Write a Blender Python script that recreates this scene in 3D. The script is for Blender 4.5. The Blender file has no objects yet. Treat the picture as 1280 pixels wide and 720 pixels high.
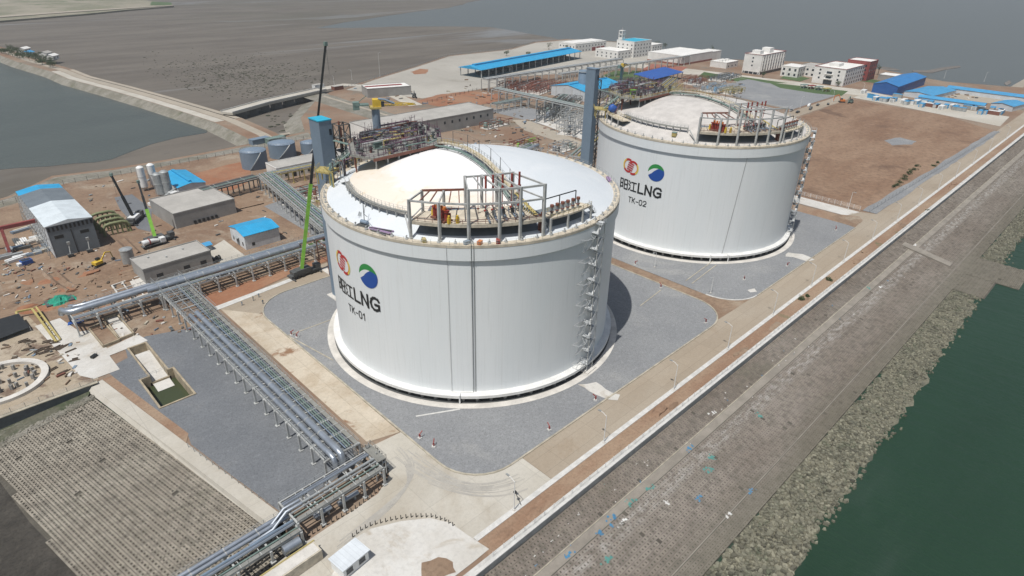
import bpy, math, random
from math import sin, cos, pi, radians, hypot, atan2, sqrt
from mathutils import Vector, Matrix
random.seed(7)
SC = bpy.context.scene
COL = SC.collection
# ---------------------------------------------------------------- camera (surveyed drone position, metres, origin = centre of first tank)
CAM = Vector((-116.578, -135.339, 106.565))
FW = Vector((0.621358, 0.627077, -0.469775)); RT = Vector((0.716252, -0.697656, 0.016102)); UP = Vector((0.317645, 0.346482, 0.882639))
FPX = 779.762
def P(px, py, z=0.0):
    """ground position (x, y) of a survey point read off the aerial photograph, at height z"""
    d = FW + RT*((px-640)/FPX) - UP*((py-360)/FPX)
    t = (z-CAM.z)/d.z
    q = CAM + d*t
    return (q.x, q.y)
cam = bpy.data.cameras.new('camera'); co = bpy.data.objects.new('camera', cam); COL.objects.link(co)
cam.sensor_width = 36; cam.lens = FPX/1280*36; cam.clip_start = 1; cam.clip_end = 40000
co.matrix_world = Matrix(((RT.x, UP.x, -FW.x, CAM.x), (RT.y, UP.y, -FW.y, CAM.y), (RT.z, UP.z, -FW.z, CAM.z), (0, 0, 0, 1)))
SC.camera = co
# ---------------------------------------------------------------- light
SD = Vector((-20.15, -4.68, 45.9)).normalized()      # towards the sun
w = bpy.data.worlds.new('World'); SC.world = w; w.use_nodes = True
nt = w.node_tree; bg = nt.nodes['Background']
sky = nt.nodes.new('ShaderNodeTexSky'); sky.sky_type = 'NISHITA'; sky.sun_disc = False
sky.sun_elevation = math.asin(SD.z); sky.sun_rotation = atan2(SD.x, SD.y)
sky.air_density = 1.3; sky.dust_density = 2.2; sky.ozone_density = 1.0
nt.links.new(sky.outputs[0], bg.inputs[0]); bg.inputs[1].default_value = 0.068
sl = bpy.data.lights.new('sun', 'SUN'); sl.energy = 4.1; sl.angle = radians(0.53); sl.color = (1, .965, .91)
so = bpy.data.objects.new('sun', sl); COL.objects.link(so)
so.rotation_euler = (-SD).to_track_quat('-Z', 'Y').to_euler()
vs = SC.view_settings; vs.view_transform = 'Standard'; vs.look = 'None'; vs.exposure = 0.0; vs.gamma = 1; vs.use_curve_mapping = False
SC.cycles.max_bounces = 5; SC.cycles.diffuse_bounces = 3; SC.cycles.glossy_bounces = 3
SC.cycles.caustics_reflective = False; SC.cycles.caustics_refractive = False
# ---------------------------------------------------------------- materials
class NT:
    def __init__(s, name):
        m = bpy.data.materials.new(name); m.use_nodes = True
        s.m = m; s.t = m.node_tree; s.b = s.t.nodes['Principled BSDF']
        s.co = s.t.nodes.new('ShaderNodeTexCoord').outputs['Object']
    def n(s, typ, **k):
        x = s.t.nodes.new(typ)
        for a, v in k.items(): setattr(x, a, v)
        return x
    def l(s, a, b): s.t.links.new(a, b)
    def noise(s, sc, det=4, rough=.55, vec=None, dist=0, stretch=None):
        x = s.n('ShaderNodeTexNoise'); x.inputs['Scale'].default_value = sc; x.inputs['Detail'].default_value = det
        x.inputs['Roughness'].default_value = rough; x.inputs['Distortion'].default_value = dist
        v = vec or s.co
        if stretch:
            mp = s.n('ShaderNodeMapping'); mp.inputs['Scale'].default_value = stretch[:3]
            if len(stretch) > 3: mp.inputs['Rotation'].default_value = (0, 0, stretch[3])
            s.l(v, mp.inputs[0]); v = mp.outputs[0]
        s.l(v, x.inputs['Vector']); return x.outputs['Fac']
    def ramp(s, f, a, b):
        x = s.n('ShaderNodeMapRange'); x.inputs[1].default_value = a; x.inputs[2].default_value = b
        x.interpolation_type = 'SMOOTHSTEP'
        s.l(f, x.inputs[0]); return x.outputs[0]
    def mix(s, f, a, b):
        x = s.n('ShaderNodeMix', data_type='RGBA')
        if isinstance(f, (int, float)): x.inputs[0].default_value = f
        else: s.l(f, x.inputs[0])
        for i, c in ((6, a), (7, b)):
            if isinstance(c, (tuple, list)): x.inputs[i].default_value = (*c[:3], 1)
            else: s.l(c, x.inputs[i])
        return x.outputs[2]
    def math(s, op, a, b=0.0):
        x = s.n('ShaderNodeMath', operation=op)
        for i, c in ((0, a), (1, b)):
            if isinstance(c, (int, float)): x.inputs[i].default_value = c
            else: s.l(c, x.inputs[i])
        return x.outputs[0]
    def bump(s, h, st, dist=.1):
        x = s.n('ShaderNodeBump'); x.inputs['Strength'].default_value = st; x.inputs['Distance'].default_value = dist
        s.l(h, x.inputs['Height']); s.l(x.outputs[0], s.b.inputs['Normal']); return x
    def base(s, c):
        if isinstance(c, (tuple, list)): s.b.inputs['Base Color'].default_value = (*c[:3], 1)
        else: s.l(c, s.b.inputs['Base Color'])
    def rough(s, r):
        if isinstance(r, (int, float)): s.b.inputs['Roughness'].default_value = r
        else: s.l(r, s.b.inputs['Roughness'])
def sc3(c, k): return tuple(min(1, x*k) for x in c)
MATS = {}
def paint(name, c, rough=.55, metal=0., var=.18, scale=.6, dirt=None):
    """painted / plain surface with patchy weathering"""
    if name in MATS: return MATS[name]
    t = NT(name)
    f = t.noise(scale, 5, .6); g = t.noise(scale*9, 3, .6)
    col = t.mix(t.ramp(f, .3, .7), sc3(c, 1-var), sc3(c, 1+var*.5))
    col = t.mix(t.math('MULTIPLY', t.ramp(g, .5, .75), .35), col, dirt or sc3(c, .6))
    t.base(col); t.rough(rough); t.b.inputs['Metallic'].default_value = metal
    MATS[name] = t.m; return t.m
def ground(name, a, b, c=None, big=.05, lo=.35, hi=.65, cs=.13, clo=.55, chi=.68, speck=3.0, sa=.3, bump=.4, bs=2.5, joints=None, rough=.95, stretch=None):
    """ground cover: two tones mixed in big patches, optional third tone in stains, fine grain"""
    t = NT(name)
    f = t.noise(big, 6, .62, stretch=stretch)
    col = t.mix(t.ramp(f, lo, hi), a, b)
    if c: col = t.mix(t.ramp(t.noise(cs, 7, .65, dist=.6), clo, chi), col, c)
    g = t.noise(speck, 3, .7)
    col = t.mix(t.math('MULTIPLY', t.ramp(g, .42, .7), sa), col, sc3(a, .45))
    g2 = t.noise(speck*.31, 4, .7)
    col = t.mix(t.math('MULTIPLY', t.ramp(g2, .5, .75), sa*.8), col, sc3(b, 1.45))
    if joints:
        br = t.n('ShaderNodeTexBrick'); br.offset = 0; br.inputs['Scale'].default_value = 1
        br.inputs['Brick Width'].default_value = joints[0]; br.inputs['Row Height'].default_value = joints[1]
        br.inputs['Mortar Size'].default_value = .06; br.inputs['Mortar Smooth'].default_value = .3
        br.inputs['Color1'].default_value = (0, 0, 0, 1); br.inputs['Color2'].default_value = (.25, .25, .25, 1); br.inputs['Mortar'].default_value = (1, 1, 1, 1)
        t.l(t.co, br.inputs['Vector'])
        col = t.mix(t.math('MULTIPLY', br.outputs['Color'], .5), col, sc3(a, .5))
    t.base(col); t.rough(rough); t.bump(t.noise(bs, 4, .7), bump, .15)
    MATS[name] = t.m; return t.m
# plain colours
M = {}
M['conc'] = ground('pale_concrete', (.50, .475, .42), (.43, .40, .34), (.33, .285, .22), big=.04, cs=.05, clo=.52, chi=.8, sa=.14, speck=1.2, joints=(12, 9), bump=.15)
M['yardconc'] = ground('yard_concrete', (.42, .40, .355), (.36, .34, .30), (.27, .25, .21), big=.012, cs=.02, clo=.52, chi=.75, sa=.15, speck=.5, joints=(18, 18), bump=.15)
M['white_conc'] = ground('white_concrete', (.58, .57, .54), (.50, .48, .44), (.36, .31, .24), big=.09, cs=.12, clo=.52, chi=.72, sa=.2, speck=1.0, bump=.15)
M['road'] = ground('dusty_road', (.32, .265, .20), (.36, .31, .245), (.235, .165, .10), big=.05, cs=.045, clo=.6, chi=.8, sa=.15, speck=1.5, joints=(14, 4.6), bump=.15, stretch=(.35, 1, 1))
M['patch_road'] = ground('patched_road', (.43, .36, .27), (.52, .46, .37), (.24, .135, .075), big=.06, lo=.4, hi=.55, cs=.06, clo=.55, chi=.62, sa=.2, speck=1.2, joints=(9, 13), bump=.2)
M['gravel'] = ground('crushed_gravel', (.215, .222, .23), (.25, .257, .263), (.32, .32, .31), big=.04, cs=.035, clo=.52, chi=.74, speck=2.6, sa=.5, bump=1, bs=1.5)
M['gravel_dark'] = ground('dark_gravel', (.142, .152, .165), (.17, .18, .192), (.21, .21, .21), big=.05, cs=.05, clo=.56, chi=.78, speck=2.6, sa=.46, bump=1, bs=1.5)
M['soil'] = ground('brown_soil', (.195, .125, .082), (.265, .19, .13), (.33, .275, .21), big=.035, cs=.05, clo=.5, chi=.7, speck=.9, sa=.35, bump=.8, bs=.5)
M['field'] = ground('bare_brown_field', (.195, .115, .07), (.27, .18, .118), (.14, .085, .055), big=.02, cs=.03, clo=.56, chi=.72, speck=.35, sa=.45, bump=.6, bs=.3, stretch=(.45, 1.6, 1, -.35))
M['redsoil'] = ground('red_earth', (.27, .115, .06), (.31, .175, .105), (.20, .135, .09), big=.05, cs=.06, clo=.55, chi=.75, speck=.8, sa=.3, bump=.8, bs=.5)
M['strip_soil'] = ground('verge_soil', (.25, .155, .10), (.31, .225, .155), (.14, .14, .075), big=.09, cs=.05, clo=.62, chi=.7, speck=1.5, sa=.35, bump=.8, bs=1, stretch=(.3, 1, 1))
M['base'] = ground('site_earth', (.27, .205, .15), (.205, .125, .08), (.17, .155, .125), big=.02, cs=.035, clo=.5, chi=.7, speck=.7, sa=.35, bump=.6, bs=.6)
M['grass'] = ground('lawn', (.055, .10, .032), (.08, .125, .045), (.15, .14, .08), big=.06, cs=.07, clo=.6, chi=.75, speck=1.2, sa=.4, bump=.8, bs=1.5)
M['mud'] = ground('tidal_mud', (.165, .145, .125), (.21, .188, .165), (.125, .112, .096), big=.006, lo=.4, hi=.6, cs=.012, clo=.5, chi=.7, speck=.25, sa=.3, bump=.35, bs=.2, rough=.6, stretch=(.35, 1.2, 1, .75))
M['sand'] = ground('causeway_sand', (.38, .335, .27), (.33, .295, .24), None, big=.03, speck=.4, sa=.2, bump=.3)
M['shore'] = ground('shore_stones', (.26, .245, .21), (.17, .16, .125), (.10, .105, .06), big=.1, cs=.07, clo=.58, chi=.7, speck=.6, sa=.6, bump=1, bs=.6)
M['farland'] = ground('far_land', (.30, .27, .21), (.17, .17, .11), (.10, .13, .06), big=.01, cs=.012, clo=.55, chi=.65, speck=.08, sa=.3)
# flats: broad streaks of standing film, their wet sheen painted in as paler colour, and mottled ripples
t = NT('tidal_flat_wet')
f = t.noise(.004, 7, .62, stretch=(.35, 1.3, 1, .75), dist=.8); g = t.noise(.02, 6, .65, stretch=(.3, 1.5, 1, .75))
col = t.mix(t.ramp(g, .35, .65), (.105, .09, .073), (.145, .127, .104))
col = t.mix(t.math('MULTIPLY', t.ramp(t.noise(.12, 6, .75), .5, .72), .45), col, (.085, .077, .067))
wet_sheen = t.ramp(f, .53, .66)
col = t.mix(t.math('MULTIPLY', wet_sheen, .85), col, (.225, .225, .222))
col = t.mix(t.math('MULTIPLY', t.ramp(t.noise(.0025, 5, .6, stretch=(.5, 1, 1, .7)), .5, .7), .6), col, (.088, .084, .058))
t.base(col); t.rough(t.math('SUBTRACT', .75, t.math('MULTIPLY', wet_sheen, .4))); t.bump(t.noise(.25, 4, .7), .3, .15); M['flat'] = t.m
def water(name, deep, far, rough, bs, bst, x0=1e6, x1=2e6):
    """silty water: green in the deep channel, greyer over the shallow bay (x0..x1)"""
    t = NT(name); s_ = t.n('ShaderNodeSeparateXYZ'); t.l(t.co, s_.inputs[0])
    c = t.mix(t.ramp(t.noise(.006, 5, .6, stretch=(.5, 1.5, 1, .8)), .35, .65), deep, sc3(deep, 1.3))
    g = t.math('ADD', t.math('ADD', s_.outputs[0], t.math('MULTIPLY', s_.outputs[1], .8)), t.math('MULTIPLY', t.noise(.004, 6, .6), 160))
    c = t.mix(t.ramp(g, x0, x1), c, far)
    c = t.mix(t.math('MULTIPLY', t.ramp(t.noise(.0035, 7, .65, stretch=(.4, 1.6, 1, .5)), .55, .75), .5), c, sc3(far, 1.25) if x0 < 1e5 else c)
    t.base(c); t.rough(rough); t.b.inputs['IOR'].default_value = 1.33
    h = t.math('ADD', t.noise(bs, 4, .6, stretch=(1, .4, 1, .5)), t.math('MULTIPLY', t.noise(bs*.22, 3, .6, stretch=(1, .4, 1, .7)), 2.0))
    t.bump(h, bst, .35); return t.m
M['sea'] = water('sea_water', (.016, .038, .022), (.115, .125, .125), .3, .8, .8, 180, 900)
M['lagoon'] = water('lagoon_water', (.062, .068, .058), (.1, .1, .1), .22, .5, .4)
M['pond'] = water('pond_water', (.045, .055, .028), (.1, .1, .1), .15, .5, .1)
# tank paint: very light panels with faint vertical seams
t = NT('tank_wall_paint')
geo = t.n('ShaderNodeSeparateXYZ'); t.l(t.co, geo.inputs[0])
ang = t.math('ARCTAN2', geo.outputs[1], geo.outputs[0])
pan = t.math('FRACT', t.math('MULTIPLY', ang, 7.64)); seam = t.math('LESS_THAN', pan, .006)
zz = t.math('FRACT', t.math('MULTIPLY', geo.outputs[2], .26)); hs = t.math('LESS_THAN', zz, .014)
f = t.noise(.09, 5, .6, stretch=(1, 1, .25)); g = t.noise(1.1, 4, .65, stretch=(1.6, 1.6, .06))
col = t.mix(t.ramp(f, .3, .7), (.72, .755, .765), (.76, .785, .79))
col = t.mix(t.math('MULTIPLY', t.ramp(g, .5, .8), .3), col, (.52, .54, .53))
g = t.noise(.5, 4, .65, stretch=(3.5, 3.5, .03))
col = t.mix(t.math('MULTIPLY', t.ramp(g, .55, .75), .13), col, (.45, .44, .41))
col = t.mix(t.math('MULTIPLY', t.math('MAXIMUM', seam, t.math('MULTIPLY', hs, .5)), .2), col, (.42, .46, .48))
t.base(col); t.rough(.5); M['tank'] = t.m
t = NT('roof_membrane')
f = t.noise(.07, 5, .6, dist=.5); sp = t.n('ShaderNodeSeparateXYZ'); t.l(t.co, sp.inputs[0])
rad = t.math('SQRT', t.math('ADD', t.math('MULTIPLY', sp.outputs[0], sp.outputs[0]), t.math('MULTIPLY', sp.outputs[1], sp.outputs[1])))
ring = t.math('LESS_THAN', t.math('FRACT', t.math('MULTIPLY', rad, .17)), .02)
col = t.mix(t.ramp(f, .35, .7), (.60, .64, .67), (.66, .69, .71))
col = t.mix(t.math('MULTIPLY', ring, .18), col, (.5, .53, .55))
# beige staining lies in a band on the sun-facing side of the dome
dx = t.math('ADD', sp.outputs[0], 29.0)
st = t.math('SUBTRACT', 1.0, t.math('MULTIPLY', t.math('ABSOLUTE', dx), .085))
st = t.math('MULTIPLY', t.ramp(st, 0, .8), t.ramp(t.math('ADD', t.noise(.14, 6, .65, dist=1), t.math('MULTIPLY', st, .12)), .36, .6))
g = t.noise(1.3, 5, .7)
col = t.mix(t.math('MULTIPLY', t.ramp(g, .45, .8), .22), col, (.55, .55, .52))
colb = t.mix(t.math('MULTIPLY', st, .75), (.86, .83, .76), (.70, .585, .40))
M['roof_cool'] = t.m; t.base(col); t.rough(.6)
t2 = NT('roof_warm_white')
f = t2.noise(.09, 6, .62, dist=.7); sp = t2.n('ShaderNodeSeparateXYZ'); t2.l(t2.co, sp.inputs[0])
r2_ = t2.math('SQRT', t2.math('ADD', t2.math('MULTIPLY', sp.outputs[0], sp.outputs[0]), t2.math('MULTIPLY', sp.outputs[1], sp.outputs[1])))
k = t2.math('ADD', t2.math('MULTIPLY', r2_, .055), t2.math('MULTIPLY', t2.noise(.1, 6, .65, dist=.8), 1.3))
k2 = t2.math('MULTIPLY', t2.ramp(k, 1.78, 2.2), t2.ramp(t2.math('MULTIPLY', sp.outputs[0], -1.0), 6.0, 18.0))
k3 = t2.math('MULTIPLY', t2.ramp(t2.noise(.22, 6, .7, dist=1), .5, .72), k2)
col = t2.mix(t2.math('MULTIPLY', k2, .75), (.78, .78, .78), (.70, .62, .50))
col = t2.mix(t2.math('MULTIPLY', k3, .6), col, (.60, .45, .25))
col = t2.mix(t2.math('MULTIPLY', t2.ramp(t2.noise(1.2, 4, .7), .5, .8), .2), col, (.66, .64, .6))
t2.base(col); t2.rough(.65); M['roof_warm'] = t2.m
M['roof_plain'] = paint('roof_grey_coating', (.54, .515, .485), .7, var=.14, scale=.25)
M['ringbeam'] = paint('ring_beam_concrete', (.56, .50, .40), .85, var=.25, scale=.5)
M['slabw'] = paint('base_slab_white', (.70, .70, .68), .7, var=.12, scale=.3)
M['padw'] = paint('apron_concrete', (.60, .575, .53), .8, var=.18, scale=.2)
M['pedestal'] = paint('pedestal_grey', (.30, .29, .27), .8)
M['galv'] = paint('galvanised_steel', (.40, .42, .42), .5, .4, var=.2, scale=.8)
M['steel_grey'] = paint('grey_painted_steel', (.45, .46, .45), .6, .0, var=.22, scale=.5)
M['steel_dark'] = paint('dark_steel', (.10, .105, .105), .6, .1)
M['pale_steel'] = paint('pale_steel', (.52, .54, .55), .55, .1)
M['green_steel'] = paint('green_grey_steel', (.17, .24, .215), .6, .0, var=.2)
M['pipe_silver'] = paint('silver_pipe_cladding', (.38, .42, .47), .38, .6, var=.15, scale=.4)
M['pipe_blue'] = paint('blue_grey_pipe_cladding', (.27, .345, .43), .4, .35, var=.12, scale=.4)
M['deck'] = paint('deck_concrete', (.52, .47, .38), .85, var=.25, scale=.7)
M['grating'] = paint('steel_grating', (.23, .23, .21), .8, .0)
M['red'] = paint('red_pump_paint', (.27, .04, .03), .5)
M['rust'] = paint('rust_red_steel', (.20, .08, .055), .65)
M['orange'] = paint('orange_paint', (.62, .20, .05), .5)
M['yellow'] = paint('yellow_paint', (.66, .45, .05), .55)
M['yellow_dull'] = paint('dull_yellow_steel', (.42, .345, .13), .65)
M['black'] = paint('black_paint', (.022, .024, .025), .5)
M['ink'] = paint('black_sign_paint', (.016, .018, .018), .5, var=.05)
M['purple'] = paint('plum_pipe_paint', (.15, .085, .12), .6)
M['greenp'] = paint('crane_green_paint', (.22, .48, .06), .45)
M['lift'] = paint('blue_grey_cladding', (.175, .235, .30), .55, var=.06, scale=.2)
M['liftroof'] = paint('cyan_roof_sheet', (.03, .40, .58), .5, var=.1)
M['white'] = paint('white_paint', (.72, .73, .72), .55, var=.1)
M['win'] = paint('window_glass', (.03, .04, .05), .15, 0, var=.2)
M['render'] = paint('white_render', (.74, .73, .70), .85, var=.1, scale=.15)
M['greywall'] = paint('grey_render', (.33, .325, .31), .85, var=.14, scale=.2)
M['greyroof'] = paint('grey_flat_roof', (.40, .385, .355), .9, var=.14, scale=.12)
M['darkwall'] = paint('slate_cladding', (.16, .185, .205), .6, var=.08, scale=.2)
M['redwall'] = paint('red_brown_cladding', (.26, .06, .055), .7)
M['brick'] = paint('red_brick', (.30, .115, .08), .85)
def ribbed(name, c, pitch=.9, axis=0, rough=.45):
    t = NT(name); s = t.n('ShaderNodeSeparateXYZ'); t.l(t.co, s.inputs[0])
    fr = t.math('FRACT', t.math('MULTIPLY', s.outputs[axis], 1/pitch))
    rib = t.math('LESS_THAN', fr, .12)
    col = t.mix(t.ramp(t.noise(.25, 5, .6), .3, .7), sc3(c, .9), sc3(c, 1.08))
    col = t.mix(t.math('MULTIPLY', t.ramp(t.noise(.35, 7, .7, stretch=(1, .35, 1) if axis == 0 else (.35, 1, 1)), .52, .78), .4), col, tuple(x*.6+.13 for x in c))
    col = t.mix(t.math('MULTIPLY', t.ramp(t.noise(.09, 4, .6), .5, .7), .22), col, sc3(c, .6))
    col = t.mix(t.math('MULTIPLY', rib, .35), col, sc3(c, .7))
    t.base(col); t.rough(rough); t.bump(rib, .5, .06); return t.m
M['blueroof'] = ribbed('bright_blue_roof_sheet', (.03, .33, .60), 1.0, 1)
M['blueroofx'] = ribbed('bright_blue_roof_sheet_b', (.03, .33, .60), 1.0, 0)
M['hallblue'] = ribbed('blue_hall_sheet', (.035, .20, .48), 1.0, 1)
M['hallbluex'] = ribbed('blue_hall_wall_sheet', (.02, .105, .34), 1.0, 0)
M['deepblue'] = ribbed('deep_blue_sheet', (.028, .10, .37), 1.2, 0)
M['campblue'] = ribbed('camp_blue_sheet', (.07, .31, .56), 1.1, 0)
M['whitesheet'] = ribbed('white_wall_sheet', (.62, .66, .69), 1.0, 0)
M['greysheet'] = ribbed('grey_wall_sheet', (.33, .37, .41), 1.0, 0)
M['leaf'] = ground('foliage', (.042, .068, .026), (.072, .10, .04), None, big=.8, speck=5, sa=.4)
M['bark'] = paint('bark', (.10, .075, .055), .9)
# ---------------------------------------------------------------- mesh builder
class MB:
    def __init__(s): s.v = []; s.f = []; s.mi = []; s.k = 0
    def m(s, k): s.k = k; return s
    def add(s, vs, fs):
        o = len(s.v); s.v += vs
        for f in fs: s.f.append([o+i for i in f]); s.mi.append(s.k)
        return s
    def box(s, x0, y0, z0, x1, y1, z1):
        return s.add([(x0,y0,z0),(x1,y0,z0),(x1,y1,z0),(x0,y1,z0),(x0,y0,z1),(x1,y0,z1),(x1,y1,z1),(x0,y1,z1)],
                     [(0,3,2,1),(4,5,6,7),(0,1,5,4),(1,2,6,5),(2,3,7,6),(3,0,4,7)])
    def bar(s, p, q, w=.2, h=None):
        p = Vector(p); q = Vector(q); d = q-p
        if d.length < 1e-6: return s
        d.normalize(); h = h or w
        a = d.cross(Vector((0, 0, 1)))
        if a.length < 1e-3: a = Vector((1, 0, 0))
        a.normalize(); b = a.cross(d)
        a *= w/2; b *= h/2
        return s.add([tuple(x) for x in (p-a-b, p+a-b, p+a+b, p-a+b, q-a-b, q+a-b, q+a+b, q-a+b)],
                     [(0,3,2,1),(4,5,6,7),(0,1,5,4),(1,2,6,5),(2,3,7,6),(3,0,4,7)])
    def path(s, pts, w=.2, h=None):
        for a, b in zip(pts, pts[1:]): s.bar(a, b, w, h)
        return s
    def tube(s, pts, r, n=8, r2=None, cap=True):
        pts = [Vector(p) for p in pts]; k = len(pts); rings = []
        for i, p in enumerate(pts):
            d = (pts[min(i+1, k-1)]-pts[max(i-1, 0)])
            d.normalize(); a = d.cross(Vector((0, 0, 1)))
            if a.length < 1e-3: a = Vector((1, 0, 0))
            a.normalize(); b = d.cross(a)
            rr = r if r2 is None else r+(r2-r)*i/(k-1)
            rings.append([tuple(p+a*rr*cos(2*pi*j/n)+b*rr*sin(2*pi*j/n)) for j in range(n)])
        vs = [v for R_ in rings for v in R_]; fs = []
        for i in range(k-1):
            for j in range(n): fs.append((i*n+j, i*n+(j+1) % n, (i+1)*n+(j+1) % n, (i+1)*n+j))
        if cap: fs.append(tuple(range(n))[::-1]); fs.append(tuple((k-1)*n+j for j in range(n)))
        return s.add(vs, fs)
    def cyl(s, x, y, z0, z1, r, n=16, r1=None, cap=True):
        return s.lathe(x, y, [(r, z0), (r if r1 is None else r1, z1)], n, cap)
    def lathe(s, x, y, prof, n=24, cap=True, a0=0, a1=2*pi):
        full = abs(a1-a0-2*pi) < 1e-6; m = n if full else n+1
        vs = [(x+r*cos(a0+(a1-a0)*j/n), y+r*sin(a0+(a1-a0)*j/n), z) for r, z in prof for j in range(m)]; fs = []
        for i in range(len(prof)-1):
            for j in range(n):
                k = (j+1) % m; fs.append((i*m+j, i*m+k, (i+1)*m+k, (i+1)*m+j))
        if cap and full:
            if prof[0][0] > 1e-6: fs.append(tuple(range(m))[::-1])
            if prof[-1][0] > 1e-6: fs.append(tuple((len(prof)-1)*m+j for j in range(m)))
        return s.add(vs, fs)
    def ring(s, x, y, r0, r1, z0, z1, n=96, a0=0, a1=2*pi):
        full = abs(a1-a0-2*pi) < 1e-6
        s.lathe(x, y, [(r1, z0), (r1, z1), (r0, z1), (r0, z0), (r1, z0)], n, False, a0, a1)
        if not full:
            for a in (a0, a1):
                c, d = cos(a), sin(a)
                s.add([(x+r0*c, y+r0*d, z0), (x+r1*c, y+r1*d, z0), (x+r1*c, y+r1*d, z1), (x+r0*c, y+r0*d, z1)], [(0,1,2,3)])
        return s
    def prism(s, poly, z0, z1, bottom=True):
        n = len(poly)
        ar = sum(poly[i][0]*poly[(i+1) % n][1]-poly[(i+1) % n][0]*poly[i][1] for i in range(n))
        if ar < 0: poly = poly[::-1]
        fs = [tuple(range(n, 2*n))]+[(i, (i+1) % n, n+(i+1) % n, n+i) for i in range(n)]
        if bottom: fs.append(tuple(range(n))[::-1])
        return s.add([(a, b, z0) for a, b in poly]+[(a, b, z1) for a, b in poly], fs)
    def sheet(s, poly, z):
        n = len(poly)
        ar = sum(poly[i][0]*poly[(i+1) % n][1]-poly[(i+1) % n][0]*poly[i][1] for i in range(n))
        if ar < 0: poly = poly[::-1]
        return s.add([(a, b, z) for a, b in poly], [tuple(range(n))])
    def blob(s, x, y, z, rx, ry, rz, n=8, jit=.15):
        vs = []; fs = []; rows = max(3, n//2)
        for i in range(1, rows):
            for j in range(n):
                k = 1+random.uniform(-jit, jit); a = pi*i/rows; b = 2*pi*j/n
                vs.append((x+rx*k*sin(a)*cos(b), y+ry*k*sin(a)*sin(b), z+rz*k*cos(a)))
        vs.append((x, y, z+rz)); vs.append((x, y, z-rz)); T = len(vs)-2
        for j in range(n): fs.append((T, j, (j+1) % n)); fs.append((T+1, (rows-2)*n+(j+1) % n, (rows-2)*n+j))
        for i in range(rows-2):
            for j in range(n): fs.append((i*n+j, (i+1)*n+j, (i+1)*n+(j+1) % n, i*n+(j+1) % n))
        return s.add(vs, fs)
    def build(s, name, mats, parent=None, smooth=False, loc=None, rz=0):
        me = bpy.data.meshes.new(name); me.from_pydata(s.v, [], s.f)
        if not isinstance(mats, (list, tuple)): mats = [mats]
        for x in mats: me.materials.append(x)
        if len(mats) > 1: me.polygons.foreach_set('material_index', s.mi)
        if smooth:
            me.polygons.foreach_set('use_smooth', [True]*len(s.f)); me.set_sharp_from_angle(angle=radians(38))
        me.update()
        o = bpy.data.objects.new(name, me); COL.objects.link(o)
        if parent: o.parent = parent
        if loc: o.location = loc
        if rz: o.rotation_euler.z = rz
        return o
def tag(o, label, cat, group=None, kind=None):
    if label: o['label'] = label
    if cat: o['category'] = cat
    if group: o['group'] = group
    if kind: o['kind'] = kind
    return o
def thing(name, label, cat, loc=(0, 0, 0), rz=0, group=None):
    o = bpy.data.objects.new(name, None); COL.objects.link(o); o.empty_display_size = .5
    o.location = loc; o.rotation_euler.z = rz
    return tag(o, label, cat, group)
def struct(name, mb, m, smooth=False): return tag(mb.build(name, m, None, smooth), None, None, None, 'structure')
def dup(root, loc=None, rz=None, label=None, group=None):
    r = root.copy(); COL.objects.link(r)
    if loc: r.location = loc
    if rz is not None: r.rotation_euler.z = rz
    if label: r['label'] = label
    if group: r['group'] = group
    for ch in list(root.children):
        c = ch.copy(); COL.objects.link(c); c.parent = r
        for g in list(ch.children):
            d = g.copy(); COL.objects.link(d); d.parent = c
    return r
def clone(o, loc=None, rz=None, parent=None):
    c = o.copy(); COL.objects.link(c); c.parent = parent or o.parent
    if loc is not None: c.location = loc
    if rz is not None: c.rotation_euler.z = rz
    return c
ORD = 'first second third fourth fifth sixth seventh eighth ninth tenth eleventh twelfth thirteenth fourteenth fifteenth sixteenth seventeenth eighteenth nineteenth twentieth'.split()
def od(i):
    if i < 20: return ORD[i]
    t = ['twenty', 'thirty', 'forty', 'fifty', 'sixty'][(i+1)//10-2] if (i+1) % 10 else None
    return t+'-'+ORD[(i+1) % 10-1] if t else {30: 'thirtieth', 40: 'fortieth', 50: 'fiftieth', 60: 'sixtieth'}[i+1]
def rrect(x0, y0, x1, y1, r, n=8):
    out = []
    for (cx, cy, a, q) in ((x1-r[1], y0+r[1], -90, r[1]), (x1-r[2], y1-r[2], 0, r[2]), (x0+r[3], y1-r[3], 90, r[3]), (x0+r[0], y0+r[0], 180, r[0])):
        if q < .01: out.append((cx, cy)); continue
        for i in range(n+1): b = radians(a+90*i/n); out.append((cx+q*cos(b), cy+q*sin(b)))
    return out
def railing(mb, pts, h=1.1, pitch=2.0, r=.045, n=4):
    """rails and stanchions along a polyline; accepts closed lists"""
    for k in (h, h*.55): mb.tube([(a, b, c+k) for a, b, c in pts], r, n, cap=False)
    for p, q in zip(pts, pts[1:]):
        p = Vector(p); q = Vector(q); L = (q-p).length; m = max(1, int(round(L/pitch)))
        for i in range(m):
            v = p.lerp(q, i/m); mb.bar(v, v+Vector((0, 0, h)), r*1.8)
    v = Vector(pts[-1]); mb.bar(v, v+Vector((0, 0, h)), r*1.8)
    return mb

# ---------------------------------------------------------------- air: thin even haze over bay, flats and plant
hz = MB().box(-900, -900, -7, 4200, 4200, 112)
hm = bpy.data.materials.new('thin_air'); hm.use_nodes = True; hn = hm.node_tree; hn.nodes.remove(hn.nodes['Principled BSDF'])
pv = hn.nodes.new('ShaderNodeVolumePrincipled'); pv.inputs['Color'].default_value = (.88, .92, .96, 1); pv.inputs['Density'].default_value = .00013; pv.inputs['Anisotropy'].default_value = .2
hn.links.new(pv.outputs[0], hn.nodes['Material Output'].inputs['Volume'])
tag(hz.build('haze', hm), 'thin pale sea haze hanging over the bay and flats', 'haze', None, 'stuff')
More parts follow.
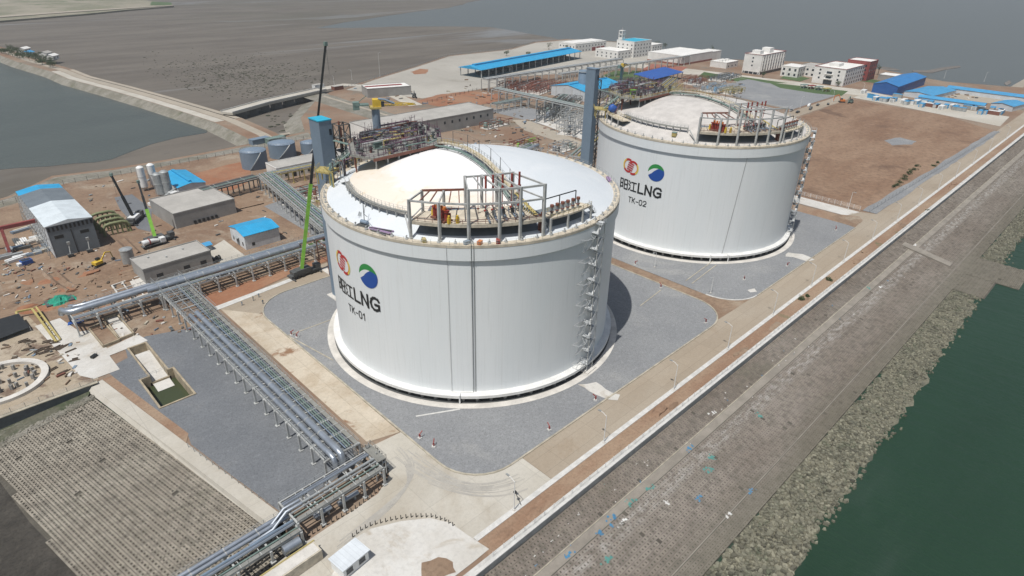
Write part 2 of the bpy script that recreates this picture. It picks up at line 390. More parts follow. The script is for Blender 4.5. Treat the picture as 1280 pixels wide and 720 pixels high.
# ================================================================ SETTING: water, mud, island, roads
def sh(name, poly, z, m): return struct(name, MB().sheet(poly, z), m)
def PP(lst, z): return [P(a, b, z) for a, b in lst]
def wob(poly, amp, step, seed=1):
    """roughen a shoreline polygon"""
    rnd = random.Random(seed); out = []
    n = len(poly)
    for i in range(n):
        a = poly[i]; b = poly[(i+1) % n]; L = hypot(b[0]-a[0], b[1]-a[1]); k = max(1, int(L/step)); off = 0
        for j in range(k):
            t = j/k; off = off*.6+rnd.uniform(-amp, amp)*(0 if j == 0 else 1)
            nx, ny = -(b[1]-a[1])/(L+1e-6), (b[0]-a[0])/(L+1e-6)
            out.append((a[0]+(b[0]-a[0])*t+nx*off, a[1]+(b[1]-a[1])*t+ny*off))
    return out
sh('sea', [(-850, -850), (4150, -850), (4150, 4150), (-850, 4150)], -5.0, M['sea'])
# tidal flats north of the island, with a shallow wet sheet beyond
flat = [(-600, 120), (-600, 1500)] + PP([(0, 0)], -5) + [(600, 2600), (1500, 2300)] + PP([(625, -6), (560, 10), (510, 16), (470, 22), (430, 28), (395, 35), (440, 35), (500, 33), (560, 33), (612, 34), (650, 40), (690, 47), (706, 52), (730, 62)], -5) + [(560, 300), (200, 200), (0, 180), (-100, 120)]
sh('mud_flat', wob(flat, 5, 40, 3), -4.9, M['flat'])
lag = [(-420, 420)] + PP([(-60, 55), (0, 72), (30, 85), (60, 93), (92, 100), (130, 115), (165, 128), (200, 140), (232, 151), (262, 159), (258, 166), (222, 172), (190, 180), (165, 189), (140, 199), (118, 203), (95, 204), (60, 208), (20, 210), (0, 212), (-60, 222)], -4.8)
sh('lagoon', wob(lag, 1.5, 12, 5), -4.8, M['lagoon'])
# mud bars out in the bay
for q in ([(1075, 88), (1098, 86), (1104, 83), (1120, 86), (1126, 88), (1100, 87.5), (1080, 90)], [(1140, 88), (1160, 88), (1180, 84), (1199, 82), (1201, 84), (1182, 87), (1165, 91), (1142, 90)], [(1255, 104), (1262, 100), (1264, 104), (1258, 107)]):
    struct('mud_bar', MB().prism(PP(q, -4.7), -5.2, -4.6), M['mud'])
# far bank, top left
struct('far_bank', MB().prism(wob(PP([(-80, 30), (0, 26), (60, 21), (110, 17), (160, 12), (217, 7.5), (214, 4), (150, -4), (-80, -4)], -2), 4, 60, 4), -5, -2), M['farland'])
struct('far_bank_green', MB().prism(wob(PP([(188, 6.5), (216, 6.8), (214, 3.2), (190, 2.2)], -1.9), 3, 40, 14), -1.9, -1.5), M['grass'])
struct('far_bank_wall', MB().prism(PP([(-80, 27), (0, 22.5), (60, 18), (110, 14.5), (217, 7.5), (217, 6.8), (110, 13), (60, 16.3), (0, 20.5), (-80, 25)], -2), -2, -.8), M['sand'])
# island body
HOLE0 = [(-90.8, 21.2), (-90.8, 37.6), (-88.3, 37.6), (-88.3, 57), (-83.6, 57), (-83.6, 37.6), (-82.2, 37.6), (-82.2, 21.2)]
isl = [(-400, 45.5), (-99, 45.5), (-91.3, 2.5)]+HOLE0+[(-90.79, 21.19), (-91.29, 2.4), (-84.3, -34), (-86, -44), (-150, -56), (-150, -73.3), (2000, -73.3), (2000, -20), (690, -32), (667, 30), (700, 100), (690, 180), (622, 262), (640, 360), (668, 440), (630, 512), (560, 515), (481, 482), (379, 484), (300, 440), (225, 405), (160, 372), (135, 350), (95, 300), (78, 262), (40, 256), (-12, 254), (-41, 256), (-67, 262), (-88, 240), (-130, 225), (-400, 225)]
struct('island_ground', MB().prism(isl, -5.5, 0), M['base'])
# sloping stone shore round the north side
shore = [(-400, 225), (-130, 225), (-88, 240), (-67, 262), (-41, 256), (-12, 254), (40, 256), (78, 262), (95, 300), (135, 350), (160, 372), (225, 405), (300, 440), (379, 484), (481, 482), (560, 515), (630, 512)]
mb = MB(); off = []
for i, p in enumerate(shore):
    a = shore[max(0, i-1)]; b = shore[min(len(shore)-1, i+1)]; d = Vector((b[0]-a[0], b[1]-a[1])).normalized(); off.append((p[0]-d.y*13, p[1]+d.x*13))
for i in range(len(shore)-1):
    mb.add([(shore[i][0], shore[i][1], .05), (shore[i+1][0], shore[i+1][1], .05), (off[i+1][0], off[i+1][1], -5), (off[i][0], off[i][1], -5)], [(0, 1, 2, 3)])
struct('stone_shore', mb, M['shore'])
sh('shore_road', [(-150, 205), (-88, 226), (-66, 243), (-40, 241), (40, 243), (76, 246), (78, 258), (40, 252), (-12, 250), (-41, 252), (-67, 258), (-90, 236), (-150, 218)], .03, M['shore'])
# east and bay shore: pale beach strip
mb = MB(); es = [(2000, -20), (690, -32), (667, 30), (700, 100), (690, 180), (622, 262), (640, 360), (668, 440), (630, 512)]
for i in range(len(es)-1):
    a, b = es[i], es[i+1]; d = Vector((b[0]-a[0], b[1]-a[1])).normalized()
    mb.add([(a[0], a[1], .04), (b[0], b[1], .04), (b[0]+d.y*14, b[1]-d.x*14, -5), (a[0]+d.y*14, a[1]-d.x*14, -5)], [(3, 2, 1, 0)])
struct('beach', mb, M['sand'])
# ------------------------------------------------ roads, pads, soils
Z1, Z2, Z3, Z4 = .04, .08, .12, .16
sh('yard_soil', [(-130, 60), (-98, 62), (-86, 61), (-72, 58), (-66, 58), (-60, 62), (-60, 72), (200, 72), (200, 110), (76, 240), (-40, 240), (-66, 242), (-88, 224), (-150, 204), (-150, 100)], Z1, M['soil'])
sh('road_north', [(-58.5, 50), (-48, 51), (-34, 60), (200, 60), (515, 60), (515, 71), (200, 71), (-25, 70.5), (-58.5, 63)], Z2, M['road'])
sh('road_sea', [(-34.5, -66.65), (2000, -66.65), (2000, -57.4), (206, -57.4), (203, -51), (192, -48), (181, -50), (181, -57.2), (76, -57.2), (60, -57.2), (-34.5, -57.2)], Z2, M['road'])
sh('road_between_tanks', [(55, -57.19), (85, -57.19), (72, -45), (72, 59.9), (66.5, 59.9), (66.5, -45)], Z2-.01, M['road'])
sh('soil_between_tanks', wob([(67.4, 59), (67.4, -40), (66, -47), (61, -52.5), (57, -56), (80, -56.5), (90, -56.3), (77.2, -51.5), (73.3, -47), (72, -40), (72, 59)], .15, 6, 8), Z2+.02, M['soil'])
sh('road_left', [(-58.6, -27), (-50.6, -29.5), (-50, 41), (-50, 50), (-58.6, 62)], Z2+.01, M['patch_road'])
sh('road_gate', [(-50.2, -29.7), (-49.4, -40), (-47.3, -49), (-41.3, -55.6), (-34.6, -57.3), (-34.6, -68), (-34.6, -66.8), (-58.5, -66.9), (-72, -72), (-140, -72), (-140, -52), (-86, -44), (-66, -43), (-61, -40), (-58.5, -35), (-58.4, -29)], Z2+.02, M['conc'])
sh('gate_apron', wob([(-59.5, -60.5), (-61.8, -56.5), (-66.8, -52.9), (-72.5, -50.2), (-77, -50.0), (-90, -58), (-90, -71), (-58, -71)], .1, 4, 9), Z2+.075, M['white_conc'])
# tyre-swept darker arc in the gate junction and a damp hollow
t = NT('worn_concrete'); n_ = t.noise(.35, 6, .65, stretch=(1, .25, 1, .9)); t.base(t.mix(t.ramp(n_, .3, .7), (.36, .34, .30), (.47, .45, .40))); t.rough(.9); M['worn'] = t.m
M['rubber'] = ground('rubber_marks', (.345, .33, .30), (.40, .38, .34), None, big=.3, speck=2, sa=.2)
rnd = random.Random(64); mb = MB()
def bez(a, b, c, d, n=22):
    return [tuple(a[k]*(1-u)**3+3*b[k]*u*(1-u)**2+3*c[k]*u*u*(1-u)+d[k]*u**3 for k in (0, 1)) for u in [i/n for i in range(n+1)]]
for i in range(46):
    o = rnd.gauss(0, 1.3); w_ = rnd.uniform(.12, .4)
    if i % 2: q = bez((-54.5+o, -34), (-55+o, -47), (-62, -47.5+o*.8), (-82+rnd.uniform(-3, 6), -49.5+o*.5))
    else: q = bez((-54.5+o, -36), (-54+o, -52), (-50, -60.5+o), (-37+rnd.uniform(-6, 2), -62.0+o))
    i0 = rnd.randint(0, 7); i1 = rnd.randint(14, 22); q = q[i0:i1]; z = Z2+.022+.0009*i
    for a, b in zip(q, q[1:]):
        d = Vector((b[0]-a[0], b[1]-a[1])).normalized()*w_/2; mb.add([(a[0]-d.y, a[1]+d.x, z), (a[0]+d.y, a[1]-d.x, z), (b[0]+d.y, b[1]-d.x, z), (b[0]-d.y, b[1]+d.x, z)], [(0, 1, 2, 3)])
struct('tyre_marks', mb, M['rubber'])
sh('damp_hollow', wob(PP([(527, 704), (548, 697), (566, 703), (570, 716), (553, 722), (527, 722)], 0), .3, 1.2, 22), Z2+.1, M['soil'])
# tank pads
sh('gravel_pad', rrect(-50.2, -57, 67, 59.5, (12, 13, 3, 14)), Z3, M['gravel'])
sh('gravel_pad', rrect(72.2, -57, 181, 59.5, (13, 2, 2, 2)), Z3, M['gravel'])
sh('verge_grass', [(181, -54), (191, -46), (190, 59), (181, 59)], Z2, M['strip_soil'])
sh('road_east', [(192.2, -48), (202.5, -51), (202.5, 60), (192.2, 60)], Z3+.02, M['white_conc'])
sh('verge_soil', wob([(180, -57), (192, -56), (196, -53), (192, -46), (186, -44), (181, -50)], .5, 3, 6), Z4+.01, M['soil'])
sh('bare_field', [(206, -52), (450, -58), (482, -18), (490, 58), (206, 58)], Z3, M['field'])
sh('field_verge', wob([(206, -57.4), (452, -60), (452, -56), (206, -51)], .6, 8, 12), Z4, M['gravel'])
sh('dry_patch', wob(PP([(1105, 176), (1125, 172), (1146, 177), (1140, 181), (1115, 182)], 0), 1, 4, 13), Z4, M['gravel'])
sh('gravel_yard', [(408, 74), (515, 74), (515, 168), (452, 168), (420, 130)], Z3, M['gravel'])
# pad kerbs: real low steps
def kerb(name, pts, wdt, h, m, z0=0):
    mb = MB(); n = len(pts)
    L = []; Rr = []
    for i, p in enumerate(pts):
        a = pts[max(0, i-1)]; b = pts[min(n-1, i+1)]; d = Vector((b[0]-a[0], b[1]-a[1])).normalized()
        L.append((p[0]-d.y*wdt/2, p[1]+d.x*wdt/2)); Rr.append((p[0]+d.y*wdt/2, p[1]-d.x*wdt/2))
    for i in range(n-1):
        a, b, c, d = L[i], L[i+1], Rr[i+1], Rr[i]
        mb.add([(*a, z0), (*b, z0), (*c, z0), (*d, z0), (*a, z0+h), (*b, z0+h), (*c, z0+h), (*d, z0+h)], [(4, 7, 6, 5), (0, 4, 5, 1), (2, 6, 7, 3), (0, 3, 7, 4), (1, 5, 6, 2)])
    return struct(name, mb, m)
pk = rrect(-50.2, -57, 67, 59.5, (12, 13, 3, 14)); pk.append(pk[0])
M['west'] = ground('sandy_yard', (.34, .28, .20), (.40, .34, .265), (.16, .11, .08), big=.07, cs=.11, clo=.52, chi=.62, speck=1.2, sa=.3, bump=.5, bs=1)
M['kerb'] = paint('kerb_concrete', (.40, .365, .29), .9, var=.3, scale=.4)
kerb('pad_kerb', pk, .45, .3, M['kerb'])
M['kerbw'] = paint('white_kerb', (.56, .555, .53), .8, var=.15)
kerb('pad_kerb', rrect(72.2, -57, 181, 59.5, (13, 2, 2, 2))[36-9:]+[(85, -57)], .5, .32, M['kerbw'])
kerb('pad_kerb', [(85, -57.1), (181, -57.1)], .4, .3, M['kerb'])
# drains crossing the pads as pale lines
for a, b in (((-50, 31.5), (-46.6, 10)), ((66.8, 6), (45, 8)), ((66.9, 12), (49, 0)), ((76, -36), (97, -34))): kerb('pad_drain', [a, b], .35, .24, M['kerb'])
kerb('pad_drain', [P(520, 521), P(575, 512)], .5, .22, M['kerbw']); kerb('pad_drain', [P(360, 420), P(414, 400)], .35, .22, M['kerb'])
kerb('pad_drain', [P(857, 351.5), P(892, 326)], .35, .22, M['kerb']); kerb('pad_drain', [P(800, 383), P(826, 363)], .35, .22, M['kerb'])
# concrete spills from pad to road
sh('concrete_spill', wob(PP([(722, 481), (745, 478), (757, 487), (775, 494), (772, 501), (760, 500), (745, 494)], 0), .5, 2, 31), Z4+.01, M['white_conc'])
sh('concrete_spill', wob(PP([(985, 316), (1003, 318), (1018, 325), (1008, 327), (992, 322), (982, 321)], 0), .5, 2, 32), Z4+.01, M['white_conc'])
sh('concrete_patch', wob(PP([(934, 363), (943, 361), (946, 365), (938, 366)], 0), .3, 1.5, 33), Z4, M['white_conc'])
# sea side: footway, soil strip, white path, wall
struct('footway', MB().box(-58.5, -68.0, 0, 2000, -66.7, .26), M['kerbw'])
sh('soil_strip', [(-59, -72.3), (2000, -72.3), (2000, -68), (-59, -68)], Z2, M['strip_soil'])
for i in range(26):
    x = random.uniform(-55, 330); y = random.uniform(-71.5, -69); r = random.uniform(.8, 2.4)
    struct('soil_mound', MB().blob(x, y, .05, r*2, r*.8, r*.28, 9, .25), M['strip_soil'] if i % 4 else M['soil'], True)
M['wallc'] = paint('sea_wall_concrete', (.52, .515, .49), .9, var=.25, scale=.5)
wl = thing('sea_wall', 'long pale concrete sea wall with dark seaward face above the block slope', 'wall', (-59, -73, 0))
MB().box(-85, -.9, -2.2, 2059, .7, .5).build('wall_body', M['wallc'], wl)
MB().box(-85, -1.15, .5, 2059, -.35, .85).build('coping', M['kerbw'], wl)
# ------------------------------------------------ block revetment
def blocks(name, px, py, rot, c1, c2, cd):
    t = NT(name)
    mp = t.n('ShaderNodeMapping'); mp.inputs['Rotation'].default_value = (0, 0, rot); t.l(t.co, mp.inputs[0])
    s = t.n('ShaderNodeSeparateXYZ'); t.l(mp.outputs[0], s.inputs[0])
    row = t.math('MULTIPLY', s.outputs[1], 1/py); ry = t.math('FRACT', row)
    par = t.math('MULTIPLY', t.math('FLOOR', row), .5)
    cxx = t.math('FRACT', t.math('ADD', t.math('MULTIPLY', s.outputs[0], 1/px), par))
    def box(v, a, b): return t.math('MULTIPLY', t.math('GREATER_THAN', v, a), t.math('LESS_THAN', v, b))
    hole = t.math('MULTIPLY', box(cxx, .28, .74), box(ry, .34, .78))
    joint = t.math('MAXIMUM', t.math('LESS_THAN', ry, .10), t.math('MULTIPLY', t.math('LESS_THAN', cxx, .06), .8))
    sc_ = t.math('GREATER_THAN', t.noise(.9, 2, .5), .36)
    hole = t.math('MULTIPLY', hole, sc_)
    f = t.ramp(t.noise(.045, 7, .65, stretch=(.4, 1.3, 1)), .35, .68)
    col = t.mix(f, c1, c2)
    vo = t.n('ShaderNodeTexWhiteNoise'); vo.noise_dimensions = '3D'
    cell = t.n('ShaderNodeVectorMath', operation='FLOOR'); t.l(mp.outputs[0], cell.inputs[0]); t.l(cell.outputs[0], vo.inputs[0])
    col = t.mix(t.math('MULTIPLY', vo.outputs['Value'], .3), col, sc3(c2, .6))
    col = t.mix(t.math('MULTIPLY', t.ramp(t.noise(.25, 6, .7), .52, .72), .5), col, sc3(c1, .55))
    col = t.mix(t.math('MULTIPLY', t.ramp(t.noise(.11, 6, .7, stretch=(.3, 1.4, 1)), .6, .8), .55), col, (.115, .12, .07))
    col = t.mix(t.math('MULTIPLY', t.ramp(t.noise(.17, 7, .72, stretch=(.25, 1.2, 1)), .62, .8), .5), col, (.36, .34, .32))
    col = t.mix(t.math('MULTIPLY', joint, .45), col, cd)
    col = t.mix(t.math('MULTIPLY', hole, t.ramp(t.noise(.06, 6, .7), .25, .6)), col, cd)
    t.base(col); t.rough(.95); t.bump(t.math('SUBTRACT', 1.0, t.math('MAXIMUM', hole, joint)), 1.0, .3); return t.m
def blockmat(name, c1, c2, k, band=None, wet=None):
    t = NT(name); s_ = t.n('ShaderNodeSeparateXYZ'); t.l(t.co, s_.inputs[0])
    col = t.mix(t.ramp(t.noise(.05, 7, .65, stretch=(.4, 1.3, 1)), .35, .68), sc3(c1, k), sc3(c2, k))
    col = t.mix(t.math('MULTIPLY', t.ramp(t.noise(.3, 6, .7), .5, .72), .45), col, sc3(c1, .55))
    col = t.mix(t.math('MULTIPLY', t.ramp(t.noise(.11, 6, .7, stretch=(.3, 1.4, 1)), .56, .78), .5), col, (.13, .13, .085))
    if band:   # dried silt and shell left along the high tide line
        b = t.math('SUBTRACT', 1.0, t.math('MULTIPLY', t.math('ABSOLUTE', t.math('SUBTRACT', s_.outputs[1], band[0])), 1/band[1]))
        b = t.math('MULTIPLY', t.ramp(b, 0, .9), t.ramp(t.noise(.8, 6, .75, stretch=(.5, 1, 1)), .42, .62)); col = t.mix(t.math('MULTIPLY', b, .8), col, (.42, .40, .37))
    if wet: col = t.mix(t.math('MULTIPLY', t.ramp(t.math('ADD', t.math('MULTIPLY', s_.outputs[1], -1.0), t.math('MULTIPLY', t.noise(.07, 5, .6), 9)), wet[0], wet[1]), .55), col, (.12, .115, .082))
    t.base(col); t.rough(.93); t.bump(t.noise(3, 4, .7), .4, .05); return t.m
RV = [blockmat('armour_block_%s' % n, (.24, .205, .17), (.315, .28, .24), k, (-85.2, 3.0), (98, 107)) for n, k in (('pale', .9), ('mid', .76), ('dark', .62))]
RW = [blockmat('west_block_%s' % n, (.27, .24, .195), (.34, .31, .255), k) for n, k in (('pale', .96), ('mid', .82), ('dark', .68))]
M['gap'] = ground('silt_between_blocks', (.075, .068, .055), (.11, .10, .08), None, big=.2, speck=2, sa=.4, bump=.6, rough=.9)
M['rev'] = RV[1]
def blockfield(name, F, nu, nv, pu, pv, hu, hv, mats, seed, keep=None, up=.16):
    """F(u, v) -> (x, y, z): every block is a perforated slab laid with small errors of height and tilt"""
    rnd = random.Random(seed); vs = []; fs = []; mi = []; o = 0
    for j in range(nv):
        for i in range(nu):
            u0 = (i+(.5 if j % 2 else 0))*pu; v0 = j*pv
            if keep and not keep(u0, v0): continue
            if rnd.random() < .006: continue
            gu, gv = pu*.045, pv*.05; d = rnd.gauss(0, .018); ta, tb = rnd.gauss(0, .014), rnd.gauss(0, .014); r = rnd.random(); k = 0 if r < .4 else (1 if r < .85 else 2)
            U = (u0+gu, u0+pu*(.5-hu/2), u0+pu*(.5+hu/2), u0+pu-gu); V = (v0+gv, v0+pv*(.5-hv/2), v0+pv*(.5+hv/2), v0+pv-gv)
            for a, uu in enumerate(U):
                for b, vv in enumerate(V):
                    x, y, z = F(uu, vv); vs.append((x, y, z+up+d+ta*(a-1.5)+tb*(b-1.5)))
            for a, b in ((1, 1), (2, 1), (2, 2), (1, 2)): x, y, z = vs[o+a*4+b]; vs.append((x, y, z-up-.1))
            for a, b in ((0, 0), (3, 0), (3, 3), (0, 3)): x, y, z = vs[o+a*4+b]; vs.append((x, y, z-up-.05))
            for a in range(3):
                for b in range(3):
                    if a == 1 and b == 1: continue
                    fs.append((o+a*4+b, o+(a+1)*4+b, o+(a+1)*4+b+1, o+a*4+b+1)); mi.append(k)
            R_ = [o+5, o+9, o+10, o+6]
            for q in range(4): fs.append((R_[q], o+16+q, o+16+(q+1) % 4, R_[(q+1) % 4])); mi.append(k)
            E_ = [o, o+12, o+15, o+3]
            for q in range(4): fs.append((E_[q], E_[(q+1) % 4], o+20+(q+1) % 4, o+20+q)); mi.append(k)
            o += 24
    mb = MB(); mb.v = vs; mb.f = [list(f) for f in fs]; mb.mi = mi
    return tag(mb.build(name, mats), None, None, None, 'structure')
def strip(name, x0, x1, prof, m):
    mb = MB()
    for (ya, za), (yb, zb) in zip(prof, prof[1:]): mb.add([(x0, ya, za), (x1, ya, za), (x1, yb, zb), (x0, yb, zb)], [(3, 2, 1, 0)])
    return struct(name, mb, m)
strip('slope_bedding', -150, 2000, [(-73.8, -1.45), (-80.2, -2.5)], M['gap'])
blockfield('block_slope', lambda u, v: (-62+u, -74.0-v, -1.45-v*.164), 560, 6, .98, 1.03, .42, .44, RV, 1)
strip('berm_kerb', -150, 2000, [(-80.2, -2.3), (-80.5, -2.3)], M['kerb'])
M['bermc'] = paint('berm_concrete', (.265, .24, .205), .95, var=.2, scale=.3)
strip('berm_path', -150, 2000, [(-80.5, -2.4), (-82.6, -2.5)], M['bermc'])
strip('slope_bedding', -150, 2000, [(-82.6, -2.65), (-98.6, -4.3)], M['gap'])
blockfield('block_slope', lambda u, v: (-62+u, -82.7-v, -2.65-v*.103), 560, 14, .98, 1.13, .42, .42, RV, 2)
strip('berm_kerb', -150, 2000, [(-98.6, -4.1), (-98.9, -4.1)], M['bermc'])
strip('slope_bedding', -150, 2000, [(-98.9, -4.3), (-102.9, -4.7), (-103.1, -5.3)], M['gap'])
blockfield('block_slope', lambda u, v: (-62+u, -98.95-v, -4.32-v*.1), 560, 4, .98, 1.0, .36, .36, RV, 3)
# stone groyne steps near the second tank
gx = 168
struct('slope_ramp', MB().add([(gx+11, -77, -1.4), (gx+15.5, -77, -1.4), (gx+11.5, -97, -3.2), (gx+7, -97, -3.2), (gx+11, -77, -4), (gx+15.5, -77, -4), (gx+11.5, -97, -5), (gx+7, -97, -5)], [(0, 3, 2, 1), (0, 4, 7, 3), (1, 2, 6, 5), (3, 7, 6, 2)]), M['bermc'])
strip('slope_bedding', gx+7, gx+30, [(-102.8, -4.75), (-121, -4.95), (-121.2, -5.3)], M['gap']); blockfield('block_apron', lambda u, v: (gx+7+u, -102.9-v, -4.75-v*.01), 23, 16, .98, 1.13, .4, .4, RV, 4)
strip('slope_bedding', gx-12, gx+7, [(-102.8, -4.78), (-113.5, -4.94), (-113.7, -5.3)], M['gap']); blockfield('block_apron', lambda u, v: (gx-12+u, -102.9-v, -4.78-v*.01), 19, 9, .98, 1.13, .4, .4, RV, 5)
# riprap toe: bed plus loose rock
M['riprap'] = ground('riprap', (.19, .18, .13), (.14, .135, .10), (.075, .08, .06), big=.3, cs=.25, clo=.5, chi=.62, speck=1.6, sa=.7, bump=1, bs=1.2)
RK = [ground('loose_stone_%s' % n, sc3((.30, .285, .21), k), sc3((.22, .215, .16), k), (.11, .12, .08), big=.35, cs=.3, clo=.52, chi=.66, speck=1.6, sa=.4, bump=.6, bs=1.2) for n, k in (('pale', .84), ('mid', .6), ('dark', .36))]
mb = MB().sheet(wob([(-150, -102.9), (2000, -102.9), (2000, -109), (360, -110), (250, -110.5), (200, -109), (158, -111), (125, -112.6), (70, -113.8), (22, -114), (-13, -115.5), (-150, -118)], 1.1, 2.2, 41), -4.95)
tag(mb.build('riprap_bed', M['riprap']), 'rubble toe of olive brown stone between block slope and green water', 'rubble', None, 'stuff')
mb = MB(); rnd = random.Random(5)
for i in range(15500):
    x = -48+(rnd.random()**1.3)*420; y = rnd.uniform(-116.5, -103.2); edge = -114.6+x*.018
    if y < edge+rnd.gauss(0, .9): continue
    if gx-12 < x < gx+30: continue
    r = rnd.uniform(.22, .55)+.45*max(0, 1-(x+45)/130)*rnd.random()**2; a = rnd.uniform(0, 3.1); z = -4.95; h = r*rnd.uniform(.45, 1.0)
    c, s_ = cos(a), sin(a); q = rnd.uniform(.6, 1); J = [rnd.uniform(.75, 1.15) for _ in range(5)]
    pts = [(x+(c*u-s_*q*v_)*r*k, y+(s_*u+c*q*v_)*r*k) for (u, v_), k in zip(((-1, -.6), (.1, -1), (1, -.3), (.8, .8), (-.4, 1)), J)]
    tx, ty = rnd.uniform(-.3, .3), rnd.uniform(-.3, .3)
    tp = [(x+(px-x)*.72, y+(py-y)*.72, z+h*(1+tx*(px-x)/r+ty*(py-y)/r)) for px, py in pts]
    mb.m(rnd.choice((0, 0, 1, 1, 1, 2))); mb.add([(a_, b_, z-.1) for a_, b_ in pts]+tp, [(5, 6, 7, 8, 9)]+[(k, (k+1) % 5, 5+(k+1) % 5, 5+k) for k in range(5)])
tag(mb.build('loose_rocks', RK), 'loose olive brown stones heaped along the waterline of the sea slope', 'rocks', None, 'stuff')
# litter washed onto the slopes
M['lit_b'] = paint('blue_plastic', (.06, .22, .38), .5); M['lit_w'] = paint('white_foam', (.7, .7, .68), .7); M['lit_g'] = paint('green_net', (.10, .30, .27), .8)
mb = MB(); rnd = random.Random(9)
def slz(y): return -1.25-(-73.8-y)*.164 if y > -80.2 else (-2.35 if y > -82.6 else -2.45-(-82.6-y)*.103)
spots = [(711, 695, 0, 2), (768, 650, 0, 2.2), (759, 700, 2, 1.6), (750, 668, 0, 1.2), (790, 629, 2, 1.8), (812, 613, 2, 1.6), (862, 563, 0, 1.6), (885, 586, 2, 1.6), (889, 572, 2, 1.8), (874, 621, 0, 1.5), (892, 520, 1, 1.3), (941, 609, 0, 1), (912, 640, 1, 1), (833, 628, 1, 1), (778, 655, 1, 1.2), (950, 520, 2, 1.5), (1100, 360, 1, 1.2), (1143, 308, 1, 1.5), (1085, 362, 2, 1.2), (1213, 341, 1, 1.4), (946, 372+18, 1, 1.2)]
for i in range(48): 
    px = rnd.uniform(640, 1220); spots.append((px, 700-(px-620)*.80+rnd.gauss(38, 9), 1 if rnd.random() < .8 else rnd.choice((0, 2)), rnd.uniform(.15, .4)))
for px, py, k, r in spots:
    x, y = P(px, py, -3)
    if not -103 < y < -75: continue
    for _ in range(int(3+r*4)):
        a = x+rnd.gauss(0, r*.5); b = y+rnd.gauss(0, r*.3); q = rnd.uniform(.06, .24)*min(1.6, r+.3); z = slz(b)+.03
        mb.m(k).add([(a-q, b-q*.7, z), (a+q, b-q, z+.04), (a+q*.8, b+q, z+.1), (a-q*.6, b+q*.8, z+.03), (a, b, z+.22)], [(0, 1, 4), (1, 2, 4), (2, 3, 4), (3, 0, 4)])
tag(mb.build('washed_up_litter', [M['lit_b'], M['lit_w'], M['lit_g']]), 'scattered blue, green and white rubbish lying on the sea slope blocks', 'litter', None, 'stuff')
# ------------------------------------------------ west side slope, berm and dark wall
CA = [(-103.4, 43.9), (-102.0, 36), (-87.8, -34.5), (-86.2, -46), (-85, -60)]      # crest
CB = [(-127.5, 40.0), (-126.2, 30), (-120.2, -16), (-117.5, -40), (-115, -60)]    # toe
mb = MB()
wu = Vector((14.4, -71)).normalized(); wv = Vector((-wu.y*-1, wu.x*-1)); wv = Vector((wu.y, -wu.x))
def WF(u, v):
    x = -102.6+wu.x*u+wv.x*v; y = 42.6+wu.y*u+wv.y*v; return (x, y, -1.37-v*.088)
def wkeep(u, v):
    x, y, z = WF(u, v)
    return y < 43.2-(-102-x)*.12-1.0 and v < 24.4+u*.07
mb.add([tuple(Vector(WF(u, v))-Vector((0, 0, .15))) for u, v in ((-1, 0), (110, 0), (110, 33), (-1, 25.8))], [(0, 3, 2, 1)]); struct('west_slope_bedding', mb, M['gap'])
blockfield('west_block_slope', WF, 98, 24, 1.08, 1.36, .46, .34, RW, 6, wkeep)
struct('west_crest_path', MB().add([(-101.6, 44.6, -.02), (-98.4, 45.4, .02), (-84.2, -34.4, .02), (-87.2, -34.9, -.02), (-102.6, 44.4, -1.3), (-87.6, -35.1, -1.3)], [(0, 3, 2, 1), (0, 4, 5, 3)]), M['conc'])
struct('west_crest_verge', MB().add([(-98.3, 45.4, .13), (-96.0, 45.4, .13), (-89.2, 6, .13), (-90.8, 3, .13)], [(0, 3, 2, 1)]), M['strip_soil'])
sh('west_mud', wob([(-160, 46), (-126, 46), (-126, 30), (-114, -60), (-110, -80), (-260, -80), (-260, 46)], .0, 30, 2), -4.15, M['mud'])
M['muddark'] = ground('dark_wet_mud', (.038, .034, .028), (.06, .054, .045), (.10, .092, .078), big=.2, cs=.2, clo=.6, chi=.8, speck=1.5, sa=.6, bump=1, bs=1.2)
sh('west_mud', wob([(-127, 38.5), (-125.4, 27), (-119.6, -16), (-117, -40), (-114, -60), (-112, -80), (-200, -80), (-200, 38.5)], .35, 1.5, 77), -3.98, M['muddark'])
mb = MB(); rnd = random.Random(12)
for i in range(1100):
    x = rnd.uniform(-131, -102); y = rnd.gauss(40.2, .7)+(x+103)*.12
    if y > 43: continue
    r = rnd.uniform(.12, .4); mb.blob(x, y, -1.2-(-103-x)*.095, r, r, r*.8, 5, .3)
tag(mb.build('shore_stones', M['shore']), 'grey stones along the foot of the dark wall beside the grass', 'stones', None, 'stuff')
M['footgrass'] = ground('weedy_foot', (.06, .075, .04), (.12, .115, .085), (.20, .19, .16), big=.25, cs=.3, clo=.5, chi=.66, speck=2, sa=.5, bump=1, bs=1.5)
struct('wall_foot_grass', MB().add([(-101.5, 44.3, -1.0), (-132, 44.3, -3.5), (-132, 37.6, -3.9), (-103.4, 41.0, -1.12)], [(0, 1, 2, 3)]), M['footgrass'])
w2 = thing('quay_wall', 'dark concrete wall with pale coping and wire fence left of the block slope', 'wall', (-100, 45, 0))
MB().box(-80, -1.1, -4.2, 0, -.2, .5).build('wall_body', paint('shaded_quay_concrete', (.13, .14, .145), .8), w2)  # shade on the wall face is put into its dark base colour
MB().box(-80, -1.4, .5, .3, -.1, .7).build('coping', M['kerb'], w2)
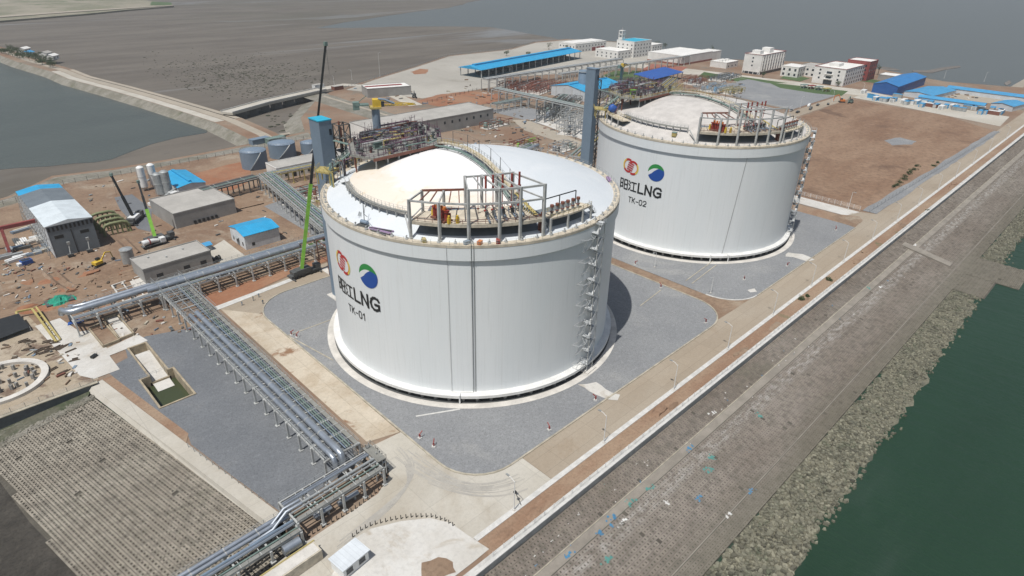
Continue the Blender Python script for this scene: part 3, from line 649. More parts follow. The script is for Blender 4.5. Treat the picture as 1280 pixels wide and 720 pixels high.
# left gravel field, basin and ramp
HOLE = [(-90.8, 21.2), (-90.8, 37.6), (-88.3, 37.6), (-88.3, 57), (-83.6, 57), (-83.6, 37.6), (-82.2, 37.6), (-82.2, 21.2)]
gf = [(-96, 46.2), (-96.5, 50), (-90, 52), (-88.6, 60), (-82.3, 61), (-72, 57.3), (-66, 57.5), (-61, 54), (-60.2, -20), (-64.5, -32), (-84.0, -33.8), (-90.2, 1.5), (-89.6, 5)]
sh('gravel_field', gf+[HOLE[0]]+HOLE[:0:-1]+[(HOLE[0][0]+.01, HOLE[0][1]-.01), (-89.65, 5.1)], Z2+.02, M['gravel_dark'])
b = thing('sump_basin', 'sunken concrete basin with green standing water and white chute feeding it', 'basin', (-86.5, 29.4, 0))
M['sumpc'] = paint('sump_concrete', (.37, .31, .22), .9, var=.3, scale=.4)
x0, x1, y0, y1 = -4.2, 4.2, -8.1, 8.1
mb = MB()
for q in ((x0-.5, y0-.5, x1+.5, y0), (x0-.5, y0, x0, y1), (x1, y0, x1+.5, y1), (x0-.5, y1, -1.8, y1+.5), (2.9, y1, x1+.5, y1+.5)): mb.box(q[0], q[1], -5, q[2], q[3], .35)
mb.box(-2.2, y1, -5, 3.3, y1+.5, -1.9)
mb.build('basin_wall', M['sumpc'], b)
MB().sheet([(x0, y0), (x1, y0), (x1, y1), (x0, y1)], -3.0).build('standing_water', M['pond'], b)
mb = MB()
mb.box(-2.2, y1+.5, -3, -1.7, 28, .35); mb.box(2.8, y1+.5, -3, 3.3, 28, .35); mb.box(-1.7, 27.4, -3, 2.8, 28, .35)
mb.build('chute_wall', M['sumpc'], b)
MB().add([(-1.65, y1-4, -2.9), (2.75, y1-4, -2.9), (2.75, 24, -.6), (-1.65, 24, -.6), (2.75, 27.38, -2.6), (-1.65, 27.38, -2.6)], [(0, 1, 2, 3), (3, 2, 4, 5)]).build('chute_floor', M['white_conc'], b)
rl = railing(MB(), [(x0-.2, y1+.2, .3), (x1+.2, y1+.2, .3)], 1.1, 2.2, .04); rl.build('handrail', M['galv'], b)
# second, shallow loading ramps on the white slab
wc = PP([(44, 408), (75, 398), (100, 415), (118, 412), (134, 436), (172, 418), (185, 426), (137, 445), (150, 462), (118, 474), (100, 470)], 0)
sh('white_slab', wc, Z3+.03, M['white_conc'])
sh('west_yard', [(-150, 46), (-99, 46), (-99, 53), (-104, 80), (-106, 100), (-150, 100)], Z1+.01, M['west'])
r = thing('loading_bay', 'walled brown soil bay next to a white ramp under the pipe rack', 'ramp', (*P(139, 416), 0))
cx, cy = P(139, 416); Q = [(a-cx, b-cy) for a, b in PP([(112, 413), (130, 405), (150, 427), (130, 435)], 0)]; Q2 = [(a-cx, b-cy) for a, b in PP([(131, 400), (147, 395), (168, 419), (150, 426)], 0)]
mb = MB()
for q in (Q, Q2):
    for i in range(4): mb.bar((*q[i], .5), (*q[(i+1) % 4], .5), .4, 1.0)
mb.build('bay_wall', M['sumpc'], r); MB().sheet(Q, .35).build('soil_fill', M['soil'], r); MB().sheet(Q2, .30).build('ramp_floor', M['white_conc'], r)

# earth heaps, trenches and ruts give the west yard its relief
rnd = random.Random(71)
for i in range(95):
    px = rnd.uniform(-10, 300); py = rnd.uniform(318, 392)
    if py < 340-(px)*.05 or px > 175 and py < 352 and px < 275: continue
    x, y = P(px, py)
    if y < 86 or (-72 < x < -46 and 96 < y < 116): continue
    r = rnd.uniform(.8, 2.8); struct('earth_heap', MB().blob(x, y, .05, r*rnd.uniform(1, 2.2), r, rnd.uniform(.25, .9), 9, .3), M['soil' if i % 3 else 'redsoil'], True)
for q in ([(60, 338), (78, 355), (92, 362)], [(88, 358), (120, 353), (150, 345)], [(0, 352), (22, 350), (40, 346)], [(75, 333), (100, 332)], [(150, 300), (168, 318)], [(120, 345), (150, 338)]):
    pts = PP(q, 0); mb = MB()
    for a, b in zip(pts, pts[1:]):
        d = Vector((b[0]-a[0], b[1]-a[1])).normalized(); n_ = Vector((-d.y, d.x))
        for s_ in (-1, 1):
            o1 = n_*s_*.5; o2 = n_*s_*1.6; o3 = n_*s_*2.6
            mb.add([(a[0]+o1.x, a[1]+o1.y, .06), (b[0]+o1.x, b[1]+o1.y, .06), (b[0]+o2.x, b[1]+o2.y, .75), (a[0]+o2.x, a[1]+o2.y, .6), (b[0]+o3.x, b[1]+o3.y, .06), (a[0]+o3.x, a[1]+o3.y, .06)], [(0, 1, 2, 3), (3, 2, 4, 5)])
        mb.add([(a[0]-n_.x*.5, a[1]-n_.y*.5, .065), (b[0]-n_.x*.5, b[1]-n_.y*.5, .065), (b[0]+n_.x*.5, b[1]+n_.y*.5, .065), (a[0]+n_.x*.5, a[1]+n_.y*.5, .065)], [(0, 1, 2, 3)])
    struct('trench_bank', mb, M['soil'])
sh('rack_verge', wob([(-62, 87), (2, 87), (2, 91.5), (-62, 91)], .4, 4, 72), .11, M['grass'])
sh('soil_under_rack', wob([(-59, 63.5), (-25, 71.5), (-5, 72), (-5, 76), (-60, 76)], .2, 4, 73), .1, M['redsoil'])
t = thing('foundation_frame', 'white concrete ground beams laid out in a grid beside the grey building', 'foundation', (*P(170, 366), 0))
cx, cy = P(170, 366); gp = [(142, 352), (187, 343), (118, 374), (190, 374), (180, 361)]
c = [Vector((*P(a, b), .25))-Vector((cx, cy, 0)) for a, b in ((140, 358), (178, 345), (192, 366), (155, 378))]
mb = MB()
for i in range(4): mb.bar(c[i], c[(i+1) % 4], .5, .5)
for k in (.33, .66): mb.bar(c[0].lerp(c[1], k), c[3].lerp(c[2], k), .4, .4); mb.bar(c[0].lerp(c[3], k), c[1].lerp(c[2], k), .4, .38)
mb.build('ground_beam', M['padw'], t)
MB().sheet([tuple((c[1]*.9)[:2]), tuple((c[1]*.5+c[2]*.5)[:2]), (0, 0), tuple((c[0]*.4+c[1]*.5)[:2])], .16).build('blinding', M['white_conc'], t)

# builders' debris strewn over the soil yards
rnd = random.Random(123); mb = MB(); DM = [M['soil'], M['bark'], M['galv'], M['padw'], M['steel_dark'], M['lift'], M['rust'], M['strip_soil'], M['kerb']]
zones = [((0, 330), (130, 345), 100), ((0, 352), (160, 392), 110), ((100, 225), (200, 330), 80), ((270, 235), (400, 300), 50), ((570, 140), (660, 190), 150), ((640, 150), (745, 210), 190), ((130, 395), (250, 420), 50), ((530, 118), (620, 134), 30), ((560, 100), (700, 140), 120), ((740, 95), (930, 125), 190), ((0, 425), (100, 480), 60), ((440, 108), (520, 125), 25), ((1186, 112), (1270, 124), 40)]
for (ax, ay), (bx, by), n in zones:
    for _ in range(n*2//3):
        x, y = P(rnd.uniform(ax, bx), rnd.uniform(ay, by)); dist = hypot(x+116, y+135); k = max(1, dist/260)
        if hypot(x, y) < 48 or hypot(x-130, y) < 49: continue
        L_ = rnd.uniform(.25, 1.2)*k; w_ = rnd.uniform(.1, .4)*k; h = rnd.uniform(.1, .4)*k; a = rnd.uniform(0, 3.2)
        mb.m(rnd.randint(0, 8)); c, s_ = cos(a)*L_, sin(a)*L_; c2, s2 = -sin(a)*w_, cos(a)*w_
        q = [(x-c-c2, y-s_-s2), (x+c-c2, y+s_-s2), (x+c+c2, y+s_+s2), (x-c+c2, y-s_+s2)]; z = .18
        mb.add([(*p, z-.16) for p in q]+[(*p, z+h*rnd.uniform(.7, 1)) for p in q], [(4, 5, 6, 7), (0, 1, 5, 4), (1, 2, 6, 5), (2, 3, 7, 6), (3, 0, 4, 7)])
tag(mb.build('site_debris', DM), 'scattered planks, bags, offcuts and small boxes left across the building yards', 'debris', None, 'stuff')
# ================================================================ LNG TANKS
T2C = (130.3, .6)
R, HT, RISE = 43.0, 45.9, 9.0
RSP = (42*42+RISE*RISE)/(2*RISE)
def zr(x, y):
    return HT+RISE-RSP+sqrt(max(0, RSP*RSP-min(x*x+y*y, 42*42)))
def wrap(mb, s, z, R_=43.07, c=181.9):
    a = radians(c)+s/R_
    return (R_*cos(a), R_*sin(a), z)
def stroke(mb, p, q, th, R_=43.09, c=181.9):
    """one straight painted stroke wrapped on the wall; p, q in (metres along wall, height)"""
    d = Vector((q[0]-p[0], q[1]-p[1])); L = d.length; d.normalize(); n = Vector((-d.y, d.x))*th/2
    k = max(1, int(L/.7)); vs = []; fs = []
    for i in range(k+1):
        t = i/k
        for sg in (-1, 1):
            s_ = p[0]+(q[0]-p[0])*t+n.x*sg; z = p[1]+(q[1]-p[1])*t+n.y*sg; vs.append(wrap(mb, s_, z, R_, c))
    for i in range(k): fs.append((2*i, 2*i+2, 2*i+3, 2*i+1))
    return mb.add(vs, fs)
def glyph(mb, strokes, s0, z0, w_, h_, th):
    """strokes: polylines in unit box, axis-aligned ends padded by half thickness"""
    lay = 0
    for pl in strokes:
        for a, b in zip(pl, pl[1:]):
            lay += 1
            A = (s0+a[0]*w_, z0+a[1]*h_); B = (s0+b[0]*w_, z0+b[1]*h_)
            d = Vector((B[0]-A[0], B[1]-A[1])); L = d.length; d = d/L*th*.5
            stroke(mb, (A[0]-d.x, A[1]-d.y), (B[0]+d.x, B[1]+d.y), th, 43.09+.004*lay)
def arc(cx, cy, rx, ry, a0, a1, n=10): return [(cx+rx*cos(radians(a0+(a1-a0)*i/n)), cy+ry*sin(radians(a0+(a1-a0)*i/n))) for i in range(n+1)]
G = {
 'yang': [[(.0, 0), (.0, 1), (.36, 1), (.36, .56), (.08, .52)], [(.36, .48), (.36, .14), (.12, .14)], [(.60, 0), (.60, 1), (1.04, 1), (1.04, 0), (.60, 0)], [(.60, .5), (1.04, .5)]],
 'jiang': [[(.02, .98), (.2, .80)], [(.0, .66), (.18, .50)], [(.02, .02), (.2, .30)], [(.36, .92), (.98, .92)], [(.67, .92), (.67, .04)], [(.30, .04), (1.02, .04)]],
 'L': [[(0, 1), (0, 0), (1, 0)]], 'N': [[(0, 0), (0, 1), (1, 0), (1, 1)]],
 'G': [[(.98, .80), (.86, .94), (.6, 1), (.36, .98), (.12, .82), (0, .5), (.12, .18), (.36, .02), (.62, 0), (.98, .12), (.98, .46), (.56, .46)]],
 'T': [[(0, 1), (1, 1)], [(.5, 1), (.5, 0)]], 'K': [[(0, 0), (0, 1)], [(.95, 1), (.05, .42)], [(.3, .6), (1, 0)]], '-': [[(0, .42), (1, .42)]],
 '0': [[(.25, 0), (0, .2), (0, .8), (.25, 1), (.75, 1), (1, .8), (1, .2), (.75, 0), (.25, 0)]],
 '1': [[(.1, .75), (.55, 1), (.55, 0)]], '2': [[(0, .8), (.2, 1), (.8, 1), (1, .8), (1, .6), (0, 0), (1, 0)]]}
def fanarc(mb, cx, cz, r, th, a0, a1, R_=43.1, n=14):
    pts = arc(cx, cz, r, r, a0, a1, n)
    vs = []
    for i, (x, z) in enumerate(pts):
        a = radians(a0+(a1-a0)*i/n)
        for k in (-1, 1): vs.append(wrap(mb, x+cos(a)*th/2*k, z+sin(a)*th/2*k, R_))
    return mb.add(vs, [(2*i, 2*i+1, 2*i+3, 2*i+2) for i in range(n)])
def fillpoly(mb, bot, top, R_):
    """fill between two curves sampled at the same along-wall positions"""
    vs = [wrap(mb, s_, z, R_) for s_, z in bot]+[wrap(mb, s_, z, R_) for s_, z in top]; n = len(bot)
    return mb.add(vs, [(i, i+1, n+i+1, n+i) for i in range(n-1)])
for k, c in (('l_red', (.50, .03, .03)), ('l_yel', (.72, .62, .10)), ('l_or', (.72, .25, .07)), ('l_green', (.03, .26, .06)), ('l_blue', (.015, .075, .33)), ('l_white', (.74, .76, .77))): M[k] = paint('sign_'+k[2:], c, .5, var=.05)
def make_tank(c, num, label):
    t = thing('storage_tank', label, 'tank', (c[0], c[1], 0), 0, 'domed gas storage tanks')
    MB().lathe(0, 0, [(43.0, 2.3), (43.0, 42.3)], 180, False).build('wall', M['tank'], t, True)
    MB().lathe(0, 0, [(42.9, 41.95), (43.6, 41.95), (43.6, 45.3)], 180, False).build('upper_band', M['tank'], t, True)
    MB().ring(0, 0, 41.6, 43.66, 45.3, 46.0, 180).build('ring_beam', M['ringbeam'], t, True)
    MB().lathe(0, 0, [(38, 1.75), (44.9, 1.75), (44.9, 2.6), (42.8, 2.85)], 150, False).build('base_slab', M['slabw'], t, True)
    MB().lathe(0, 0, [(44.9, .2), (47.0, .22), (47.0, .0)], 120, False).build('apron', M['padw'], t, True)
    ped = MB().cyl(0, 0, .15, 1.78, .5, 10).build('pedestal', M['pedestal'], t, True, (43.5, 0, 0))
    for i in range(1, 72): a = 2*pi*i/72; clone(ped, (43.5*cos(a), 43.5*sin(a), 0), a)
    MB().lathe(0, 0, [(40.5, 1.76), (40.5, .1)], 90, False).build('plinth_shade_wall', M['steel_dark'], t)  # dark colour paints the shade behind the pedestals
    MB().ring(0, 0, 40.4, 44.9, .05, .17, 90).build('crawl_space_shade', M['steel_dark'], t)  # dark ring paints the shade beneath the base slab
    prof = [(42.0*i/22, 0) for i in range(23)][::-1]
    prof = [(r, zr(r, 0)) for r, _ in prof]
    cool = MB().lathe(0, 0, prof[:-1]+[(.02, zr(0, 0))], 120, False).build('roof_dome', M['roof_cool'] if num == '1' else M['roof_plain'], t, True)
    if num == '1':
        # paler, warmer coloured sheet over the west half of the dome, following its curve
        vs = []; fs = []; na, nr = 60, 14
        # region inside the ring walkway, west of the ridge walkway
        for i in range(na+1):
            a = radians(89+(252-89)*i/na)
            for j in range(nr+1):
                rmax = 35.4 if i > 6 else 35.4
                r = rmax*j/nr; x, y = r*cos(a), r*sin(a); vs.append((x, y, zr(x, y)+.07))
        for i in range(na):
            for j in range(nr): o = i*(nr+1)+j; fs.append((o, o+1, o+nr+2, o+nr+1))
        mb = MB(); mb.add(vs, fs); mb.build('dome_warm_sheet', M['roof_warm'], t, True)
    # rim railing and anchor stubs
    rr = MB(); pts = [(43.5*cos(2*pi*i/120), 43.5*sin(2*pi*i/120), 46.0) for i in range(121)]
    railing(rr, pts, 1.15, 2.3, .028); rr.build('rim_railing', M['galv'], t)
    st = MB(); st.box(-.35, -.35, 0, .35, .35, .4); st.bar((0, 0, .4), (0, 0, 1.1), .16); st.bar((-.2, 0, .9), (.3, 0, .9), .22)
    s0 = st.build('anchor_stub', M['steel_grey'], t, False, (42.5, 0, 46.0))
    for i in range(1, 66):
        a = 2*pi*i/66; clone(s0, (42.4*cos(a), 42.4*sin(a), 46.0), a)
    # lettering painted on the wall
    mb = MB(); th = .74; z0 = 23.55; H = 3.7
    for k, s_, w_ in (('yang', -9.9, 3.75), ('jiang', -5.25, 3.7), ('L', -.45, 2.15), ('N', 2.75, 2.45), ('G', 6.35, 3.0)): glyph(mb, G[k], s_, z0+(.1 if len(k) == 1 else 0), w_, H*(.97 if len(k) == 1 else 1.02), th if len(k) == 1 else .5)
    mb.build('lettering', M['ink'], t)
    mb = MB(); x = -4.6
    for k in ('T', 'K', '-', '0', num):
        w_ = {'-': .9, '1': 1.0}.get(k, 1.25); glyph(mb, G[k], x, 18.75, w_, 2.05, .32); x += w_+.62
    mb.build('tank_number', M['ink'], t)
    # first emblem: two interlocked rings and a slanted core
    e = MB(); cx, cz = -5.35, 33.1
    e.m(0); fanarc(e, cx-1.15, cz+.25, 2.62, .5, 95, 245, 43.09)
    e.m(0); fanarc(e, cx+1.15, cz-.25, 2.62, .5, -78, 62, 43.09)
    e.m(1); fanarc(e, cx-1.15, cz+.25, 2.2, .34, 110, 240, 43.094); fanarc(e, cx+1.15, cz-.25, 2.2, .34, -70, 58, 43.094)
    e.m(2); fanarc(e, cx-1.15, cz+.25, 2.45, .85, 62, 120, 43.10); fanarc(e, cx-1.15, cz+.25, 2.45, .85, 215, 300, 43.10)
    fanarc(e, cx+1.15, cz-.25, 2.45, .85, 42, 128, 43.104); fanarc(e, cx+1.15, cz-.25, 2.45, .85, -112, -55, 43.104)
    for i, k in enumerate((1.25, .42, -.42, -1.25)):
        sh_ = .35-.22*i
        stroke(e, (cx-1.55+sh_, cz+k+.32), (cx+1.35+sh_, cz+k-.32), .5, 43.11+.003*i)
    e.build('ring_emblem', [M['l_yel'], M['l_or'], M['l_red']], t)
    # second emblem: disc with green crown, white wave, blue body
    e = MB(); cx, cz, r = 6.3, 33.2, 3.4; n = 24
    X = [cx+r*cos(pi-pi*i/n) for i in range(n+1)]
    top = [cz+sqrt(max(0, r*r-(x-cx)**2)) for x in X]; bot = [2*cz-z for z in top]
    def hi(u): return .52-(.55 if u < 0 else .22)*u*u
    w1 = [max(b, min(tp, cz+r*hi((x-cx)/r))) for x, b, tp in zip(X, bot, top)]
    w0 = [max(b, min(tp, cz+r*(hi((x-cx)/r)-.5*max(0, min(1, (.25-(x-cx)/r)/.75))))) for x, b, tp in zip(X, bot, top)]
    e.m(0); fillpoly(e, list(zip(X, w1)), list(zip(X, top)), 43.10)
    e.m(1); fillpoly(e, list(zip(X, w0)), list(zip(X, w1)), 43.095)
    e.m(2); fillpoly(e, list(zip(X, bot)), list(zip(X, w0)), 43.09)
    e.build('wave_emblem', [M['l_green'], M['l_white'], M['l_blue']], t)
    # pipes down the wall
    def wp(a, r=43.35): return (r*cos(radians(a)), r*sin(radians(a)))
    if num == '1':
        x, y = wp(-131.3); MB().tube([(x*1.012, y*1.012, 47), (x*1.008, y*1.008, 45.5), (x*1.008, y*1.008, 42), (x*.9985, y*.9985, 41.6), (x*.9985, y*.9985, 2.9)], .1, 8).build('downpipe', M['galv'], t, True)
        x, y = wp(-130.5); MB().tube([(x*1.008, y*1.008, 46.5), (x*1.008, y*1.008, 42), (x*.998, y*.998, 41.6), (x*.998, y*.998, 2.9)], .07, 6).build('downpipe', M['steel_dark'], t, True)
        x, y = wp(-139); MB().tube([(x*1.008, y*1.008, 46), (x*1.008, y*1.008, 42), (x*.9975, y*.9975, 41.6), (x*.9975, y*.9975, 2.9)], .05, 6).build('conduit', M['steel_grey'], t, True)
        a, b2 = radians(-138.5), radians(-133)
        MB().tube([(43.4*cos(radians(k)), 43.4*sin(radians(k)), 2.75) for k in (-139, -136, -133, -131.3)], .1, 6).build('conduit', M['steel_grey'], t, True)
    else:
        mb = MB(); pts = [(43.2*cos(radians(-125.5-4*i/8)), 43.2*sin(radians(-125.5-4*i/8)), 45.5-42.8*i/8) for i in range(9)]
        mb.tube(pts, .09, 6).build('downpipe', M['steel_grey'], t, True)
    x, y = wp(-136, 45.05); MB().tube([(x, y, .2), (x, y, 2.9), (x*.97, y*.97, 2.9)], .22, 8).build('drain_pipe', M['white'], t, True)
    if num == '2':
        x, y = wp(-126.8, 45.05); MB().tube([(x, y, .2), (x, y, 2.9), (x*.97, y*.97, 2.9)], .22, 8).build('drain_pipe', M['white'], t, True)
    return t
tk1 = make_tank((0, 0), '1', 'nearer giant white domed gas tank marked TK-01 with bright cream roof')
tk2 = make_tank(T2C, '2', 'farther giant white domed gas tank marked TK-02 with grey dome')
# ---------------------------------------------------------------- roof ring walkways (own steelwork things)
def ring_walk(c, lab):
    t = thing('ring_walkway', lab, 'walkway', (*c, 0), 0, 'curved roof walkways')
    n = 22; A = [radians(152+50*i/n) for i in range(n+1)]
    def pt(a, r, dz): x, y = r*cos(a), r*sin(a); return (x, y, zr(x, y)+dz)
    mb = MB()
    for i in range(n):
        a, b = A[i], A[i+1]; q = [pt(a, 35.2, 1.5), pt(a, 36.4, 1.75), pt(b, 36.4, 1.75), pt(b, 35.2, 1.5)]
        mb.add(q+[(x, y, z-.15) for x, y, z in q], [(0, 3, 2, 1), (4, 5, 6, 7), (0, 1, 5, 4), (2, 3, 7, 6), (0, 4, 7, 3), (1, 2, 6, 5)])
    mb.build('walkway_deck', M['grating'], t)
    rl = MB()
    for r, dz in ((35.25, 1.5), (36.35, 1.75)): railing(rl, [pt(a, r, dz) for a in A], 1.1, 1.7, .04)
    rl.build('handrail', M['steel_grey'], t)
    for i in range(0, n+1, 2):
        a = A[i]; m = MB()
        for r in (35.4, 36.2): x, y, z = pt(a, r, 0); m.bar((x, y, z-.2), (x, y, z+1.6), .22)
        m.build('support_leg', M['steel_grey'], t)
    m = MB(); a = A[0]; p, q = pt(a, 35.8, 1.6), pt(a-.16, 37.5, .1)
    m.bar(p, q, 1.1, .12); m.build('end_stair', M['steel_grey'], t)
    return t
ring_walk((0, 0), 'curved grated walkway circling the cream dome of the nearer tank')
ring_walk(T2C, 'curved grated walkway circling the grey dome of the farther tank')
def ridge_walk(c, lab, num):
    """straight gantry over the crown of the dome from the inland platform to the pump platform"""
    t = thing('ridge_walkway', lab, 'walkway', (*c, 0), 0, 'roof ridge walkways')
    P0 = [(2.2, 17.5), (1.8, 12), (.8, 4), (-.9, -3), (-2.8, -10), (-4.8, -16), (-7, -22), (-8.8, -27)]
    L = [(x, y, zr(x, y)+1.7) for x, y in P0]
    mb = MB()
    for a, b in zip(L, L[1:]): mb.bar(a, b, 2.0, .22)
    mb.build('walkway_deck', M['deck'], t)
    yel = MB(); yel2 = MB()
    for off, b_ in ((-.95, yel), (.95, yel2)): railing(b_, [(x+off, y, z+.1) for x, y, z in L], 1.15, 2.0, .05)
    yel.build('handrail', M['yellow_dull'], t); yel2.build('handrail', M['galv'], t)
    pp = MB()
    for o_, r in ((-1.7, .22), (-2.3, .16), (1.6, .13)): pp.tube([(x+o_, y, z-.6) for x, y, z in L], r, 6)
    pp.build('service_pipe', M['green_steel'], t, True)
    for x, y, z in L[::1]:
        m = MB()
        for k in (-1.2, 1.2): m.bar((x+k, y, z-2.2), (x+k, y, z), .25)
        m.bar((x-2.6, y, z-.9), (x+1.9, y, z-.9), .2); m.build('trestle', M['steel_grey'], t)
    # lamp poles with sagging line
    tops = []
    for i, (x, y, z) in enumerate(L[1:]):
        MB().bar((x+1.2, y, z), (x+1.2, y, z+3.6), .12).build('lamp_pole', M['steel_dark'], t); tops.append((x+1.2, y, z+3.5))
    MB().tube(tops, .035, 4).build('festoon_cable', M['steel_dark'], t)
    return t
ridge_walk((0, 0), 'straight yellow railed gantry over the crown of the nearer cream dome', 1)
ridge_walk(T2C, 'straight yellow railed gantry over the crown of the farther grey dome', 2)
# ---------------------------------------------------------------- pump platform
def pump_platform(c, lab):
    t = thing('pump_platform', lab, 'platform', (*c, 0), 0, 'roof pump platforms')
    def po(a, r): return (r*cos(radians(a)), r*sin(radians(a)))
    AA = [-151.5, -141.5, -132, -122, -115, -106.5]
    out = [po(a, 41.9) for a in AA]
    inn = [(-30.6, -16.8), (-26.6, -20.2), (-22.2, -23.2), (-18.6, -25.2), (-15.2, -26.9), (-11.2, -28.6)]
    dz = 50.6
    deck = out+inn[::-1]
    # deck edge bowed between posts
    arcs = [po(-151.5+45*i/18, 41.7) for i in range(19)]
    MB().prism([(x, y) for x, y in arcs]+inn[::-1], dz-.85, dz).build('deck', M['deck'], t)
    beam = M['steel_grey']
    tops = [56.0, 56.0, 59.4, 59.4, 59.4, 59.4]
    for (x, y), zt in zip(out, tops): MB().box(x-.3, y-.3, 46.0, x+.3, y+.3, zt).build('post', beam, t)
    for (x, y), zt in zip(inn, tops): MB().box(x-.28, y-.28, zr(x, y)-.3, x+.28, y+.28, zt).build('post', beam, t)
    m = MB()
    for i in range(5):
        a, b = out[i], out[i+1]
        m.bar((*a, 55.7), (*b, 55.7), .32, .45)
        if i >= 2: m.bar((*a, 59.1), (*b, 59.1), .36, .5)
        a, b = inn[i], inn[i+1]
        if i >= 2: m.bar((*a, 59.1), (*b, 59.1), .33, .45)
    for i in range(6):
        z = 59.1 if i >= 2 else 55.7
        m.bar((*out[i], z), (*inn[i], z), .3, .42)
        if i == 5: m.bar((*out[i], 55.7), (*inn[i], 55.7), .28, .36)
    m.bar((*[(out[2][k]+out[3][k])/2 for k in (0, 1)], 59.0), (*[(inn[2][k]+inn[3][k])/2 for k in (0, 1)], 59.0), .25, .34)
    m.bar((*[(out[3][k]+out[4][k])/2 for k in (0, 1)], 59.0), (*[(inn[3][k]+inn[4][k])/2 for k in (0, 1)], 59.0), .25, .34)
    m.build('top_beam', beam, t)
    m = MB()
    for i in range(2): m.bar((*inn[i], 55.9), (*inn[i+1], 55.9), .3, .4)
    for q in (.35, .7): 
        a = [(out[0][k]*(1-q)+out[1][k]*q) for k in (0, 1)]; b = [(inn[0][k]*(1-q)+inn[1][k]*q) for k in (0, 1)]; m.bar((*a, 55.75), (*b, 55.75), .25)
        a = [(out[1][k]*(1-q)+out[2][k]*q) for k in (0, 1)]; b = [(inn[1][k]*(1-q)+inn[2][k]*q) for k in (0, 1)]; m.bar((*a, 55.75), (*b, 55.75), .25)
    m.bar((*inn[0], 56.15), (inn[2][0], inn[2][1], 56.15), .14)
    m.build('crane_rail', M['rust'], t)
    m = MB(); m.bar((*out[0], 46.1), (out[0][0]+2.2, out[0][1]+5, 50), .35); m.bar((*out[0], 51), (inn[0][0], inn[0][1], 51.8), .25)
    m.build('brace', beam, t)
    m = MB(); railing(m, [(x*.993, y*.993, dz) for x, y in arcs], 1.1, 2, .045); railing(m, [(*p, dz) for p in inn], 1.1, 2, .045); m.build('handrail', M['rust'], t)
    m = MB(); m.prism([(x*.985, y*.985) for x, y in arcs]+[(x, y) for x, y in inn[::-1]], 50.62, 50.66); m.build('floor_grating', M['ringbeam'], t)
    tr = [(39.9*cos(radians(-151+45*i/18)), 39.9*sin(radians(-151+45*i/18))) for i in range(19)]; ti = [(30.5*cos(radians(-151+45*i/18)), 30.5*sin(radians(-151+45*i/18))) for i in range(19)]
    m = MB(); m.add([(x, y, zr(x, y)+.12) for x, y in tr]+[(x, y, zr(x, y)+.3) for x, y in ti], [(i, i+1, 20+i, 19+i) for i in range(18)]); m.build('under_deck_shade', M['darkwall'], t)  # slate sheet on the roof paints in the shade under the deck
    # red pump set on the left bay
    px, py = -30.8, -24.2
    pset = MB().box(px-1.2, py-2.6, dz, px+1.4, py+2.6, dz+.5).build('pump_skid', M['rust'], t)
    for i in range(5):
        y = py-2.2+i*1.1; m = MB(); m.cyl(px, y, dz+.5, dz+2.6, .55, 10); m.cyl(px, y, dz+2.6, dz+2.9, .75, 10); m.cyl(px+.9, y, dz+.5, dz+2.0, .35, 8)
        m.build('pump_body', M['red'], t, True)
    m = MB()
    for i in range(4): m.cyl(px-.1, py-1.6+i*1.1, dz+2.9, dz+3.7, .38, 8); m.bar((px-.6, py-1.6+i*1.1, dz+3.2), (px+.5, py-1.6+i*1.1, dz+3.2), .3)
    m.build('pump_motor', M['orange'], t, True)
    m = MB(); 
    for x, y in ((px+.3, py+3.4), (px-.2, py-3.3), (px+1.5, py-4.4)): m.box(x-.35, y-.3, dz, x+.35, y+.3, dz+1.5); m.blob(x, y, dz+1.8, .35, .35, .35, 6, .05)
    m.build('valve_actuator', M['yellow'], t)
    # tall red columns with valve clusters below
    cols = [(-21.6, -27.2, 60.0, .12), (-21.2, -29.6, 60.6, .2), (-19.4, -30.2, 60.6, .2), (-17.1, -31.1, 60.5, .2), (-14.7, -31.8, 60.4, .2), (-12.3, -32.0, 60.4, .2)]
    for i, (x, y, z, r) in enumerate(cols):
        m = MB(); m.cyl(x, y, dz, z-3.4, r*.55, 8); m.cyl(x, y, z-3.4, z, r*1.35 if i else r, 8); m.cyl(x, y, z-3.6, z-3.2, r*2.2, 10); m.cyl(x, y, dz+1.2, dz+1.5, r*2.6, 10)
        m.build('lift_column', M['rust'] if i == 0 else M['red'], t, True)
        if i:
            v = MB()
            v.tube([(x, y, dz+1.0), (x-1.0, y-1.4, dz+1.0), (x-1.5, y-2.4, dz+.4)], .28, 8); v.cyl(x-1.1, y-1.5, dz+.6, dz+1.9, .42, 8)
            v.tube([(x-.3, y-.4, dz+2.0), (x-1.5, y-2.0, dz+2.6), (x-1.7, y-2.3, dz+1.4)], .15, 6)
            v.build('valve_cluster', M['steel_dark'], t, True)
            v = MB(); v.tube([(x+.6, y+.3, dz+.6), (x-2.0, y-3.2, dz+.6), (x-2.9, y-4.6, dz+.6)], .26, 8); v.build('discharge_pipe', M['pipe_blue'], t, True)
    m = MB()
    for i in range(7): m.tube([(-23.8+i*1.9, -34.0-.4*i, dz+.7), (-23.0+i*1.9, -32.4-.4*i, dz+.7), (-22.8+i*1.9, -32.0-.4*i, dz+2.3)], .14, 6)
    m.build('small_pipework', M['pipe_silver'], t, True)
    m = MB()
    for i in range(9):
        x = -10.6-.25*i; m.bar((x+.2, -30-i*.9, dz), (x+.2, -30-i*.9, dz+3.2-.25*i), .12); 
        m.bar((x+.2, -30-i*.9, dz+3.2-.25*i), (x-1.4, -30.6-i*.9, dz+1.0), .12)
    m.bar((-10.5, -29, dz+3.3), (-12.6, -38.5, dz+.6), .9, .1)
    m.build('access_stair', M['yellow_dull'], t)
    return t
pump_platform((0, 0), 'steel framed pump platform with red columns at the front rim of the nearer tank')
pump_platform(T2C, 'steel framed pump platform with red columns at the front rim of the farther tank')
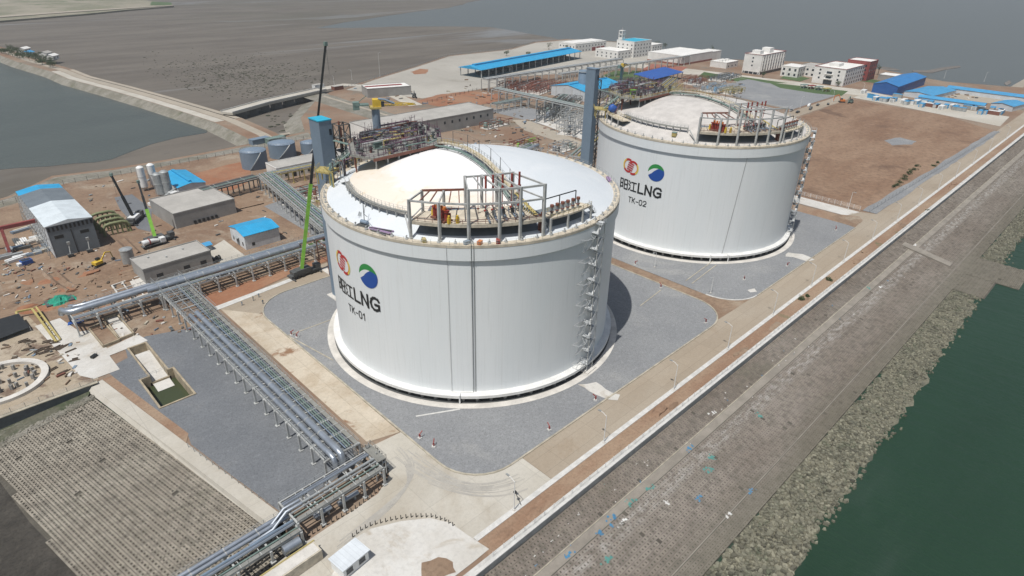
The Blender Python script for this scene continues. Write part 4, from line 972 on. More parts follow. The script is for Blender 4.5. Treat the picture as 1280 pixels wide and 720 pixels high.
def valve_platform(c, lab):
    t = thing('valve_platform', lab, 'platform', (*c, 0), 0, 'small roof valve platforms')
    z = 49.9; A = [-103, -82.5]; k = 8
    o = [(41.3*cos(radians(A[0]+(A[1]-A[0])*i/k)), 41.3*sin(radians(A[0]+(A[1]-A[0])*i/k))) for i in range(k+1)]
    zz_ = 0
    n = [(37.4*cos(radians(A[0]+(A[1]-A[0])*i/k)), 37.4*sin(radians(A[0]+(A[1]-A[0])*i/k))) for i in range(k+1)]
    MB().prism(o+n[::-1], z-.35, z).build('deck', M['ringbeam'], t)
    for i in (0, 3, 6, 8):
        MB().bar((*o[i], 46), (*o[i], z), .45).build('post', M['steel_grey'], t); MB().bar((*n[i], zr(*n[i])-.2), (*n[i], z), .35).build('post', M['steel_grey'], t)
    m = MB(); m.add([(x*.965, y*.965, zr(x*.965, y*.965)+.15) for x, y in o]+[(x*.9, y*.9, zr(x*.9, y*.9)+.2) for x, y in n], [(i, i+1, k+2+i, k+1+i) for i in range(k)]); m.build('under_deck_shade', M['darkwall'], t)  # dark sheet painting the shade beneath this small deck
    m = MB(); railing(m, [(*p, z) for p in o], 1.1, 2, .045); railing(m, [(*p, z) for p in n], 1.1, 2, .045); m.build('handrail', M['yellow_dull'], t)
    for i in range(6):
        q = (i+.8)/7; x = o[0][0]*(1-q)+o[7][0]*q; y = o[0][1]*(1-q)+o[7][1]*q+1.3
        m = MB().m(0); m.cyl(x, y, z, z+2.3, .34, 8); m.m(1); m.cyl(x, y, z+2.3, z+2.9, .5, 8); m.cyl(x, y, z+1.0, z+1.25, .5, 8); m.build('safety_valve', [M['pipe_silver'], M['rust']], t, True)
    m = MB(); a, b = n[0], n[7]
    for p in (a, b, ((a[0]+b[0])/2, (a[1]+b[1])/2)): m.bar((*p, z), (*p, z+3.6), .2)
    m.bar((*a, z+3.6), (*b, z+3.6), .22); m.build('hoist_frame', M['black'], t)
    m = MB(); p = o[8]; m.bar((p[0], p[1]+1.5, z), (p[0]+3.8, p[1]+1.9, 46.1), 1.2, .2); railing(m, [(p[0], p[1]+.9, z), (p[0]+3.8, p[1]+1.3, 46.1)], 1.1, 1.5, .04); m.build('stair', M['steel_grey'], t)
    m = MB()
    for i in range(4): m.cyl(-10.6-.7*(i % 2), -38.2-.8*(i//2), 46.2, 50.5+.4*i, .3, 8)
    m.build('vertical_header', M['rust'], t, True)
    return t
valve_platform((0, 0), 'small deck with six silver safety valves beside the pump frame of the nearer tank')
valve_platform(T2C, 'small deck with six silver safety valves beside the pump frame of the farther tank')
# ---------------------------------------------------------------- inland piping platform on the roof
def piping_platform(c, lab, num):
    t = thing('piping_platform', lab, 'platform', (*c, 0), 0, 'roof piping platforms')
    rn = random.Random(20+num); z = 54.6
    pl = [(-22, 17.2), (3, 17.6), (12, 30), (14, 43.5), (-8, 43.5), (-19, 36), (-25, 25)]
    def pick(y0=18, y1=42.5):
        y = rn.uniform(y0, y1); xl = -22-(y-17)*.37 if y < 25 else (-25+(y-25)*.55 if y < 36 else -19+(y-36)*1.47); xr = 3+(y-17.6)*.7 if y < 30 else 12
        return rn.uniform(xl+.5, xr-.5), y, xl+.5, xr-.5
    MB().prism(pl, z-.5, z).build('deck', M['grating'], t)
    MB().prism([(-22.2, 16.9), (3.1, 17.3), (3.1, 17.7), (-22.2, 17.3)], z-.8, z).build('edge_beam', M['rust'], t)
    for x, y in ((-21, 18), (-17, 18), (-13, 18), (-9, 18), (-5, 18), (-1, 18), (2.6, 18.5), (-23.5, 25), (-16, 26), (-8, 27), (0, 28), (9, 29), (-18.5, 34), (-10, 35), (-2, 36), (6, 36), (12, 36), (-8, 41), (0, 41.4), (8, 40.5)):
        MB().bar((x, y, zr(x, y)-.3), (x, y, z-.4), .36).build('post', M['rust'] if y > 18 else M['steel_grey'], t)
    m = MB(); railing(m, [(a, b, z) for a, b in pl+[pl[0]]], 1.15, 1.7, .05); m.build('handrail', M['purple'] if num == 1 else M['yellow_dull'], t)
    m = MB()
    for i in range(150):
        x, y, _a, _b = pick(); h = rn.uniform(1.6, 4.4); m.bar((x, y, z), (x, y, z+h), .1)
        if i % 2: m.bar((x, y, z+h*.8), (x+rn.uniform(-3, 3), y, z+h*.8), .08)
        if i % 3 == 0: m.bar((x, y, z+h*.6), (x, y+rn.uniform(-3, 3), z+h*.6), .08)
    m.build('scaffold_pole', M['purple'], t); tag(t.children[-1], None, None, None, 'stuff')
    cols = [M['purple'], M['steel_dark'], M['pipe_silver'], M['green_steel'], M['purple'], M['steel_grey'], M['steel_dark'], M['yellow_dull'], M['rust']]
    for i in range(50):
        xx, y, x0, x1 = pick(); x0 = rn.uniform(x0, x0*.4+x1*.6); x1 = min(x1, x0+rn.uniform(4, 13)); h = z+rn.uniform(.6, 2.4); r = rn.choice((.1, .14, .2, .28))
        m = MB()
        if rn.random() < .5: m.tube([(x0, y, z), (x0, y, h), (x1, y, h), (x1, y, z)], r, 6)
        else: m.tube([(x0, y, h), (x1*.6+x0*.4, y, h), (x1*.6+x0*.4, y+rn.uniform(-4, 4), h), (x1, y, h)], r, 6)
        m.build('pipe', cols[i % 9], t, True)
    for i in range(44):
        x, y, _a, _b = pick(); h = rn.uniform(1.0, 2.6); m = MB().m(0); m.cyl(x, y, z, z+h, rn.uniform(.25, .5), 8); m.m(1); m.cyl(x, y, z+h*.6, z+h*.75, .65, 8); m.cyl(x, y, z+h, z+h+.3, .6, 8)
        m.build('valve', [cols[(i+2) % 9], M['steel_dark']], t, True)
    for x, y, mm in ((-9, 37, 'pipe_blue'), (0, 38, 'pipe_blue'), (-15, 26, 'greenp' if num == 2 else 'green_steel'), (-8, 31, 'steel_dark')):
        m = MB(); m.box(x-1.2, y-.8, z, x+1.2, y+.8, z+1.7); m.box(x-1.4, y-1, z+1.7, x+1.4, y+1, z+1.85); m.build('control_cabinet', M[mm], t)
    # sloped walkways going down to rim and lift tower
    m = MB(); m.bar((-24, 27, z), (-30.5, 29, 50.2), 1.3, .15); m.bar((-19.3, 35.5, z), (-22, 39.5, 55.5), 1.3, .15); railing(m, [(-24, 27.7, z), (-30.5, 29.7, 50.2)], 1.1, 2, .05); railing(m, [(-24, 26.3, z), (-30.5, 28.3, 50.2)], 1.1, 2, .05)
    m.build('stair_flight', M['green_steel'], t)
    m = MB(); m.prism([(-31.5, 27), (-26.5, 29.5), (-30, 35), (-33.5, 31.5)], 49.6, 50.0); railing(m, [(-31.5, 27, 50), (-33.5, 31.5, 50), (-30, 35, 50)], 1.1, 1.6, .05)
    for x, y in ((-31.2, 27.4), (-32.9, 31.2), (-30, 34.2)): m.bar((x, y, 46), (x, y, 49.6), .3)
    m.build('landing', M['yellow_dull'], t)
    for i in range(9):
        a = radians(rn.uniform(128, 146)); r = rn.uniform(38, 41); x, y = r*cos(a), r*sin(a); m = MB(); m.tube([(x, y, 46), (x, y, rn.uniform(49, 53)), (x+rn.uniform(-2, 3), y+rn.uniform(-2, 3), 53)], rn.choice((.16, .25)), 6)
        m.build('riser_pipe', cols[i % 9], t, True)
    return t
piping_platform((0, 0), 'crowded piping platform with plum coloured scaffold behind the cream dome', 1)
piping_platform(T2C, 'crowded piping platform with yellow rails behind the grey dome', 2)
# ---------------------------------------------------------------- lift shafts and pipe riser towers
def lift_tower(c, lab, h, top, a=2.1, b=3.0):
    t = thing('lift_tower', lab, 'tower', (c[0]-23.9, c[1]+42.9, 0))
    MB().box(-a, -b, .4, a, b, h).build('shaft_cladding', M['lift'], t)
    MB().prism([(-a-.15, -b-.15), (a+.15, -b-.15), (a+.15, b+.15), (-a-.15, b+.15)], h, h+.35).build('roof', top, t)
    MB().box(-3.6, -4.0, 0, 3.6, 4.2, .4).build('footing', M['padw'], t)
    MB().box(a, -1.2, h-4.6, a+.15, .9, h-2.4).build('window', M['win'], t)
    MB().box(a-1.1, -b-.14, h-4.4, a-.3, -b, h-2.6).build('window', M['win'], t)
    return t
lift_tower((0, 0), 'tall blue grey lift tower with cyan cap beside the nearer tank', 61.6, M['liftroof'])
lift_tower((T2C[0]+7.7, T2C[1]+4.9), 'tall blue grey lift tower with plain top beside the farther tank', 62.6, M['lift'], 1.45, 2.6)
def lattice(c, lab, h, w_, m1, m2):
    t = thing('pipe_riser_tower', lab, 'tower', (*c, 0), 0)
    m = MB()
    for x in (-w_, w_):
        for y in (-w_, w_): m.bar((x, y, 0), (x, y, h), .35)
    k = int(h/4)
    for i in range(k):
        z0, z1 = h*i/k, h*(i+1)/k
        for (a, b), (c_, d) in (((-w_, -w_), (w_, -w_)), ((w_, -w_), (w_, w_)), ((w_, w_), (-w_, w_)), ((-w_, w_), (-w_, -w_))):
            m.bar((a, b, z1), (c_, d, z1), .22)
            if i % 2: a, b, c_, d = c_, d, a, b
            m.bar((a, b, z0), (c_, d, z1), .18)
    m.build('lattice_frame', m1, t)
    for i, (x, y, r) in enumerate(((-.9, -.4, .3), (0, .5, .35), (.8, -.6, .28), (1.2, .8, .2))): MB().cyl(x, y, 0, h+1-2*i, r, 8).build('riser_pipe', (m2, M['rust'], M['pipe_silver'], M['steel_dark'])[i], t, True)
    m = MB()
    for i in range(k): m.box(-w_, -w_, h*i/k-.1, w_*.2, w_, h*i/k)
    m.build('landing', M['grating'], t)
    return t
lattice((-16.6, 43.6), 'dark and rust lattice pipe tower behind the nearer blue grey lift tower', 59, 1.9, M['steel_dark'], M['rust'])
lattice((T2C[0]-11.0, T2C[1]+49.5), 'dark lattice pipe tower behind the farther blue grey lift tower', 57, 1.6, M['steel_dark'], M['steel_grey'])
# ---------------------------------------------------------------- stair towers on the walls
def stair_tower(c, lab, ac):
    t = thing('stair_tower', lab, 'stair tower', (*c, 0), radians(ac), 'escape stairs on the tank walls')
    # local frame: x outwards from the wall, y along it
    r0 = 43.1
    for y in (-1.4, 1.4): MB().bar((r0+2.3, y, 0), (r0+2.3, y, 46.2), .16).build('mast', M['steel_grey'], t)
    MB().bar((r0+.4, 1.4, 2.5), (r0+.4, 1.4, 46), .15).build('mast', M['steel_grey'], t)
    n = 10; dz = 45.2/n
    for i in range(n):
        z = .8+dz*i
        m = MB(); m.box(r0+.1, .5, z+dz-.12, r0+2.4, 1.8, z+dz); m.box(r0+.1, -1.8, z+dz/2-.12, r0+2.4, -.5, z+dz/2)
        m.build('landing', M['pale_steel'], t)
        m = MB(); m.bar((r0+.8, 1.2, z), (r0+.8, -1.2, z+dz/2), .75, .1); m.bar((r0+1.8, -1.2, z+dz/2), (r0+1.8, 1.2, z+dz), .75, .1)
        railing(m, [(r0+2.35, -1.2, z+dz/2), (r0+2.35, 1.2, z+dz)], 1.1, 1.2, .045); railing(m, [(r0+.3, 1.2, z), (r0+.3, -1.2, z+dz/2)], 1.1, 1.2, .045)
        m.build('stair_flight', M['pale_steel'], t)
        m = MB(); railing(m, [(r0+.2, 1.85, z+dz), (r0+2.4, 1.85, z+dz), (r0+2.4, .4, z+dz)], 1.1, .8, .03)
        m.build('landing_rail', M['pale_steel'], t)
    # pentagonal stand-off frames
    for i in range(7):
        z = 4.5+i*6.4; m = MB(); y0 = -6.2
        pts = [(r0, y0, z), (r0+1.8, y0+.4, z+.2), (r0+2.5, y0+2.4, z+.2), (r0+1.6, -1.4, z), (r0, -1.5, z)]
        m.path(pts+[pts[0]], .09); m.path([pts[1], pts[3]], .07); m.path([pts[2], pts[4]], .07)
        for p in (pts[1], pts[2]): m.bar(p, (r0+.05, p[1]+1.0, z-4.2), .09)
        m.path([(r0+.05, y0+1.4, z-4.2), (r0+.05, -1.4, z-4.2)], .1); m.bar(pts[2], (r0+.6, -1.6, z-4.4), .11)
        m.build('bracket_frame', M['pale_steel'], t)
    MB().box(r0, -.4, 45.6, r0+2.5, 2.0, 45.8).build('roof_cap', M['galv'], t)
    MB().box(r0+.2, -2.2, .1, r0+3.2, 2.4, .5).build('footing', M['padw'], t)
    return t
stair_tower((0, 0), 'grey escape stair with bracket frames climbing the right side of the nearer tank', -83.5)
stair_tower(T2C, 'grey escape stair climbing the far right side of the farther tank', -67)

# ---------------------------------------------------------------- loose kit standing on the tank rims
def rimthing(name, lab, cat, c, x, y, z=46.02, rz=0, group=None): return thing(name, lab, cat, (c[0]+x, c[1]+y, z), rz, group)
M['mauve'] = paint('mauve_sheet', (.36, .25, .40), .7, var=.35, scale=1.5)
rn = random.Random(55)
t = rimthing('pipe_bundle', 'mauve wrapped pipe bundle heaped on the front left rim of the nearer tank', 'pipes', (0, 0), -39.9, -11.5, 46.05, atan2(-11.5, -39.9)+pi/2)
for i in range(9): a = rn.uniform(-.25, .25); MB().bar((-3.2+rn.uniform(-.6, .6), -.5+i*.13, .15+.1*(i % 4)), (3.2+rn.uniform(-.6, .6), -.5+i*.13+a*4, .3+.12*(i % 4)), .26).build('pipe', M['mauve'] if i % 3 else M['steel_dark'], t)
t = rimthing('winch', 'dark winch with thin derrick pole on the left rim of the nearer tank', 'winch', (0, 0), -40.6, -5.6, 46.05, .3)
MB().box(-1.0, -1.6, 0, 1.0, 1.6, .5).build('skid', M['steel_dark'], t); MB().tube([(0, -1, 1), (0, 1, 1)], .55, 10).build('drum', M['pipe_blue'], t, True)
m = MB(); m.bar((0, 0, 0), (.2, 0, 6), .14); m.bar((.2, 0, 3), (2.5, 1.5, 4.2), .1); m.bar((-1.5, -2.5, 3.4), (.2, 0, 3), .1); m.build('derrick', M['steel_dark'], t)
t = rimthing('ladder', 'short metal ladder lying on the white roof left of the winch', 'ladder', (0, 0), -38.6, -.5, zr(-38.6, -.5)+.15, .9)
m = MB(); m.bar((-2, -.3, 0), (2, -.3, 0), .1); m.bar((-2, .3, 0), (2, .3, 0), .1)
for i in range(9): m.bar((-1.8+i*.45, -.3, 0), (-1.8+i*.45, .3, 0), .07)
m.build('rails_and_rungs', M['galv'], t)
for i, (x, y, mm, lab) in enumerate(((-28.9, -31.3, 'pipe_blue', 'small blue box hung at the front rim beneath the pump frame'), (-26.6, -33.4, 'orange', 'small orange box on the front rim beside the blue box'), (-22.9, -35.8, 'red', 'red hose box on the front rim, larger than the orange one'), (-35.6, -23.5, 'yellow_dull', 'tan crate on the rim left of the pump frame'))):
    t = rimthing('tool_box', lab, 'box', (0, 0), x, y, 46.02, i*.4); s_ = 1.25 if i == 2 else 1
    MB().box(-.7*s_, -.45, 0, .7*s_, .45, .75).build('body', M[mm], t); MB().box(-.74*s_, -.49, .75, .74*s_, .49, .85).build('lid', M[mm], t)
t = rimthing('pipe_bundle', 'mauve wrapped bundle at the far right rim of the nearer tank', 'pipes', (0, 0), 34.6, -24.3, 46.05, .9)
for i in range(6): MB().bar((-1.7, -.5+i*.2, .2+.15*(i % 3)), (1.7, -.6+i*.22, .35+.15*(i % 3)), .3).build('pipe', M['mauve'], t)
t = rimthing('tarpaulin', 'blue tarpaulin covered drum on the left rim platform of the farther tank', 'tarpaulin', T2C, -31.5, 23.8, 49.0, 0)
MB().blob(0, 0, 2.2, 1.9, 1.9, 1.8, 10, .12).build('cover', M['deepblue'], t, True); MB().box(-1.5, -1.5, .1, 1.5, 1.5, .6).build('pallet', M['deck'], t)
t = rimthing('rim_platform', 'dark fronted curved landing on the left rim of the farther tank', 'platform', T2C, 0, 0, 0)
A = [radians(k) for k in range(134, 166, 4)]; o = [(41.2*cos(a), 41.2*sin(a)) for a in A]; n_ = [(37.2*cos(a), 37.2*sin(a)) for a in A]
MB().prism(o+n_[::-1], 48.7, 49.0).build('deck', M['ringbeam'], t); m = MB(); railing(m, [(*p, 49) for p in o], 1.1, 2, .05); railing(m, [(*p, 49) for p in n_], 1.1, 2, .05); m.build('handrail', M['yellow_dull'], t)
for p in o[::2]: MB().bar((*p, 46), (*p, 48.8), .4).build('post', M['steel_grey'], t)
m = MB(); m.add([(x*.975, y*.975, zr(x*.975, y*.975)+.15) for x, y in o]+[(x, y, zr(x, y)+.25) for x, y in n_], [(i, i+1, len(o)+i+1, len(o)+i) for i in range(len(o)-1)]); m.build('under_deck_shade', M['darkwall'], t)  # dark sheet stands in for shade below the landing
t = rimthing('tool_box', 'yellow green crate standing on the front left rim of the farther tank', 'box', T2C, -37.5, -10.5, zr(-37.5, -10.5)+.1, .3)
MB().box(-1, -.8, 0, 1, .8, 1.3).build('body', M['yellow_dull'], t); MB().box(-1.05, -.85, 1.3, 1.05, .85, 1.42).build('lid', M['green_steel'], t)
# ================================================================ PIPE RACKS
def rack(label, p0, p1, wd, z, pitch, pipes, group=None, rail=True, z_low=None, inset=0, col=None, end_beams=True, name='pipe_rack', trim=None, post=.45, ties=0):
    """elevated rack running p0 -> p1 (left edge on the left of travel is +wd/2)"""
    p0 = Vector(p0); p1 = Vector(p1); L = (p1-p0).length; a = atan2(p1.y-p0.y, p1.x-p0.x); col = col or M['steel_grey']
    t = thing(name, label, 'pipe rack', (p0.x, p0.y, 0), a, group)
    n = max(1, int(round(L/pitch))); h = wd/2
    for i in range(n+1):
        x = L*i/n
        if trim and not trim(x, L): continue
        m = MB()
        for y in (-h+inset, h-inset): m.box(x-post/2, y-post/2, 0, x+post/2, y+post/2, z-.25); m.box(x-.5, y-.5, 0, x+.5, y+.5, .35)
        m.box(x-.18, -h, z-.5, x+.18, h, z-.05)
        if z_low: m.box(x-.15, -h, z_low-.35, x+.15, h, z_low)
        m.build('trestle', col, t)
    m = MB()
    for y in (-h+.15, h-.15): m.bar((-.3, y, z-.25), (L+.3, y, z-.25), .22, .5)
    m.build('edge_beam', col, t)
    if ties:
        m = MB(); k = int(L/ties)
        for i in range(k+1): m.bar((L*i/k, -h, z+.05), (L*i/k, h, z+.05), .14, .14)
        m.build('cross_tie', col, t)
    if rail:
        m = MB(); railing(m, [(0, h, z), (L, h, z)], 1.1, 2.2, .04); railing(m, [(0, -h, z), (L, -h, z)], 1.1, 2.2, .04); m.build('handrail', M['galv'], t)
        m = MB(); m.box(0, h-1.1, z-.02, L, h-.1, z+.04); m.build('grating_walkway', M['grating'], t)
    for (y, r, dz, mm, *e) in pipes:
        x0, x1 = (e+[0, L])[:2] if e else (0, L)
        m = MB(); m.tube([(x0, y, z+dz+r), ((x0+x1)/2, y, z+dz+r), (x1, y, z+dz+r)], r, 10 if r > .3 else 6); o = m.build('pipe', M[mm], t, True)
        if r > .3:
            b = MB(); q = int((x1-x0)/6)
            for i in range(1, q): b.cyl(0, 0, -.14, .14, r*1.07, 12, cap=False)
            # bands round the cladding
            b = MB()
            for i in range(1, q): x = x0+(x1-x0)*i/q; b.tube([(x-.1, y, z+dz+r), (x+.1, y, z+dz+r)], r*1.06, 12)
            if q > 1: b.build('cladding_band', M['steel_grey'], o, True)
    return t
# A: main rack across the gravel field
rack('long pipe rack with two thick silver pipes crossing the left gravel field', (-67.3, 86), (-67.3, -31), 9.0, 5.2, 6.3,
     [(-2.9, .62, .15, 'pipe_silver', 32, 115.5), (-.9, .78, .15, 'pipe_silver', 32, 115.5), (1.0, .16, .3, 'pipe_blue'), (1.6, .12, .3, 'green_steel'), (2.2, .16, .3, 'green_steel'), (2.8, .10, .3, 'pipe_silver'), (-4.0, .12, .2, 'galv')], ties=3.1)
# lattice cable deck covering the inland end
t = thing('cable_tray_frame', 'white latticed cable tray frame above the inland end of the long pipe rack', 'frame', (-67.3, 68, 5.6))
m = MB()
for y in range(-17, 19, 2): m.bar((-4.4, y, .5), (4.4, y, .5), .14); m.bar((-4.4, y, 2.3), (-4.4, y, .3), .12)
for x in (-4.4, -1.5, 1.2, 4.4): m.bar((x, -17, .55), (x, 17, .55), .18)
for y in range(-17, 17, 4): m.bar((-4.4, y, .5), (-1.5, y+4, .5), .1); m.bar((1.2, y, .5), (4.4, y+4, .5), .1)
m.build('top_lattice', M['galv'], t)
m = MB()
for x in (-4.4, 4.4):
    for k in (1.2, 2.3): m.bar((x, -17, k), (x, 17, k), .09)
m.build('side_rail', M['galv'], t)
# end header: pipes drop and turn into the jetty rack
t = thing('valve_station', 'tangle of valves, ladders and bent pipes at the corner of the two racks', 'valve station', (-61.6, -33.5, 0))
for i, (x, r) in enumerate(((-8.5, .62), (-6.6, .78))):
    m = MB(); m.tube([(x, 4.2, 5.35+r), (x, 2.6, 5.35+r), (x, 1.5, 5.1+r), (x, .8, 4.2), (x, .6, 1.5)], r, 12); m.build('pipe_elbow', M['pipe_silver'], t, True)
rn = random.Random(77)
for i in range(9):
    x = rn.uniform(-3.2, 1.2); y = rn.uniform(-6.5, -.5); m = MB(); m.cyl(x, y, 0, rn.uniform(3, 6.2), .14, 6); m.tube([(x-1, y, 2.2), (x+1, y+.5, 2.2)], .22, 8); m.build('riser', M['steel_grey'], t, True)
for i in range(7):
    x = rn.uniform(-3, 1.4); y = rn.uniform(-6.8, -1); z = rn.uniform(1.0, 3.2); m = MB(); m.blob(x, y, z, .6, .6, .6, 8, .1); m.cyl(x, y, z, z+1.2, .16, 6); m.cyl(x, y, z+1.2, z+1.3, .45, 10); m.build('valve', M['black'] if i % 2 else M['steel_dark'], t, True)
for k, (x, y) in enumerate(((-2.2, 2), (.6, .8))):
    m = MB()
    for s_ in (-.45, .45): m.bar((x+s_, y, 0), (x+s_-1.6, y-1.5, 6.8), .14)
    for i in range(14): q = i/14; m.bar((x-.45-1.6*q, y-1.5*q, 6.8*q), (x+.45-1.6*q, y-1.5*q, 6.8*q), .1)
    m.build('ladder', M['galv'], t)
m = MB(); m.box(-1.6, -6, 4.9, .6, .5, 5.02); railing(m, [(-1.6, -6, 5), (.6, -6, 5), (.6, .5, 5), (-1.6, .5, 5)], 1.1, 1.5, .05); m.build('platform', M['grating'], t)
# B: rack along the gate road to the jetty (two levels)
rack('two-level rack carrying pipes past the gate towards the jetty', (-63.5, -38), (-84.5, -38.8), 7.6, 5.0, 5.2,
     [(-2.6, .2, .1, 'pipe_silver'), (-1.9, .28, .1, 'pipe_silver'), (.2, .34, .1, 'galv'), (1.1, .2, .1, 'galv'), (2.2, .14, .1, 'green_steel')], z_low=2.6, ties=3.5)
rack('lower rack of silver pipes running out along the west slope', (-84.5, -40.2), (-150, -42), 7.0, 3.4, 6.5,
     [(-2.4, .5, .1, 'pipe_silver'), (-1.3, .45, .1, 'pipe_silver'), (.2, .3, .1, 'pipe_blue'), (1.0, .3, .1, 'pipe_silver'), (2.3, .16, .1, 'green_steel')], ties=4)
t = thing('pipe_bend', 'pair of dog-legged silver pipes stepping down between the two gate racks', 'pipe', (-84.5, -39, 0))
for i in range(2): MB().tube([(3, 1.0-i*1.1, 5.6), (-.5, 1.0-i*1.1, 5.6), (-4, .2-i*1.1, 3.9), (-9, -.2-i*1.1, 3.9)], .32, 8).build('pipe', M['pipe_silver'], t, True)
# pipes and kit slung under rack B
for i, (x, y, r, L_) in enumerate(((-72, -40.5, .6, 5), (-78, -40.2, .6, 4), (-87, -44.2, 1.1, 3.6))):
    t = thing('vessel', ('short silver pipe spool lying under the gate rack, nearer the rack corner', 'short silver pipe spool lying under the gate rack, nearer the jetty', 'fat silver drum lying beside the dull yellow container')[i], 'vessel', (x, y, 0))
    MB().tube([(-L_/2, 0, r+.6), (L_/2, 0, r+.6)], r, 14).build('shell', M['pipe_silver'], t, True)
    for q in (-.3, .3): MB().box(L_*q-.2, -r*.8, 0, L_*q+.2, r*.8, .9).build('saddle', M['steel_grey'], t)
# C: rack along X behind the near pad, west part with two fat pipes ending in the elbow at the far left
rack('wide east west rack with two fat silver pipes behind the nearer tank road', (-97, 80.2), (14, 80.2), 11.5, 5.6, 6.2,
     [(-1.9, .95, .2, 'pipe_silver', 22, 76), (.6, .62, .2, 'pipe_silver', 20, 90), (2.7, .3, .2, 'pipe_blue'), (3.5, .25, .2, 'galv'), (4.3, .18, .2, 'galv'), (-3.8, .3, .2, 'galv'), (-4.5, .2, .2, 'pipe_blue')], z_low=3.4, ties=3.1)
t = thing('pipe_elbow', 'large silver pipe bending down at the end of the east west rack beside green netting', 'pipe', (-97, 80, 0))
MB().tube([(24, -.5, 6.8), (4, -.5, 6.6), (.8, -.3, 6.5), (-.6, 1.0, 6.4), (-1.4, 4, 6.0), (-1.5, 6, 4)], .95, 12).build('pipe', M['pipe_silver'], t, True)
MB().tube([(24, 2, 6.8), (5, 2, 6.6), (2, 3, 6.4), (1.2, 6, 5.6)], .7, 12).build('pipe', M['pipe_silver'], t, True)
rack('pipe rack continuing east behind the nearer tank with thin pipes', (14, 80.2), (150, 80.2), 9, 6.0, 6.5,
     [(-2.8, .5, .1, 'pipe_silver'), (-1.4, .3, .1, 'galv'), (-.4, .4, .1, 'pipe_blue'), (.8, .3, .1, 'galv'), (2.2, .5, .1, 'pipe_silver')], z_low=3.6, ties=3.2)
# D: rack going inland between the yards
rack('green grey rack running inland past the blue roofed shed', (-3, 86), (9.5, 172), 9, 6.5, 6.2,
     [(-3, .4, .1, 'green_steel'), (-1.8, .3, .1, 'pipe_blue'), (-.6, .4, .1, 'green_steel'), (.6, .4, .1, 'galv'), (1.8, .3, .1, 'green_steel'), (3.0, .35, .1, 'galv')], z_low=4.0, col=M['steel_grey'], ties=2.6)
rack('dark pipe rack branching west towards the grey block building', (4, 171.5), (-24, 168), 6, 6.2, 5.6,
     [(-1.8, .45, .1, 'steel_dark'), (-.6, .4, .1, 'steel_dark'), (.7, .4, .1, 'green_steel'), (1.8, .35, .1, 'steel_dark')], col=M['steel_dark'])
rack('pipe rack running east in front of the long grey workshop', (9.5, 171), (72, 169), 6, 6.2, 6.2,
     [(-1.8, .35, .1, 'galv'), (-.4, .4, .1, 'yellow_dull'), (.8, .3, .1, 'green_steel'), (2, .35, .1, 'galv')], col=M['yellow_dull'])
# upper middle racks (seen between the tanks)
def S3(px, py): return P(px, py, 0)
rack('tall open pipe rack running diagonally in front of the canopy, nearer one', P(620, 112, 8), P(752, 141, 8), 10, 9, 9, [(-3, .5, .1, 'galv'), (-1, .4, .1, 'green_steel'), (1, .5, .1, 'galv'), (3, .4, .1, 'green_steel')], z_low=5.5, ties=5, post=.6, rail=False)
rack('grey pipe bridge running below the bright blue canopy', P(606, 101, 9), P(775, 75, 9), 9, 10, 10, [(-3, .6, .1, 'galv'), (-1, .5, .1, 'steel_grey'), (1, .6, .1, 'galv'), (3, .5, .1, 'steel_grey')], z_low=6.5, ties=5, post=.6, rail=False)
rack('pipe bridge running on from the canopy towards the office block', P(700, 93, 9), P(860, 70, 9), 7, 9, 11, [(-2, .5, .1, 'galv'), (0, .5, .1, 'steel_grey'), (2, .5, .1, 'galv')], ties=6, post=.6, rail=False)
rack('short green railed rack end beside the grey hard standing', P(617, 132, 5), P(655, 125, 5), 7, 6, 7, [(-2, .4, .1, 'green_steel'), (0, .4, .1, 'galv'), (2, .4, .1, 'green_steel')], z_low=3, post=.5)
rack('low rack crossing behind the dome with silver pipes and white duct', (98, 108), (150, 118), 10, 7, 7, [(-3.5, 1.0, .1, 'pipe_silver'), (-1, .5, .1, 'green_steel'), (1, .5, .1, 'green_steel'), (3, .5, .1, 'galv')], z_low=4, ties=3)
rack('long rack running inland behind the farther tank', (150, 84), (300, 150), 10, 8, 9, [(-3, .5, .1, 'galv'), (-1, .6, .1, 'yellow_dull'), (1, .5, .1, 'galv'), (3, .4, .1, 'green_steel')], z_low=5, ties=5, post=.55)
rack('yellow grey rack between the farther dome and blue canopy', (230, 118), (420, 196), 9, 7, 10, [(-3, .5, .1, 'yellow_dull'), (-1, .4, .1, 'galv'), (1, .5, .1, 'yellow_dull'), (3, .4, .1, 'galv')], z_low=4, ties=6, post=.5)
